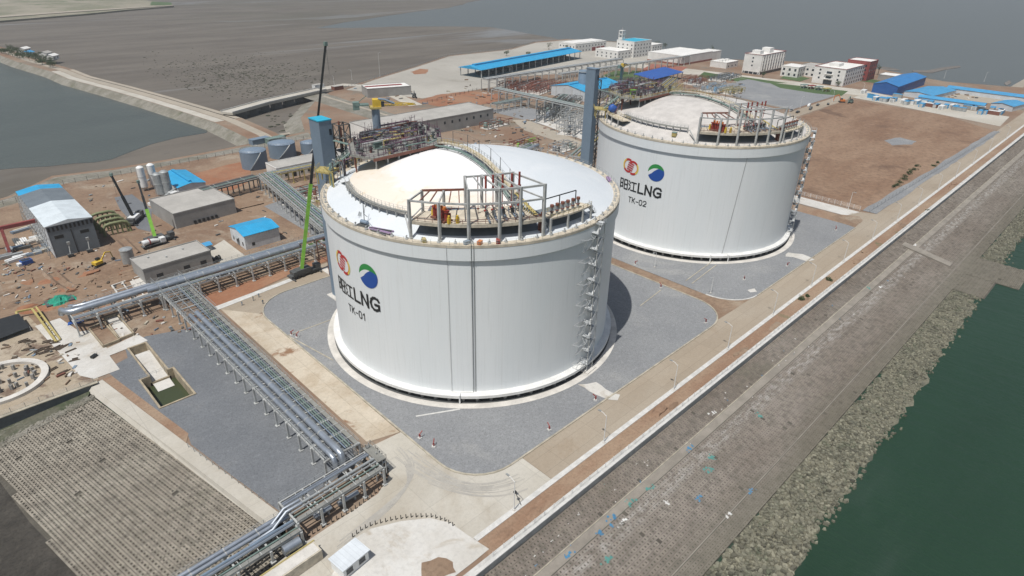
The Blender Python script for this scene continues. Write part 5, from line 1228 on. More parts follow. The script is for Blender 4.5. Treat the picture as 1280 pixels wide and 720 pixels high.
# process skids: dense equipment blocks, each its own thing
def skid(label, x, y, L_, W, H, seed, pal, rz=0, group='process skids among the racks'):
    rn = random.Random(seed); t = thing('process_skid', label, 'equipment', (x, y, 0), rz, group)
    m = MB(); m.box(-L_/2, -W/2, 0, L_/2, W/2, .3); m.build('plinth', M['padw'], t)
    m = MB(); nx = max(1, int(L_/5)); ny = max(1, int(W/5))
    for i in range(nx+1):
        for j in range(ny+1): m.bar((-L_/2+L_*i/nx, -W/2+W*j/ny, .3), (-L_/2+L_*i/nx, -W/2+W*j/ny, H), .3)
        for z in (H*.5, H): m.bar((-L_/2+L_*i/nx, -W/2, z), (-L_/2+L_*i/nx, W/2, z), .25)
    for j in range(ny+1):
        for z in (H*.5, H): m.bar((-L_/2, -W/2+W*j/ny, z), (L_/2, -W/2+W*j/ny, z), .25)
    m.build('frame', M[pal[0]], t)
    for i in range(int(5+L_*W/45)):
        x0 = rn.uniform(-L_/2, L_/2*.4); y0 = rn.uniform(-W/2, W/2); z = rn.uniform(1, H+.8); l = rn.uniform(3, L_*.6); r = rn.choice((.2, .3, .45))
        x1 = min(L_/2, x0+l); MB().tube([(x0, y0, .3), (x0, y0, z), (x1, y0, z), (x1, y0+rn.uniform(-2, 2), z)], r, 6).build('pipe', M[pal[1+i % (len(pal)-1)]], t, True)
    for i in range(int(2+L_*W/120)):
        x0 = rn.uniform(-L_/2+1, L_/2-1); y0 = rn.uniform(-W/2+1, W/2-1); r = rn.uniform(.7, 1.4); h = rn.uniform(2, H)
        m = MB(); m.lathe(x0, y0, [(r, .3), (r, h), (r*.7, h+r*.45), (0, h+r*.6)], 12); m.build('vessel', M[pal[1+(i+1) % (len(pal)-1)]], t, True)
    return t
pg = ['steel_grey', 'galv', 'pipe_silver', 'green_steel', 'steel_dark']; pp_ = ['steel_dark', 'purple', 'rust', 'galv', 'purple']; py_ = ['yellow_dull', 'green_steel', 'yellow_dull', 'galv', 'steel_dark']; pr_ = ['rust', 'rust', 'steel_dark', 'galv', 'brick']
skl = [
 ('rust and plum scaffold bay filling the gap right of the nearer lattice tower', -6, 52.5, 14, 8, 40, 41, ['rust', 'rust', 'purple', 'steel_dark', 'rust'], 0),
 ('dull yellow and green pipework at ground between lift tower and round tanks', 24, 120, 26, 18, 5, 42, ['yellow_dull', 'green_steel', 'galv', 'yellow_dull'], 0),
 ('low rusty manifold yard right of the inland rack', 22, 142, 22, 16, 4, 43, ['rust', 'galv', 'green_steel', 'rust'], 0),
 ('dark tangled valve yard under the diagonal rack columns', *P(690, 148), 34, 12, 5, 31, ['steel_dark', 'galv', 'steel_dark', 'pipe_silver'], .4),
 ('tall grey framed unit left of the farther lift tower', *P(712, 165), 22, 12, 8, 32, ['steel_grey', 'steel_dark', 'galv', 'pipe_silver'], .4),
 ('dark framed unit right of the farther lift tower foot', *P(748, 150), 20, 16, 10, 33, ['steel_dark', 'rust', 'galv', 'steel_dark'], .4),
 ('dense grey pipework block right of the hard standing, beside the farther lift tower', *P(722, 150), 34, 22, 7, 1, pg, .45),
 ('low dark equipment block directly below the diagonal rack', *P(700, 135), 60, 20, 5, 2, ['steel_dark', 'galv', 'steel_dark', 'green_steel'], .44),
 ('brown and grey pipe yard between canopy and diagonal rack', *P(672, 110), 60, 34, 3.5, 3, pr_, .3),
 ('red and grey equipment left of the white walled blue shed', *P(640, 108), 26, 18, 5, 4, pr_, .3),
 ('plum coloured scaffolded unit behind the farther dome', *P(792, 112), 34, 26, 8, 5, pp_, .35),
 ('plum coloured low pipework just left of the deep blue canopy', *P(775, 108), 22, 16, 5, 6, pp_, .35),
 ('plum and silver unit in front of the deep blue canopy', *P(822, 108), 34, 14, 5, 7, ['purple', 'purple', 'pipe_silver', 'galv', 'rust'], .1),
 ('dark scaffolded block between farther lift tower and grey dome', *P(768, 126), 26, 18, 8, 8, ['steel_dark', 'rust', 'galv', 'yellow_dull'], .4),
 ('yellow grey pipework strip behind the farther dome crown', *P(838, 117), 44, 12, 6, 9, py_, .35),
 ('pink and grey equipment right of the deep blue canopy', *P(868, 104), 26, 18, 6, 10, ['rust', 'galv', 'rust', 'pipe_silver'], .2),
 ('grey compressor block with blue roofs near the bay lawn', *P(893, 112), 34, 18, 4, 11, ['steel_grey', 'pipe_blue', 'galv', 'campblue', 'steel_dark'], .05),
 ('yellow railed equipment strip left of the large grey gravel yard', *P(915, 116), 26, 12, 4, 12, py_, .05),
 ('dark electrical yard beyond the compressor block', *P(905, 98), 44, 16, 3, 13, ['steel_dark', 'steel_grey', 'pipe_blue', 'galv'], .05),
 ('rusty skid row behind the nearer dome next to the road', *P(655, 183), 20, 8, 4, 14, ['rust', 'rust', 'galv', 'greenp', 'yellow_dull'], .1),
 ('grey manifold next to the farther lift tower foot', *P(703, 187), 16, 10, 4, 15, pg, .1),
 ('mixed skid with rusty posts beside the long grey workshop end', *P(618, 158), 22, 8, 4, 16, ['rust', 'galv', 'green_steel'], .1),
 ('low black pump set beside the near east west rack', -48, 87, 12, 4, 2, 17, ['steel_dark', 'steel_dark', 'green_steel'], 0),
 ('rust framed unit at the foot of the nearer lattice tower', -12, 60, 14, 14, 12, 18, ['rust', 'rust', 'galv', 'steel_dark', 'rust'], 0),
 ('rust framed unit standing behind the nearer piping platform', 8, 66, 20, 10, 14, 19, ['rust', 'rust', 'purple', 'steel_grey', 'rust'], 0),
]
for q in skl: skid(*q)
# ================================================================ BUILDINGS
def wins(mb_parent, face, xs, zs, w_, h_, at, mat='win', sill=False, name='window'):
    """window panes with frames on one face: face 'x' -> plane x=at running along y, 'y' -> plane y=at running along x"""
    out = []
    for z in zs:
        for s_ in xs:
            sg = 1 if at > 0 else -1; d0, d1 = at-sg*.12, at+sg*.04
            m = MB(); f = MB()
            lo, hi = min(d0, d1), max(d0, d1); fo = sg*.05
            if face == 'x':
                m.box(lo, s_-w_/2, z, hi, s_+w_/2, z+h_)
                f.box(min(at, at+sg*.12), s_-w_/2-.1, z-.15, max(at, at+sg*.12), s_+w_/2+.1, z)
            else:
                m.box(s_-w_/2, lo, z, s_+w_/2, hi, z+h_)
                f.box(s_-w_/2-.1, min(at, at+sg*.12), z-.15, s_+w_/2+.1, max(at, at+sg*.12), z)
            o = m.build(name, M[mat], mb_parent)
            if sill: f.build('sill', M['greyroof'], o)
            out.append(o)
    return out
def block(name, label, cat, cx, cy, L_, W, H, wall, roof, rz=0, parapet=.5, group=None):
    t = thing(name, label, cat, (cx, cy, 0), rz, group)
    MB().box(-L_/2, -W/2, 0, L_/2, W/2, H).build('wall', M[wall], t)
    m = MB(); m.box(-L_/2-.05, -W/2-.05, H, L_/2+.05, W/2+.05, H+.12); m.build('roof', M[roof], t)
    if parapet:
        m = MB(); a, b = L_/2+.1, W/2+.1
        for q in ((-a, -b, a, -b+.3), (-a, b-.3, a, b), (-a, -b+.3, -a+.3, b-.3), (a-.3, -b+.3, a, b-.3)): m.box(q[0], q[1], H-.1, q[2], q[3], H+parapet)
        m.build('parapet', M[wall], t)
    return t
def gable(name, label, cat, cx, cy, L_, W, H, rise, wall, roof, rz=0, group=None, ridge=False, eave=.4):
    """ridge along local x"""
    t = thing(name, label, cat, (cx, cy, 0), rz, group)
    MB().box(-L_/2, -W/2, 0, L_/2, W/2, H).add([(-L_/2, -W/2, H), (-L_/2, W/2, H), (-L_/2, 0, H+rise), (L_/2, -W/2, H), (L_/2, W/2, H), (L_/2, 0, H+rise)], [(0, 1, 2)[::-1], (3, 4, 5)]).build('wall', M[wall], t)
    a, b = L_/2+eave, W/2+eave; k = rise/(W/2)*eave
    MB().add([(-a, -b, H-k+.05), (a, -b, H-k+.05), (a, 0, H+rise+.08), (-a, 0, H+rise+.08), (a, b, H-k+.05), (-a, b, H-k+.05), (-a, -b, H-k-.15), (a, -b, H-k-.15), (a, b, H-k-.15), (-a, b, H-k-.15)],
             [(0, 1, 2, 3), (3, 2, 4, 5), (6, 7, 1, 0), (5, 4, 8, 9)]).build('roof', M[roof], t)
    if ridge:
        MB().box(-L_/2+1.5, -.7, H+rise-.3, L_/2-1.5, .7, H+rise+.75).build('ridge_vent', M[roof], t)
    return t
# blue roofed white shed close to the rack
t = gable('shed', 'white shed with bright blue roof standing north of the east west rack', 'shed', -24.8, 109.5, 14.5, 14, 6.2, 1.3, 'whitesheet', 'blueroofx', 0)
wins(t, 'x', (-4.5, 4.4), (1.2,), 1.2, 1.6, -7.25); wins(t, 'x', (.2,), (.1,), 2.6, 3.2, -7.25, 'darkwall', name='door'); MB().box(-8.3, -1.5, 3.5, -7.3, 1.8, 3.7).build('door_canopy', M['galv'], t)
wins(t, 'y', (-4,), (1.2,), 1.2, 1.4, -7.0)
# grey concrete block A
t = block('substation', 'large grey block building with flat roof and row of small wall fans', 'building', -32, 157.5, 27, 26, 6.6, 'greywall', 'greyroof', .06)
for i in range(6): m = MB(); m.box(-6+i*1.9, -13.6, .6, -5+i*1.9, -13.05, 1.8); m.build('wall_fan', M['black'], t)
# grey block B
t = block('control_block', 'grey flat roofed building south of the white concrete mixers', 'building', -59, 104.5, 24, 13, 5.6, 'greywall', 'greyroof', .03)
wins(t, 'y', (-7, 2.5, 8.6), (1.2,), 2.2, 1.6, -6.5, sill=True)
for i, (x, y) in enumerate(((-7, 3), (-2, -1), (5, 2))): MB().cyl(x, y, 5.7, 6.3, .35, 8).build('roof_vent', M['steel_grey'], t)
t = gable('lean_to', 'narrow blue roofed lean-to behind the grey flat roofed building', 'shed', -50, 113.3, 16, 3.5, 2.6, .5, 'greysheet', 'campblue', .03)
for i, (x, y) in enumerate(((-45.6, 99.5), (-43.9, 100.6))):
    t = thing('cable_drum', ('dark cable drum against the right end of the grey building', 'dark cable drum standing one step behind the first')[i], 'cable drum', (x, y, 1.1), .2)
    MB().tube([(-.6, 0, 0), (-.4, 0, 0)], 1.1, 16).build('flange', M['black'], t, True); MB().tube([(.4, 0, 0), (.6, 0, 0)], 1.1, 16).build('flange', M['black'], t, True); MB().tube([(-.4, 0, 0), (.4, 0, 0)], .7, 12).build('winding', M['steel_dark'], t, True)
t = thing('water_tank', 'round grey tank at the left end of the grey flat roofed building', 'tank', (-69.8, 121, 0))
MB().lathe(0, 0, [(2.2, 0), (2.2, 6), (0, 6.5)], 20).build('shell', M['galv'], t, True); MB().ring(0, 0, 2.2, 2.3, 5.7, 5.9, 20).build('top_rim', M['steel_grey'], t)
# the big hangar in slate cladding, roof part white and part blue
hx, hy = -81.5, 171.5; t = thing('hangar', 'tall slate grey hangar under construction with part white, part blue roof', 'hangar', (hx, hy, 0), -.0)
MB().box(-7.6, -27, 0, 7.8, 27, 12.6).build('wall', M['darkwall'], t)
def rf(y0, y1, mm, nm='roof_panel'):
    MB().add([(-8, y0, 13), (8.2, y0, 13), (8.2, y1, 13), (-8, y1, 13), (0, y0, 14.3), (0, y1, 14.3), (-8, y0, 12.8), (8.2, y0, 12.8), (-8, y1, 12.8), (8.2, y1, 12.8)], [(0, 4, 5, 3), (4, 1, 2, 5), (6, 7, 1, 4, 0), (3, 5, 2, 9, 8), (0, 3, 8, 6), (1, 7, 9, 2)]).build(nm, mm, t)
M['grate_roof'] = ribbed('slate_roof_sheet', (.16, .185, .205), 1.2, 1); M['white_roof'] = ribbed('white_roof_sheet', (.60, .66, .69), 1.5, 1)
rf(-27.3, 0, M['white_roof']); rf(0, 20, M['grate_roof']); rf(20, 27.3, M['blueroof'])
for i in range(11): MB().box(-7.2+i*1.42, -27.15, 10.6, -6.5+i*1.42, -27.0, 12.3).build('clerestory_light', M['black'], t)
wins(t, 'y', (-4.4, 4.2), (7.4,), 3, 1.3, -27, 'black')
MB().box(-.12, -27.12, 0, .12, -27.0, 10).build('door_seam', M['black'], t)
m = MB()
for i in range(14):
    y = -26.5+i*4; m.bar((-9.3, y, 0), (-8.0, y, 12.8), .2); m.bar((-9.3, y, 4), (-7.7, y, 4), .12); m.bar((-8.6, y, 8), (-7.7, y, 8), .12)
for z in (3, 6, 9, 12): m.bar((-9.3+z*.1, -26.5, z), (-9.3+z*.1, 26, z), .14)
m.build('side_scaffold', M['galv'], t)
MB().box(-7.7, -27.1, 0, -7.5, 27, 12.6).build('west_cladding', M['whitesheet'], t)
for i in range(2):
    k = thing('boom_lift', ('small aerial work platform parked left of the hangar door seam', 'small aerial work platform parked right of the hangar door seam')[i], 'boom lift', (hx-3+i*6.5, hy-29.5, 0))
    MB().box(-1, -.7, .4, 1, .7, 1.3).build('chassis', M['steel_dark'], k)
    for a in (-.7, .7):
        for b in (-.75, .75): MB().tube([(a, b-.12, .4), (a, b+.12, .4)], .4, 10).build('wheel', M['black'], k, True)
    MB().bar((0, 0, 1.3), (.6, 1, 5), .25).build('boom', M['steel_grey'], k); MB().box(.1, .6, 4.8, 1.1, 1.5, 5.8).build('basket', M['galv'], k)
# long blue roof building and silos
t = gable('workshop', 'low white walled workshop with long bright blue roof beside the silos', 'workshop', -22.5, 198.5, 27, 13, 4.5, 1.2, 'whitesheet', 'blueroofx', pi/2, ridge=True)
wins(t, 'y', (-9, -3, 3, 9), (1,), 1.4, 1.5, 6.5)
for i, (px, py, h, r, mm) in enumerate(((182, 238, 11.8, 1.7, 'white'), (195, 235, 12, 1.7, 'white'), (203, 247, 11.8, 2.0, 'galv'), (212, 246, 12.6, 2.1, 'galv'))):
    x, y = P(px, py); t = thing('silo', ('white silo at the left end of the silo row', 'white silo second in the silo row', 'grey silo third in the silo row', 'grey silo nearest the long blue roof')[i], 'silo', (x, y, 0), 0, 'silos by the blue workshop')
    MB().lathe(0, 0, [(r, 2), (r, h), (r*.5, h+.7), (0, h+.8)], 18).build('shell', M[mm], t, True); MB().lathe(0, 0, [(.3, .6), (r, 2)], 18).build('hopper', M[mm], t, True)
    for k in range(4): a = pi/4+k*pi/2; MB().bar((r*.85*cos(a), r*.85*sin(a), 0), (r*.85*cos(a), r*.85*sin(a), 2.4), .25).build('leg', M['steel_grey'], t)
    m = MB(); m.bar((-r-.3, -.2, 0), (-r-.3, -.2, h), .08); m.bar((-r-.3, .2, 0), (-r-.3, .2, h), .08); m.build('ladder', M['steel_grey'], t)
    MB().ring(0, 0, r, r+.12, h*.6, h*.62, 18).build('hoop', M['steel_grey'], t)
t = thing('concrete_mixer_plant', 'white batching plant trough sitting between the white silos and the grey block', 'machine', (-36.5, 181, 0), .4)
MB().box(-7, -4, 0, 7, 4, 1.4).build('hopper_body', M['white'], t); MB().bar((-7, 0, 1.4), (7, 1, 4.5), 1.2, .5).build('conveyor', M['galv'], t); MB().box(3, -2, 1.4, 6, 1.5, 4).build('cab', M['white'], t)
# round grey-blue tanks in the north
for i, (px, py, r, h, lab) in enumerate(((318, 211, 7.0, 9.5, 'round blue grey tank left of the long pale roof'), (353, 197, 7.6, 8, 'round blue grey tank behind the long pale roof'), (388, 193, 5.5, 6.5, 'small round blue grey tank beside the lift tower'))):
    x, y = P(px, py); t = thing('round_tank', lab, 'tank', (x+2, y+3, 0), 0, 'round tanks in the north yard')
    MB().lathe(0, 0, [(r, 0), (r, h)], 40, False).build('shell', M['lift'], t, True); MB().lathe(0, 0, [(r+.1, h), (r*.5, h+.9), (0, h+1.2)], 40).build('roof', M['pipe_blue'], t, True)
    m = MB(); railing(m, [((r-.1)*cos(2*pi*k/24), (r-.1)*sin(2*pi*k/24), h) for k in range(25)], 1, 2, .04); m.build('roof_railing', M['galv'], t)
    m = MB(); 
    for k in range(10):
        a = -2.4+k*.1; b = a+.1; m.bar(((r+.5)*cos(a), (r+.5)*sin(a), h*k/10), ((r+.5)*cos(b), (r+.5)*sin(b), h*(k+1)/10), .7, .12)
    m.build('spiral_stair', M['steel_grey'], t)
# long pale building C
t = block('long_workshop', 'long pale flat roofed workshop between the round tanks and lift tower', 'building', 47, 183.5, 58, 13, 6, 'render', 'greyroof', -.02)
wins(t, 'y', (-24, -15, -11, -2, 2, 12, 20), (1.2,), 1.6, 1.6, -6.5, sill=True); wins(t, 'y', (-19.5, -6.5, 6.5), (0.05,), 2.4, 3, -6.5, 'black', name='door')
# long grey warehouse behind the nearer dome
t = block('warehouse', 'long grey warehouse with small square windows behind the nearer dome', 'warehouse', 143, 214, 100, 28, 9.5, 'greywall', 'greyroof', -.02)
wins(t, 'y', [6+i*6.4 for i in range(7)], (5.2,), 1.5, 1.8, -14)
MB().box(-50.1, -14, 0, -50, 14, 9.4).build('end_wall', M['render'], t)
# far small grey block on the yard and its red items
t = block('store', 'low grey store with red banner strip on the pale yard', 'building', 192, 333, 38, 18, 7, 'greywall', 'render', -.3)
MB().box(-18, -1, 7.2, 14, 3, 7.5).build('roof_strip', M['redwall'], t)
# concrete yard
sh('yard_concrete', [(205, 300), (176, 372), (225, 400), (300, 436), (379, 478), (480, 476), (560, 508), (640, 500), (655, 440), (600, 300), (450, 290), (330, 330), (300, 300)], .05, M['yardconc'])
sh('red_earth_patch', wob(PP([(520, 127), (545, 119), (590, 114), (622, 118), (626, 126), (590, 133), (548, 133)], 0), 1.5, 6, 51), .09, M['redsoil'])
sh('red_earth_patch', wob(PP([(513, 90), (525, 86), (536, 87), (533, 92), (518, 93)], 0), 1, 5, 52), .09, M['redsoil'])
sh('red_earth_patch', wob(PP([(225, 222), (300, 203), (318, 222), (290, 238), (262, 240)], 0), 1, 6, 53), .09, M['redsoil'])
sh('grey_pad', PP([(607, 138), (655, 133), (705, 145), (740, 160), (738, 172), (640, 146)], 0), .10, M['gravel'])
sh('white_lane', PP([(668, 152), (676, 149), (742, 170), (742, 180)], 0), .13, M['white_conc'])
sh('sand_lane', PP([(640, 150), (660, 150), (742, 184), (742, 192), (655, 163)], 0), .11, M['sand'])
sh('hard_standing', [(28, 86), (100, 86), (100, 104), (40, 104)], .1, M['gravel_dark'])
sh('blue_pad', PP([(330, 258), (352, 250), (405, 280), (402, 300), (388, 292)], 0), .1, M['gravel'])
sh('blue_pad', PP([(143, 247), (165, 243), (190, 262), (188, 290), (172, 286), (150, 262)], 0), .1, M['gravel_dark'])
sh('yard_path', PP([(255, 315), (280, 300), (320, 330), (285, 335)], 0), .1, M['conc'])
# tyre tracked lanes in the soil yard
M['lane'] = ground('packed_lane', (.265, .185, .125), (.225, .15, .098), (.30, .235, .17), big=.08, cs=.1, speck=1, sa=.3, bump=.5, bs=.8)
for q in ([(0, 345), (100, 335), (165, 352), (100, 392), (40, 388), (0, 395)], [(215, 330), (290, 300), (360, 320), (270, 345)], [(295, 262), (350, 250), (372, 262), (300, 292)], [(290, 245), (330, 238), (330, 255), (300, 262)]):
    sh('packed_lane', wob(PP(q, 0), 1, 6, 61), .07, M['lane'])
sh('road_kerb_line', PP([(268, 384), (380, 342), (382, 345), (272, 388)], 0), .16, M['kerbw'])
# north canopy
x0, y0 = 306, 354; t = thing('open_canopy', 'long open shelter with bright blue roof beside the pale yard', 'canopy', (398, 368, 0), .155)
MB().add([(-96, -15, 8.2), (92, -15, 8.2), (92, 0, 10.8), (-96, 0, 10.8), (92, 15, 8.2), (-96, 15, 8.2), (-96, -15, 7.9), (92, -15, 7.9), (92, 15, 7.9), (-96, 15, 7.9)], [(0, 1, 2, 3), (3, 2, 4, 5), (6, 7, 1, 0), (6, 0, 3, 5, 9), (7, 8, 4, 2, 1), (9, 8, 7, 6)]).build('roof', M['blueroofx'], t)
MB().box(-90, -2, 10.6, 88, 2, 11.8).build('ridge_vent', M['blueroofx'], t)
for i in range(17):
    for y in (-13.5, 13.5): MB().box(-94+i*11.5-.35, y-.35, 0, -94+i*11.5+.35, y+.35, 8.1).build('column', M['steel_grey'], t)
rn = random.Random(4)
for i in range(13):
    k = thing('stacked_equipment', 'dark crated equipment stored under the long blue shelter, %s from its west end' % od(i), 'equipment', (398+(-74+i*12.5)*cos(.155), 368+(-74+i*12.5)*sin(.155), 0), .155, 'crated equipment under the shelter')
    MB().box(-5, -7, 0, 5, 6, rn.uniform(2.5, 4.2)).build('crate', M['steel_dark'], k); MB().cyl(0, -1, 2, 5.2, 1.8, 12).build('drum', M['steel_grey'] if i % 2 else M['green_steel'], k, True)
# white walled, blue roofed hall beside the farther lift tower
cx, cy = P(725, 118); t = gable('compressor_hall', 'white walled hall with bright blue ridge roof left of the farther lift tower', 'hall', 327, 222, 54, 38, 8, 3, 'whitesheet', 'blueroofx', .0, ridge=True)
for i in range(4): MB().box(-27.1, -14+i*9, 0, -27.0, -13.5+i*9, 8).build('pilaster', M['steel_grey'], t)
# deep blue canopy
t = thing('low_canopy', 'low open canopy with deep blue sheet roof behind the farther dome', 'canopy', (*P(824, 101.5), 0), .1)
MB().add([(-31, -10, 6.5), (31, -10, 6.5), (31, 12, 9), (-31, 12, 9), (-31, -10, 6.2), (31, -10, 6.2), (31, 12, 8.7), (-31, 12, 8.7)], [(0, 1, 2, 3), (4, 5, 1, 0), (5, 6, 2, 1), (6, 7, 3, 2), (7, 4, 0, 3), (7, 6, 5, 4)]).build('roof', M['deepblue'], t)
for i in range(7):
    for y, h in ((-9.5, 6.3), (11.5, 8.7)): MB().box(-30+i*9.8, y-.3, 0, -29.4+i*9.8, y+.3, h).build('column', M['steel_grey'], t)
# ---- offices along the bay
def facade(t, L_, W, H, fl, nx, ny, wdt=1.6, hgt=1.7):
    zs = [1.3+i*(H-.6)/fl for i in range(fl)]
    wins(t, 'y', [(-L_/2+L_*(i+.5)/nx) for i in range(nx)], zs, wdt, hgt, -W/2)
    wins(t, 'x', [(-W/2+W*(i+.5)/ny) for i in range(ny)], zs, wdt, hgt, -L_/2)
t = block('office', 'long white two storey building with red entrance bays at the far shore', 'building', 553, 418, 62, 28, 10, 'render', 'render', 0)
facade(t, 62, 28, 10, 2, 10, 5)
for i in range(3): MB().box(2+i*9, -14.4, 0, 9+i*9, -14.05, 4.5).build('entrance_bay', M['redwall'], t)
MB().box(-29, -10, 10.1, 29, 10, 11.2).build('upper_roof', M['render'], t)
t = block('control_building', 'tall white control building with cyan roof panel by the bay', 'building', 563, 345, 36, 26, 18, 'render', 'liftroof', 0); facade(t, 36, 26, 16.5, 4, 6, 4)
t2 = block('control_annex', 'low white annex in front of the cyan roofed control building', 'building', 531.5, 352, 26, 34, 9, 'render', 'render', 0); facade(t2, 26, 34, 8, 2, 4, 5)
t2 = block('control_annex', 'white side wing to the right of the cyan roofed control building', 'building', 593, 343, 22, 24, 12, 'render', 'render', 0); facade(t2, 22, 24, 11, 3, 4, 4)
t = thing('roof_turret', 'slim white rooftop turret with openings beside the cyan roof', 'turret', (548.6, 354, 18.2))
MB().box(-2.8, -2.8, 0, 2.8, 2.8, 3).build('base', M['render'], t)
for z in (3, 7):
    for a in (-2.3, 2.3):
        for b in (-2.3, 2.3): MB().box(a-.4, b-.4, z, a+.4, b+.4, z+3.4).build('pillar', M['render'], t)
    MB().box(-2.9, -2.9, z+3.4, 2.9, 2.9, z+4).build('cap', M['render'], t)
MB().bar((0, 0, 11), (0, 0, 15), .3).build('mast', M['steel_grey'], t)
t = block('gym_hall', 'large white windowless hall with red brick base by the bay', 'hall', 573, 284.5, 66, 46, 10, 'render', 'render', 0); MB().box(-33.2, -23.2, 0, 33.2, 23.2, 2).build('brick_base', M['brick'], t)
t = block('gym_wing', 'small white wing at the right end of the windowless hall', 'building', 619, 272, 22, 18, 9, 'render', 'render', 0)
t = block('garage', 'low white garage with roof vents between the hall and the flats', 'building', 573, 227, 26, 20, 6, 'render', 'render', 0); wins(t, 'y', (-8, 0, 8), (1.5,), 2, 1.5, -10)
for i in range(3): MB().box(-10+i*7, -2, 6, -7+i*7, 2, 8).build('roof_vent', M['render'], t)
def cornice(t, L_, W, H):
    m = MB(); a, b = L_/2+.25, W/2+.25
    for q in ((-a, -b, a, -b+.5), (-a, b-.5, a, b), (-a, -b+.5, -a+.5, b-.5), (a-.5, -b+.5, a, b-.5)): m.box(q[0], q[1], H+.55, q[2], q[3], H+.95)
    m.build('red_cornice', M['redwall'], t)
t = block('flats', 'white four storey flats with red cornice behind the lawn', 'building', 577.5, 183, 55, 20, 19, 'render', 'render', 0, .6)
zs = [3.8, 7.7, 11.6, 15.3]; wins(t, 'x', (0,), zs[1:], 1.6, 1.6, -27.5); wins(t, 'y', [-24+i*6 for i in range(9)], zs, 3.0, 2.1, -10)
for i in range(9): MB().box(-26+i*6, -10.9, 3.2, -25.5+i*6, -9.9, 18.6).build('balcony_fin', M['render'], t)
MB().box(-27, -10.06, .1, 27, -9.9, 2.6).build('ground_floor_openings', M['win'], t); MB().box(-27.56, -9, .1, -27.4, 9, 2.3).build('ground_floor_openings', M['win'], t)
for i in range(4): MB().box(-27.9, -8+i*5, 0, -27.3, -7.4+i*5, 2.9).build('stilt', M['render'], t)
MB().box(-22, -4, 19, -14, 5, 23).build('stair_head', M['render'], t); MB().box(0, -4, 19, 9, 5, 24).build('stair_head', M['render'], t); cornice(t, 55, 20, 19)
t = block('canteen', 'white colonnaded canteen between the two taller white blocks', 'building', 575, 148, 22, 18, 10, 'render', 'render', 0); facade(t, 22, 18, 10, 2, 4, 3, 2.2, 2.4)
for i in range(4): MB().box(-11.6, -8+i*5, 0, -11.0, -7.2+i*5, 7).build('pillar', M['render'], t)
t = block('canteen_wing', 'lower white wing with grey roof right of the canteen', 'building', 594, 137, 24, 17, 10, 'render', 'greyroof', 0); facade(t, 24, 17, 10, 2, 4, 3, 2.2, 2)
t = block('dormitory', 'white three storey dormitory with red cornice beside the lawn', 'building', 575.5, 103, 51, 30, 15, 'render', 'render', 0, .6)
wins(t, 'x', (-9, 9), (4.6, 8.6, 12), 1.7, 1.8, -25.5); wins(t, 'y', [-22+i*6.2 for i in range(8)], (1.2, 5, 8.8, 12.2), 2.2, 1.9, -15); MB().box(-25.7, -4, .1, -25.5, 4, 4).build('entrance', M['win'], t)
for i in range(2): MB().box(-26.9, -4, 5+i*4.4, -25.5, 4, 5.4+i*4.4).build('balcony', M['render'], t); wins(t, 'x', (0,), (5.6+i*4.4,), 5, 2.2, -25.5, name='balcony_door')
MB().box(-10, -2, 15, 2, 8, 18).build('stair_head', M['render'], t); cornice(t, 51, 30, 15)
t = block('dormitory_tower', 'red brown clad tower block behind the white dormitory', 'building', 612, 95, 22, 22, 18.5, 'redwall', 'render', 0); facade(t, 22, 22, 17, 4, 4, 3, 2, 1.8)
t = block('store', 'low dark canopy building right of the red brown tower', 'building', 632, 72, 20, 16, 5, 'greywall', 'render', 0)
t = gable('hall', 'blue steel hall with bright blue ridge roof near the field corner', 'hall', 583, 48, 84, 21, 8, 2.6, 'hallbluex', 'hallblue', 0); MB().box(-42.1, -1, 8, -42, 1, 8.4).build('door_seam', M['hallbluex'], t)
# U of blue roofed site huts
for i, (lab, x, y, L_, W, rz) in enumerate((('blue roofed hut row closing the camp on its left side', 592, 4, 46, 24, pi/2-.55), ('long blue roofed hut row along the front of the camp yard', 560, -16, 66, 10, -1.35), ('long blue roofed hut row along the bay side of the camp', 660, -28, 105, 14, -1.18))):
    pass
def hut(lab, pa, pb, W, H=4.2):
    a = Vector(P(*pa, H)); b = Vector(P(*pb, H)); c = (a+b)/2; return gable('site_hut', lab, 'hut', c.x, c.y, (b-a).length, W, H, 1.4, 'whitesheet', 'campblue', atan2(b.y-a.y, b.x-a.x), 'blue roofed site huts')
hut('wide blue roofed hut closing the left end of the camp', (1148, 117), (1178, 110), 24, 4)
hut('long blue roofed hut row along the near side of the camp yard', (1150, 120), (1232, 131), 9)
hut('long blue roofed hut row on the bay side of the camp', (1186, 108.5), (1285, 121), 13)
hut('short blue roofed hut at the right end of the camp', (1253, 131), (1270, 127), 16)
sh('camp_yard', PP([(1184, 113), (1280, 127), (1236, 129), (1160, 119)], 0), .06, M['sand'])
rn = random.Random(31)
for i in range(34):
    q = i/33; px = 1082+q*170+rn.uniform(-3, 3); py = 120+q*24+rn.uniform(-4.5, 3.5); x, y = P(px, py); L_ = rn.uniform(5, 12); c_ = ('white', 'campblue', 'galv', 'greenp', 'steel_dark', 'rust', 'white')[rn.choice((0, 0, 1, 1, 2, 2, 4, 5, 0, 1))]
    if c_ == 'greenp': c_ = 'green_steel'
    t = thing('container', '%s storage box in the row along the field edge, %s from the blue hall' % ({'white': 'white', 'campblue': 'blue', 'galv': 'grey', 'green_steel': 'green', 'steel_dark': 'dark', 'rust': 'rusty'}[c_], od(i)), 'container', (x, y, 0), rn.choice((0, 0, pi/2))+rn.uniform(-.1, .1), 'containers along the field edge')
    MB().box(-L_/2, -1.8, 0, L_/2, 1.8, 3).build('box_body', M[c_], t); MB().box(-L_/2-.05, -1.2, .2, -L_/2, 1.2, 2.8).build('end_door', M['steel_grey'], t)
    MB().box(-L_/2, -1.85, 3, L_/2, 1.85, 3.12).build('lid', M['campblue' if i % 3 else 'white'], t)
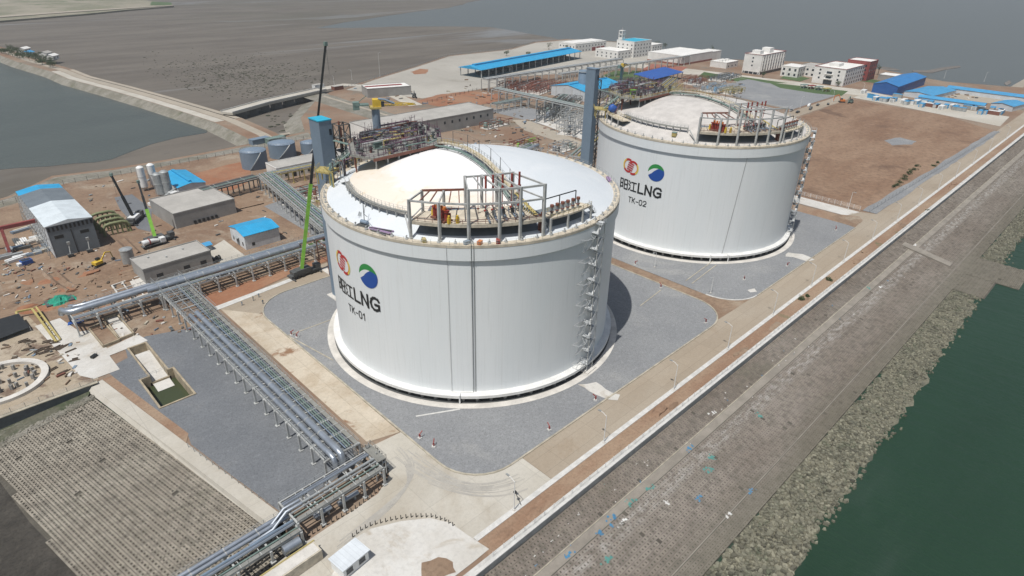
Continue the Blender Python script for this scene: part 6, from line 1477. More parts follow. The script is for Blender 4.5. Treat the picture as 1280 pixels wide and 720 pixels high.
# lawns
for q in ([(872, 96), (930, 103), (1000, 112), (990, 108), (880, 90)], [(905, 93), (985, 104), (960, 104)], [(960, 103), (1060, 114), (1052, 120), (1020, 117), (975, 110)], [(752, 95), (770, 88), (795, 92), (812, 101), (770, 101), (752, 100)], [(790, 88), (815, 92), (800, 94), (788, 92)], [(985, 92), (1012, 98), (1000, 102), (975, 98)], [(1072, 96), (1100, 101), (1095, 104), (1072, 101)]):
    LZ = globals().get('LZ', .11)+.006; sh('lawn', PP(q, 0), LZ, M['grass'])
sh('bay_road', PP([(800, 80), (870, 87), (1075, 112), (1150, 128), (1262, 146), (1250, 158), (1140, 136), (1060, 121), (990, 113), (860, 93), (790, 84)], 0), .07, M['conc'])
sh('brick_court', PP([(800, 88), (815, 80), (860, 84), (850, 90)], 0), .11, M['brick'])
# gate house and yellow container in the foreground
t = thing('gate_house', 'small white flat roofed gatehouse with dark side window by the gate road', 'gatehouse', (-80.2, -54.8, 0), .12)
MB().box(-3.0, -2.0, 0, 3.0, 2.0, 2.8).build('wall', M['white'], t); MB().box(-3.3, -2.3, 2.8, 3.3, 2.3, 3.0).build('roof', M['whitesheet'], t)
wins(t, 'y', (-1.6, 1.4), (1.0,), 1.5, 1.2, -2.0, sill=True); wins(t, 'x', (0,), (1.0,), 1.4, 1.2, 3.0, sill=True)
t = thing('container', 'dull yellow open topped container beside the rack near the gate', 'container', (-89.5, -48.8, 0), .05)
MB().box(-6, -1.5, .2, 6, 1.5, 2.7).build('box_body', M['deck'], t); MB().box(-5.7, -1.2, 2.7, 5.7, 1.2, 2.76).build('lid', M['padw'], t); MB().bar((-6.2, 1.6, 2.7), (6.2, 1.6, 2.7), .25).build('edge_rail', M['yellow_dull'], t)
t = thing('pipe_bundle', 'yellow timber and pipe bundle between the rack and the dull yellow container', 'pipes', (-88, -46.3, 0), .05)
for i in range(4): MB().box(-5, -.9+i*.45, .1+.05*i, 4.5, -.5+i*.45, .8).build('beam', M['deck'] if i % 2 else M['yellow_dull'], t)
# ================================================================ CRANES, VEHICLES, FURNITURE, FENCES, TREES
def mobile_crane(lab, x, y, h, tip, green_to, mcol, rz=0, z0=2.2):
    t = thing('mobile_crane', lab, 'crane', (x, y, 0), rz, 'mobile cranes on the yard')
    MB().box(-6, -1.4, .9, 6, 1.4, 1.7).build('chassis', M['steel_dark'], t)
    for a in (-4.8, -3.2, -1.4, 2.0, 3.6, 5.0):
        for b in (-1.4, 1.4): MB().tube([(a, b-.25, .6), (a, b+.25, .6)], .6, 12).build('wheel', M['black'], t, True)
    MB().box(4.2, -1.3, 1.7, 6.3, 1.3, 3.2).build('cab', M['steel_dark'], t); MB().box(6.3, -1.1, 2.3, 6.36, 1.1, 3.1).build('windscreen', M['win'], t)
    MB().box(-3.5, -1.5, 1.8, 2.2, 1.5, 3.2).build('slewing_body', M[mcol], t); MB().box(-5, -1.6, 1.8, -3.5, 1.6, 3.0).build('counterweight', M['steel_dark'], t)
    c, s_ = cos(-rz), sin(-rz); tx, ty = tip; L = Vector((tx*c-ty*s_, tx*s_+ty*c, h)); b0 = Vector((-1, 0, z0)); k = green_to
    m = b0.lerp(L, k); MB().bar(b0, m, 1.25).build('boom_base', M['greenp'], t); MB().bar(m, m.lerp(L, .5), .95).build('boom_section', M['black'], t); MB().bar(m.lerp(L, .5), L, .7).build('boom_section', M['black'], t)
    MB().box(L.x-.5, L.y-.5, L.z-.3, L.x+.5, L.y+.5, L.z+.9).build('boom_head', M['green_steel'], t)
    MB().tube([L, (L.x+.4, L.y+.4, L.z-9)], .04, 4).build('hoist_rope', M['steel_dark'], t)
    for a in (-5.4, 5.4): MB().bar((a, -3, .5), (a, 3, .5), .4).build('outrigger', M['steel_dark'], t)
    return t
def solve_tip(px, py, z, bx, by): q = P(px, py, z); return (q[0]-bx, q[1]-by)
cx, cy = -25.5, 66.8
mobile_crane('mobile crane with very tall black boom and green base behind the nearer lift tower', cx, cy, 80.5, solve_tip(407, 56, 80.5, cx, cy), .42, 'steel_dark', .05)
cx, cy = P(199, 303); mobile_crane('mobile crane with lime green boom base beside the grey flat roofed building', cx, cy, 23, solve_tip(173, 228, 23, cx, cy), .52, 'steel_dark', .1)
cx, cy = P(170, 277); mobile_crane('mobile crane with all black leaning boom near the green pipe bends', cx, cy, 21, solve_tip(139, 219, 21, cx, cy), .03, 'white', .9)
t = thing('concrete_mixer_truck', 'truck with white drum parked behind the grey flat roofed building', 'truck', (*P(193, 308), 0), .1)
MB().box(-4.5, -1.2, .9, 4.5, 1.2, 1.3).build('chassis', M['steel_dark'], t); MB().tube([(-4, 0, 2.4), (-2.8, 0, 2.6), (.2, 0, 2.5), (2.2, 0, 2.1)], 1.25, 14, .7).build('drum', M['white'], t, True)
MB().tube([(-1.6, 0, 2.55), (-1.2, 0, 2.55)], 1.32, 14).build('drum_band', M['redwall'], t, True); MB().box(2.6, -1.2, 1.0, 4.6, 1.2, 3.0).build('cab', M['white'], t); MB().box(4.6, -1, 2, 4.66, 1, 2.8).build('windscreen', M['win'], t)
for a in (-3.4, -2, 3.4):
    for b in (-1.1, 1.1): MB().tube([(a, b-.2, .5), (a, b+.2, .5)], .5, 10).build('wheel', M['black'], t, True)
# tower cranes: blue mast with yellow machinery head
def head_crane(lab, px, py, zb, zt, mast, jib):
    x, y = P(px, py, zb); t = thing('tower_crane', lab, 'crane', (x, y, 0), jib)
    MB().cyl(0, 0, 0, zt, 1.3, 12).build('mast', M[mast], t, True)
    MB().box(-1.8, -1.8, zt, 1.8, 1.8, zt+.6).build('slew_ring', M['yellow_dull'], t); MB().box(-.8, -1.4, zt+.6, 1.8, 1.2, zt+2.9).build('machine_house', M['yellow'], t)
    MB().box(1.85, -1.4, zt+.6, 2.8, -.4, zt+2.2).build('cab', M['win'], t)
    m = MB()
    for z in (.8, 2.0): m.bar((2, 1.0, zt+z), (13, 1.0, zt+.8), .2); m.bar((2, -1.0, zt+z), (13, -1.0, zt+.8), .2)
    for i in range(8): m.bar((3+i*1.2, -1, zt+.8), (4.2+i*1.2, 1, zt+.9), .14)
    m.build('jib', M['yellow'], t)
    m = MB(); m.box(-6.5, -1.2, zt+1, -2, 1.2, zt+1.5); m.bar((-6, 0, zt+1.5), (-2.5, 0, zt+4), .2); m.build('counter_jib', M['green_steel'], t)
    MB().box(-7, -1.1, zt-.2, -5, 1.1, zt+2.2).build('counterweight', M['green_steel'], t)
    m = MB(); m.tube([(1.0, -1.0, zt+3.1), (3, -1.6, zt+2.9), (6, -1.8, zt+1.6)], .4, 6); m.build('hose_reel', M['lift'], t, True); return t
head_crane('blue pedestal crane with yellow machine house behind the nearer piping platform', 472, 168, 54, 62.5, 'pipe_blue', -.5)
head_crane('dark green pedestal crane with yellow machine house beyond the farther dome', 776, 103, 9, 22, 'green_steel', .2)
t = thing('vent_stack', 'fat pale blue grey vertical vessel behind the farther lift tower', 'vessel', (*P(728, 120), 0)); MB().lathe(0, 0, [(4.4, 0), (4.4, 21), (4.1, 21.4), (0, 22)], 28).build('shell', M['lift'], t, True); MB().ring(0, 0, 4.4, 4.9, 20.2, 20.5, 28).build('top_walkway', M['steel_grey'], t)
# olive pipe bends next to hangar
for i in range(4):
    x, y = P(126+i*5.5, 266+i*4.2, 5); t = thing('pipe_bend', 'olive green pipe loop, %s from the rear in the row beside the hangar' % od(i), 'pipe', (x, y, 0), -.05, 'olive pipe loops by the hangar')
    MB().tube([(-4.5, 0, 0), (-4.4, 0, 3.2), (-3.4, 0, 4.6), (-1.5, 0, 5), (3, 0, 5), (4.6, 0, 4.4), (5.2, 0, 3), (5.2, 0, 0)], .62, 10).build('pipe', M['olive'] if 'olive' in M else paint('olive_pipe', (.20, .22, .11), .6), t, True)
    for q in range(4): MB().cyl(-1.5+q*1.9, 0, 0, 4.6, .32, 8).build('support_pipe', paint('olive_pipe', (.20, .22, .11), .6), t, True)
# portal crane far left (red)
t = thing('gantry_crane', 'red portal gantry beam leading to the hangar at the left edge', 'crane', (-100.5, 148, 0))
a = Vector((*P(48, 275, 10), 10))-Vector((-100.5, 148, 0)); b = Vector((*P(-8, 287, 10), 10))-Vector((-100.5, 148, 0)); f1 = Vector((*P(13, 318, 0), 0))-Vector((-100.5, 148, 0)); tp = a.lerp(b, .84)
MB().bar(a, b, 1.3, 1.4).build('main_beam', M['redwall'], t); MB().bar(tp, f1, 1.0, 1.0).build('leg', M['redwall'], t); MB().bar(tp+Vector((-2, 4, 0)), f1+Vector((-4, 9, 0)), 1.0, 1.0).build('leg', M['redwall'], t)
# precast and material stacks west of the hangar
rn = random.Random(15)
for i in range(26):
    px = rn.uniform(2, 62); py = rn.uniform(286, 326) if px < 55 else rn.uniform(296, 312)
    py = max(py, 268+px*.2); x, y = P(px, py); c_ = rn.choice(('white', 'padw', 'galv', 'deck', 'steel_dark', 'pipe_blue')); L_ = rn.uniform(3, 8)
    t = thing('material_stack', '%s stack of building material west of the hangar, %s found going from the left edge' % ({'white': 'white', 'padw': 'cream', 'galv': 'grey', 'deck': 'tan', 'steel_dark': 'dark', 'pipe_blue': 'bluish'}[c_], od(i)), 'stack', (x, y, 0), rn.choice((.0, pi/2, .3)), 'material stacks west of the hangar')
    n = rn.randint(2, 4)
    for k in range(n): MB().box(-L_/2, -1.4+k*.75, .12, L_/2, -.8+k*.75, .9+.3*rn.random()).build('plank_pile', M[c_], t)
    MB().box(-L_/2+.4, -1.4, 0, -L_/2+.7, 1.4, .12).build('bearer', M['steel_dark'], t)
t = thing('skip', 'open blue skip with white wheels on the soil below the hangar', 'skip', (*P(34, 330), 0), .2)
MB().box(-1.8, -1.3, .2, 1.8, 1.3, 1.8).build('body', M['deepblue'], t); MB().box(-1.5, -1.0, 1.8, 1.5, 1.0, 1.84).build('load', M['win'], t); MB().box(-3, -1, 0, -1.8, 1, 1.2).build('hitch_box', M['white'], t)
t = thing('excavator', 'yellow excavator digging in the brown yard in front of the hangar', 'excavator', (*P(124, 332), 0), .4)
for b in (-1.1, 1.1): MB().box(-2, b-.3, 0, 2, b+.3, .8).build('track', M['black'], t)
MB().box(-1.8, -1.2, .9, 1.2, 1.2, 2.0).build('body', M['yellow'], t); MB().box(-.2, .1, 2.0, 1.2, 1.1, 2.9).build('cab', M['win'], t)
MB().path([(1.0, -.3, 1.6), (3.4, -.3, 4.2), (5.4, -.3, 3.6)], .35).build('boom', M['yellow'], t); MB().path([(5.4, -.3, 3.6), (5.9, -.3, .9)], .28).build('stick', M['yellow_dull'], t); MB().box(5.3, -.8, .1, 6.3, .2, 1.0).build('bucket', M['steel_dark'], t)
for i, (px, py, c_) in enumerate(((367, 0, ''), (1052, 128, 'orange'), (1063, 129, 'green_steel'), (518, 122, 'steel_dark'))):
    if not c_: continue
    t = thing('excavator', ('', 'orange excavator parked at the corner of the brown field', 'green excavator parked at the corner of the brown field', 'dark excavator at the edge of the red earth patch')[i], 'excavator', (*P(px, py), 0), 1.2+i)
    for b in (-1.3, 1.3): MB().box(-2.4, b-.4, 0, 2.4, b+.4, 1).build('track', M['black'], t)
    MB().box(-2.2, -1.5, 1.1, 1.5, 1.5, 2.6).build('body', M[c_], t); MB().box(0, 0, 2.6, 1.5, 1.4, 3.6).build('cab', M['win'], t); MB().path([(1.0, -.4, 2), (3.4, -.4, 6.2), (6.4, -.4, 5), (6.8, -.4, 1)], .5).build('boom', M[c_], t)
# green netting heap and yellow barrier frame at left
t = thing('netting_heap', 'crumpled bright green netting over stacked material by the pipe elbow', 'netting', (*P(75, 378), 0))
M['net'] = paint('bright_green_net', (.02, .30, .20), .8, var=.3, scale=.6)
m = MB(); rn = random.Random(8); n = 14
hs = [[max(.1, 2.6-abs(i-7)*.32-abs(j-5)*.25+rn.uniform(-.5, .5)) for j in range(11)] for i in range(n+1)]
vs = [(-5+i*.72+rn.uniform(-.25, .25), -3.5+j*.7+rn.uniform(-.25, .25), hs[i][j] if 0 < i < n and 0 < j < 10 else .05) for i in range(n+1) for j in range(11)]
m.add(vs, [(i*11+j, (i+1)*11+j, (i+1)*11+j+1, i*11+j+1) for i in range(n) for j in range(10)]); m.build('net_cover', M['net'], t)
MB().box(-4, -2.4, .02, 4, 2.2, .9).build('stored_material', M['steel_dark'], t)
t = thing('handling_frame', 'long yellow green lifting frame lying from slab to netting', 'frame', (*P(52, 402), 0))
q = [Vector((*P(a, b, z), z))-Vector((*P(52, 402), 0)) for a, b, z in ((70, 427, .5), (40, 386, 2.2), (20, 390, 2.2), (28, 412, .5))]
MB().path(q, .6, .5).build('outer_rail', M['yellow_dull'], t); MB().path([q[0]+Vector((1.2, .6, 0)), q[1]+Vector((1.2, .4, 0))], .5).build('inner_rail', M['yellow_dull'], t)
m = MB()
for i in range(8): k = i/7; a_ = q[0].lerp(q[1], k); m.bar(a_, a_+Vector((1.3, .5, 0)), .25)
m.build('rung', M['yellow_dull'], t); tag(t.children[-1], None, None)
t = thing('tarpaulin', 'blue sheet bundle lying under the rack beside the white slab', 'tarpaulin', (*P(96, 404), 0)); MB().blob(0, 0, .5, 2.2, 1.2, .8, 10, .25).build('cover', M['deepblue'], t); MB().box(-1.6, -.9, 0, 1.6, .9, .5).build('pallet', M['deck'], t)
t = thing('concrete_ring', 'large pale concrete ring of a half built round basin at the left edge', 'basin', (-119, 62, 0))
MB().ring(0, 0, 9.4, 11.2, 0, .9, 60).build('ring_wall', M['padw'], t, True)
rn = random.Random(3); po = MB().box(-.35, -.35, 0, .35, .35, 1.6).build('stub_column', M['pedestal'], t, False, (0, 0, 0))
for i in range(30):
    a = rn.uniform(0, 2*pi); r = 8.3*sqrt(rn.random()); clone(po, (r*cos(a), r*sin(a), 0), rn.random())
sh('basin_floor', [(-119+9.3*cos(k*.2618), 62+9.3*sin(k*.2618)) for k in range(24)], .09, M['west'])
t = thing('site_cart', 'small dark site cart standing alone on the white slab', 'cart', (*P(118, 447), 0), .6)
MB().box(-.9, -.5, .3, .9, .5, .9).build('body', M['black'], t); 
for a in (-.5, .5): MB().tube([(a, -.55, .25), (a, .55, .25)], .25, 8).build('axle_wheels', M['black'], t, True)
MB().bar((.9, 0, .8), (1.5, 0, 1.3), .1).build('handle', M['steel_grey'], t)
t = thing('dark_shelter', 'low black netted shelter against the left edge above the sandy yard', 'shelter', (*P(8, 418), 0))
MB().add([(-6, -5, 1.2), (6, -3, 1.5), (5, 6, 3), (-7, 6, 3)], [(0, 1, 2, 3)]).build('net_roof', M['black'], t)
for a, b in ((-6, -5), (6, -3), (5, 6), (-7, 6)): MB().bar((a, b, 0), (a, b, 1.6 if b < 0 else 3), .15).build('post', M['steel_grey'], t)
rn = random.Random(99)
for i in range(22):
    px = rn.uniform(30, 98); py = 452+(px-30)*.10+rn.uniform(-30, 16)
    if py > 468-(px-50)*.1+6: continue
    x, y = P(px, py)
    if y < 47 or x > -101: continue
    t = thing('timber_pile', 'brown timber offcut pile on the sandy yard, %s among the scattered piles' % od(i), 'timber pile', (x, y, 0), rn.uniform(-.3, .5), 'timber piles on the sandy yard')
    for k in range(rn.randint(2, 4)): MB().bar((-rn.uniform(.5, 1.8), k*.3-.5, .2+.08*k), (rn.uniform(.5, 1.8), k*.35-.6+rn.uniform(-.3, .3), .2+.08*k), .25).build('timber', M['bark'], t)
# ---- street lamps
def lamp(lab, x, y, h, rz, group='street lamps along the roads'):
    t = thing('street_lamp', lab, 'street lamp', (x, y, 0), rz, group)
    MB().tube([(0, 0, 0), (0, 0, h)], .13, 8, .07).build('pole', M['white'], t, True); MB().tube([(0, 0, h-.2), (1.0, 0, h+.35), (2.0, 0, h+.4)], .06, 6).build('arm', M['white'], t, True); MB().box(1.7, -.2, h+.33, 2.6, .2, h+.5).build('lamp_head', M['galv'], t); MB().box(-.3, -.3, 0, .3, .3, .45).build('base', M['padw'], t); return t
for i, x in enumerate((-47.3, -16.1, 15.2, 45.2, 76, 107, 138, 170, 202, 234, 268, 302, 340, 380, 430)): lamp('white street lamp on the sea road footway, %s counting from the gate' % od(i), x, -67.3, 8.6, pi/2)
for i, (x, y) in enumerate(((76.7, -18.6), (73.9, -44.6), (73, 8), (73, 36))): lamp('slim white lamp on the edge of the farther pad, %s from the sea road' % ('second', 'first', 'third', 'fourth')[i], x+.6, y, 6.4, pi)
for i, (px, py) in enumerate(((475, 96), (640, 412 and 96), (760, 87), (824, 86), (1060, 262), (1000, 135), (985, 148), (1040, 128), (1078, 117), (440, 100), (418, 108), (1180, 98), (1230, 102))): 
    x, y = P(px, py); hh = 22 if i == 0 else 9; lamp(('very tall white mast on the pale yard by the mudflat' if i == 0 else 'white lamp among the far yards and lawns, %s of that scatter' % od(i-1)), x, y, hh, i, 'far yard lamps')
# cctv pole beside first lamp
t = thing('camera_pole', 'short dark camera pole leaning beside the first road lamp', 'pole', (-45.2, -67.5, .1)); MB().bar((0, 0, 0), (-.6, 1.4, 3.4), .12).build('pole', M['steel_dark'], t); MB().box(-.9, 1.2, 3.3, -.3, 1.8, 3.6).build('camera_head', M['black'], t)
# ---- bollards along the gate curves
def bollard(lab, x, y, grp):
    t = thing('bollard', lab, 'bollard', (x, y, .1), 0, grp)
    MB().bar((0, 0, 0), (0, 0, 1.15), .14).build('post', M['black'], t); MB().bar((0, 0, .08), (.55, 0, .08), .12).build('foot', M['black'], t); return t
def along(pts, n):
    L = [0]
    for a, b in zip(pts, pts[1:]): L.append(L[-1]+hypot(b[0]-a[0], b[1]-a[1]))
    out = []
    for i in range(n):
        d = L[-1]*i/(n-1); k = max(j for j in range(len(L)) if L[j] <= d+1e-9); k = min(k, len(pts)-2); q = (d-L[k])/(L[k+1]-L[k]); out.append((pts[k][0]+(pts[k+1][0]-pts[k][0])*q, pts[k][1]+(pts[k+1][1]-pts[k][1])*q))
    return out
inner = PP([(470, 562), (478, 572), (484, 588), (483, 600), (476, 611), (460, 625), (440, 640), (410, 656), (385, 672)], 0)
outer = PP([(441, 672), (452, 663), (466, 657), (490, 651), (515, 647), (540, 647), (556, 652), (566, 658)], 0)
for i, (x, y) in enumerate(along(inner, 30)): bollard('small black bollard on the curve beside the rack, %s counting from the valve tangle' % od(i), x, y, 'bollards beside the rack')
for i, (x, y) in enumerate(along(outer, 22)): bollard('small black bollard in the arc around the white apron, %s counting from the gatehouse' % od(i), x, y, 'bollards around the white apron')
# ---- fire monitors / hydrants in red on the pads
HY = [(-48.3, -34.8), (-47.7, -39.6), (-22.5, -54.8), (-4.4, -55.2), (54.4, -54.4), (93.5, -47.7), (117.3, -53.6), (73.6, -12), (-49.0, 31), (-48.4, 28.6), (170, -52), (64.5, -30)]
for i, (x, y) in enumerate(HY):
    t = thing('fire_monitor', 'red fire monitor on white plinth at pad edge, %s from the gate' % od(i), 'fire monitor', (x, y, .1), i*.7, 'fire monitors around the pads')
    MB().box(-.45, -.45, 0, .45, .45, .3).build('plinth', M['kerbw'], t); MB().cyl(0, 0, .3, 1.3, .12, 8).build('riser', M['red'], t, True); MB().tube([(-.25, 0, 1.3), (.2, 0, 1.45), (.85, 0, 1.95)], .13, 8).build('nozzle', M['red'], t, True); MB().ring(0, 0, .2, .3, .8, .9, 10).build('handwheel', M['red'], t)
for i, (px, py) in enumerate(((324, 372), (317, 376), (303, 382), (329, 380))):
    t = thing('person', ('person in dark clothes walking on the road behind the pad', 'person in dark clothes beside another on the road kerb', 'person in grey clothes near the rack edge of the road', 'person in dark blue clothes at the damp soil corner')[i], 'person', (*P(px, py), .1), i)
    m = MB(); m.tube([(-.1, 0, 0), (-.1, 0, .45), (-.09, 0, .85), (-.05, 0, 1.0), (0, 0, 1.2), (0, 0, 1.42), (0, 0, 1.5)], .085, 8, .09); m.tube([(.12, .15, 0), (.11, .06, .45), (.08, 0, .85), (.04, 0, 1.0)], .08, 8, .1); m.tube([(0, 0, .95), (0, 0, 1.2), (0, 0, 1.42)], .17, 8, .2)
    m.tube([(-.2, 0, 1.4), (-.27, .03, 1.1), (-.25, .12, .85)], .06, 6, .04); m.tube([(.2, 0, 1.4), (.27, -.02, 1.1), (.26, .1, .85)], .06, 6, .04); m.blob(0, 0, 1.64, .1, .11, .13, 8, .02); m.build('body', M['darkwall'] if i % 2 else M['pipe_blue'], t, True)
    MB().blob(0, 0, 1.72, .13, .14, .08, 8, .02).build('hard_hat', M['yellow'] if i else M['white'], t, True)
# ---- fences
def fence(lab, pts, h, pitch, m='galv', name='fence', wires=4, r=.05):
    t = thing(name, lab, 'fence', (pts[0][0], pts[0][1], 0)); o = Vector((*pts[0], 0)); z = pts[0][2] if len(pts[0]) > 2 else 0
    mb = MB(); n = 0
    P3 = [Vector((p[0]-pts[0][0], p[1]-pts[0][1], z)) for p in pts]
    for k in range(wires):
        zz = h*(k+1)/wires; mb.tube([(p.x, p.y, p.z+zz) for p in P3], r*.5, 4)
    mb.build('wires', M[m], t)
    base = MB().bar((0, 0, z), (0, 0, z+h+.15), r*2.4); po = None
    for a, b in zip(P3, P3[1:]):
        L = (b-a).length; k = max(1, int(L/pitch))
        for i in range(k):
            p = a.lerp(b, i/k)
            if po is None: po = base.build('post', M[m], t, False, (p.x, p.y, 0))
            elif n < 99: clone(po, (p.x, p.y, 0))
            n += 1
    return t
o = Vector((0, 0, 0))
fence('thin white rail fence standing on the pale sea wall', [(-59, -73.2, .85), (235, -73.2, .85)], 1.1, 3.0, 'white', r=.045, wires=2)
fence('wire fence along the coping of the dark quay wall', [(-100.5, 44.6, .75), (-160, 44.6, .75)], 1.2, 3, 'galv', wires=3)
fence('short rail fence on the crest of the west slope', [(-91, 1), (-84.8, -31)], 1.2, 2.4, 'galv', wires=2)
fence('white mesh fence between the white road and the brown field', [(205, -50), (205, 56)], 2.2, 3, 'white', wires=5, r=.06)
fence('mesh fence along the sea road edge of the brown field', [(206, -54), (450, -59.5)], 2.0, 5, 'galv', wires=3, r=.06)
fence('perimeter fence between the pale yard and the mudflat', [(178, 376), (225, 402), (300, 437), (379, 480), (481, 478), (560, 510)], 2.6, 5, 'galv', wires=4, r=.09)
fence('perimeter fence along the stony north shore', [(-130, 215), (-88, 228), (-66, 241), (-40, 239), (40, 240), (78, 244)], 2.4, 5, 'steel_dark', wires=3, r=.06)
fence('dark mesh fence around the red earth patch', [P(528, 131), P(596, 113), P(626, 116)], 2.2, 6, 'steel_dark', wires=3, r=.1)
# ---- cars parked behind the farther tank
def car(lab, px, py, c, rz, s=1.0, van=False):
    t = thing('parked_car', lab, 'car', (*P(px, py), .1), rz, 'vehicles on the road behind the farther tank')
    h = 1.0 if not van else 1.3
    m = MB(); m.prism([(-2.2*s, -.85), (2.2*s, -.85), (2.2*s, .85), (-2.2*s, .85)], .35, h); m.build('body', M[c], t)
    k = (.6, .75, 1.55) if not van else (.95, 1.2, 2.1); m = MB(); a, b, z = k; m.add([(-1.7*s, -.8, h), (1.1*s if not van else 1.9*s, -.8, h), (1.1*s if not van else 1.9*s, .8, h), (-1.7*s, .8, h), (-1.4*s, -.68, z), (.5*s if not van else 1.5*s, -.68, z), (.5*s if not van else 1.5*s, .68, z), (-1.4*s, .68, z)], [(4, 5, 6, 7), (0, 1, 5, 4), (1, 2, 6, 5), (2, 3, 7, 6), (3, 0, 4, 7)]); m.build('cabin', M['win'] if not van else M[c], t)
    for a in (-1.4*s, 1.4*s):
        for b in (-.85, .85): MB().tube([(a, b-.1, .34), (a, b+.1, .34)], .34, 10).build('wheel', M['black'], t, True)
for q in (('black saloon parked nearest the farther dome', 997, 141, 'black', .1, 1.3), ('dark van parked behind the black saloon', 1013, 137, 'steel_dark', .2, 1.5, True), ('white lorry parked on the kerb of the gravel yard', 1011, 133, 'white', .2, 1.6, True), ('small dark car at the far end of the parked row', 1022, 132, 'black', .2, 1.3), ('grey car parked apart near the yard kerb', 989, 139, 'steel_grey', .1, 1.3), ('small dark car alone on the road towards the field corner', 1035, 131, 'black', .3, 1.0)): car(*q)
for i, (px, py, c_) in enumerate(((1005, 110, 'green_steel'), (1014, 111, 'redwall'), (1023, 112.5, 'green_steel'), (1033, 114.5, 'yellow_dull'))):
    t = thing('market_stall', ('green roofed recycling stall furthest left beside the lawn', 'red brown stall second along the lawn edge', 'green roofed stall third along the lawn edge', 'yellow green stall last along the lawn edge')[i], 'stall', (*P(px, py), 0), -.3); MB().box(-3.6, -2.2, 2.8, 3.6, 2.2, 3.3).build('roof', M[c_], t)
    for a in (-3, 3):
        for b in (-1.8, 1.8): MB().bar((a, b, 0), (a, b, 2.8), .3).build('post', M['steel_grey'], t)
    MB().box(-2.4, -1.2, 0, 2.4, 1.2, 1.4).build('bin_row', M[c_], t)
# ---- trees and shrubs
def tree(lab, x, y, h, r, seed, group='trees around the offices', name='tree', trunk=True, flat=1.0):
    rn = random.Random(seed); t = thing(name, lab, 'tree' if trunk else 'shrub', (x, y, 0), 0, group)
    if trunk:
        m = MB(); m.tube([(0, 0, 0), (.05, 0, h*.4), (0, .1, h*.75)], h*.035, 6, h*.015)
        for k in range(4): a = k*1.6+seed; m.tube([(0, 0, h*.4), (r*.5*cos(a), r*.5*sin(a), h*.7)], h*.014, 5, h*.006)
        m.build('trunk', M['bark'], t, True)
    m = MB()
    cl = [(rn.gauss(0, r*.38), rn.gauss(0, r*.38), (h*.7 if trunk else h*.45)+rn.gauss(0, h*.13)*flat, rn.uniform(.25, .5)*r) for _ in range(11)]
    for cx, cy, cz, cr in cl:
        for _ in range(34):
            a = rn.uniform(0, 2*pi); u = rn.uniform(-1, 1); q = cr*rn.random()**.35; px = cx+q*cos(a)*sqrt(1-u*u); py = cy+q*sin(a)*sqrt(1-u*u); pz = max(.1, cz+q*u*.85); s = rn.uniform(.1, .22)*max(.8, r*.35)
            d = Vector((rn.gauss(0, 1), rn.gauss(0, 1), rn.gauss(0, 1))).normalized(); e = d.orthogonal().normalized()*s; f_ = d.cross(e); c0 = Vector((px, py, pz)); m.add([tuple(c0-e), tuple(c0+f_), tuple(c0+e), tuple(c0-f_)], [(0, 1, 2, 3)])
    m.build('crown', M['leaf'], t); return t
TR = [(686, 62, 9, 3.5, 'round tree beside the long white office'), (708, 66, 11, 3, 'slim dark tree in front of the long white office'), (820, 60, 10, 4, 'tree at the right end of the control building'), (831, 62, 9, 4, 'bushy tree between control building and windowless hall'), (881, 75, 9, 5, 'round tree beside the small white wing'), (889, 70, 11, 4, 'tall thin tree by the bay road bend'), (860, 78, 6, 4, 'low bush in front of the windowless hall'), (1010, 86, 7, 5, 'bush between canteen and dormitory'), (953, 97, 6, 4, 'bush at the corner of the flats'), (1090, 93, 12, 3, 'palm like tree left of the blue hall roof'), (1097, 94, 12, 3, 'palm like tree nearest the blue hall roof'), (1048, 108, 5, 4, 'bush at the dormitory corner'), (633, 70, 6, 4.5, 'round dark bush on the mudflat side of the yard'), (660, 69, 4, 4, 'low bush beyond the long blue shelter'), (988, 89, 6, 4, 'bush beside the canteen columns')]
for i, (px, py, h, r, lab) in enumerate(TR): tree(lab, *P(px, py), h, r, i)
rn = random.Random(6)
for i in range(9):
    q = i/8; x, y = P(1118+q*28, 235-q*26); tree('wild green shrub in the row beside the brown field fence, %s from the near end' % od(i), x+rn.uniform(-1, 1), y+rn.uniform(-.8, .8), rn.uniform(1.2, 2.6), rn.uniform(1.2, 2.4), 40+i, 'shrubs along the field fence', 'shrub', False)
for i, (px, py) in enumerate(((1167, 208), (1172, 204), (1036, 351), (1003, 375), (1010, 371), (1160, 264))):
    tree('low weed clump in the verge beside the sea road, %s going by distance' % od(i), *P(px, py), rn.uniform(.6, 1.6), rn.uniform(.8, 1.8), 60+i, 'verge weed clumps', 'shrub', False)
# mangrove tufts dotted on the mud
M['tuft'] = paint('marsh_plant', (.06, .065, .04), .9, var=.3)
t_m = MB(); rn = random.Random(44); tufts = []
for i in range(1500):
    px = rn.gauss(305, 55); py = 80+(px-305)*.03+rn.gauss(14, 13)
    if not (170 < px < 420 and 60 < py < 128): continue
    if py > 60+ (px-80)*.35 and px < 285: continue
    x, y = P(px, py, -4.9); r = rn.choice((.3, .35, .4, .5, .6, .9)); t_m.blob(x, y, -4.8, r*1.5, r, r*.5, 6, .35)
for i in range(70):
    px = rn.uniform(330, 450); py = rn.uniform(138, 165)
    x, y = P(px, py, -4.9); r = rn.uniform(.4, 1.6); t_m.blob(x, y, -4.8, r*1.5, r, r*.5, 6, .35)
tag(t_m.build('salt_marsh_tufts', M['tuft']), 'dark green tufts dotted over the brown tidal mud', 'tufts', None, 'stuff')
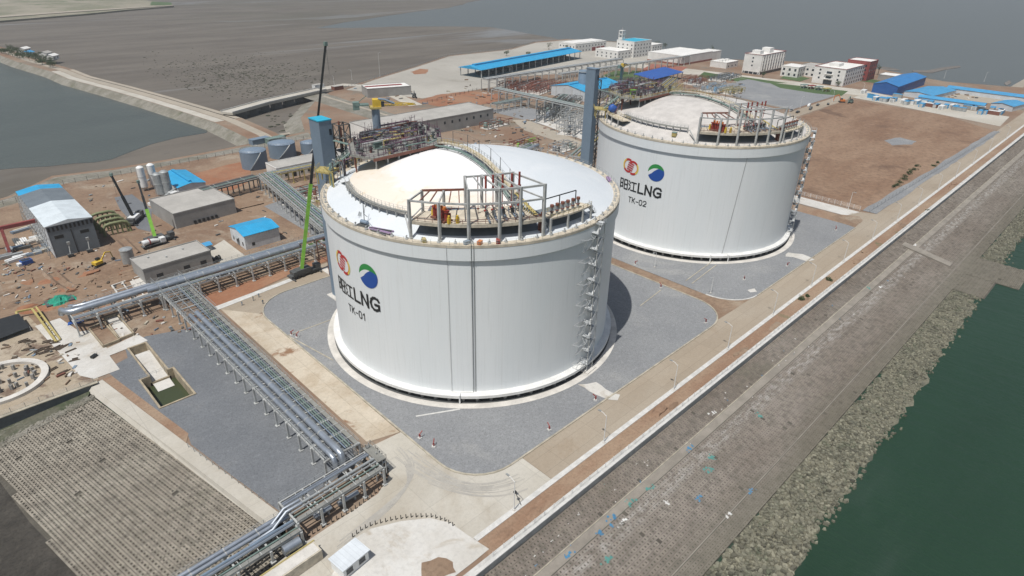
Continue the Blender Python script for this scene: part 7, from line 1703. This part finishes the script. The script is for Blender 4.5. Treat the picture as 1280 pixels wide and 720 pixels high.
# ================================================================ CAUSEWAY AND BRIDGE
def ribbon(name, pts, off0, off1, z, m, zz=None):
    mb = MB(); n = len(pts); A = []; B = []
    for i, p in enumerate(pts):
        a = pts[max(0, i-1)]; b = pts[min(n-1, i+1)]; d = Vector((b[0]-a[0], b[1]-a[1])).normalized()
        A.append((p[0]-d.y*off0, p[1]+d.x*off0, z)); B.append((p[0]-d.y*off1, p[1]+d.x*off1, z if zz is None else zz))
    for i in range(n-1): mb.add([A[i], B[i], B[i+1], A[i+1]], [(0, 1, 2, 3)])
    return struct(name, mb, m)
cw = PP([(-40, 50), (0, 63), (35, 76), (78, 88), (100, 97), (150, 110), (200, 124), (250, 139), (285, 150), (325, 168), (352, 185)], -.5)
ribbon('causeway_bank', cw, -17, -10, -4.95, M['shore'], -.5); ribbon('causeway_bank', cw, 10, 17, -.5, M['shore'], -4.95)
ribbon('causeway_fill', cw, -10, 10, -.5, M['base']); ribbon('causeway_road', cw, -2, 4.5, -.42, M['sand']); ribbon('causeway_road', cw[3:9], 5.5, 9.6, -.4, M['sand']); ribbon('causeway_apron', cw[3:9], -9.5, -2.6, -.43, M['conc'])
ribbon('causeway_ditch', cw[4:9], 4.6, 5.3, -.36, M['muddark']); 
br = PP([(283, 140), (330, 127), (375, 117), (402, 111)], 2.2); t = thing('bridge', 'low concrete road bridge with dark side joining causeway and yard', 'bridge', (br[0][0], br[0][1], 0))
L = [(a-br[0][0], b-br[0][1]) for a, b in br]
m = MB()
for a, b in zip(L, L[1:]): m.bar((*a, 1.2), (*b, 1.2), 11, 1.6)
m.build('deck', M['conc'], t)
m = MB()
for s_ in (-1, 1):
    for a, b in zip(L, L[1:]):
        d = Vector((b[0]-a[0], b[1]-a[1])).normalized(); m.bar((a[0]-d.y*5.4*s_, a[1]+d.x*5.4*s_, 2.4), (b[0]-d.y*5.4*s_, b[1]+d.x*5.4*s_, 2.4), .4, .9)
m.build('parapet', M['kerbw'], t)
for i in range(7):
    q = along(L, 9)[i+1]; MB().box(q[0]-3.5, q[1]-3.5, -5.2, q[0]+3.5, q[1]+3.5, .5).build('pier', M['steel_dark'], t)
ribbon('bridge_approach', PP([(402, 111), (430, 106), (470, 108), (520, 132)], 0), -6, 6, .12, M['conc'])
ribbon('sand_spit', PP([(325, 165), (350, 163), (385, 158)], -1), -2, 3, -3.9, M['sand'])
ribbon('stone_bund', PP([(395, 118), (440, 132), (500, 150)], 0), -14, 8, .03, M['shore']); ribbon('bund_path', PP([(404, 120), (440, 131), (490, 146)], 0), -1.5, 1.5, .12, M['sand'])
rn = random.Random(17)
for i in range(26):
    q = i/25; px = 2+q*66+rn.uniform(-2, 2); py = 63+q*18+rn.choice((-1.6, 3.6))+rn.uniform(-.6, .6); tree('roadside tree on the far causeway, %s from the left edge' % od(i), *P(px, py, -.5), rn.uniform(4, 6.5), rn.uniform(3.5, 6), 100+i, 'trees on the far causeway')
for i, (px, py) in enumerate(((36, 70), (58, 70.5), (66, 74), (31, 65))):
    x, y = P(px, py, -.5); t = gable('cottage', ('small blue grey cottage among the causeway trees', 'pale roofed cottage second from the causeway bend', 'white cottage nearest the causeway bend', 'little white cottage furthest along the causeway')[i], 'cottage', x, y, 12, 8, 4, 1.6, 'render', ('campblue', 'greyroof', 'render', 'render')[i], .9); t.location.z = -.5; wins(t, 'y', (-3, 3), (1.2,), 1.4, 1.3, -4)
# boxes, green container near the north shore
for i, (px, py, mm, lab) in enumerate(((345, 178, 'green_steel', 'green container by the stony north shore'), (325, 179, 'lift', 'blue grey container beside the green one'), (398, 110, 'white', 'small white booth at the bridge end'), (422, 112, 'rust', 'brown flatbed load beside the bridge road'))):
    t = thing('container' if i < 2 else 'booth', lab, 'container' if i < 2 else 'booth', (*P(px, py), 0), .1); s = 1.0 if i < 2 else .8
    MB().box(-6*s, -2.4, .1, 6*s, 2.4, 3.2).build('box_body', M[mm], t); MB().box(-6.1*s, -2.5, 3.2, 6.1*s, 2.5, 3.35).build('lid', M['greyroof' if i > 1 else mm], t)
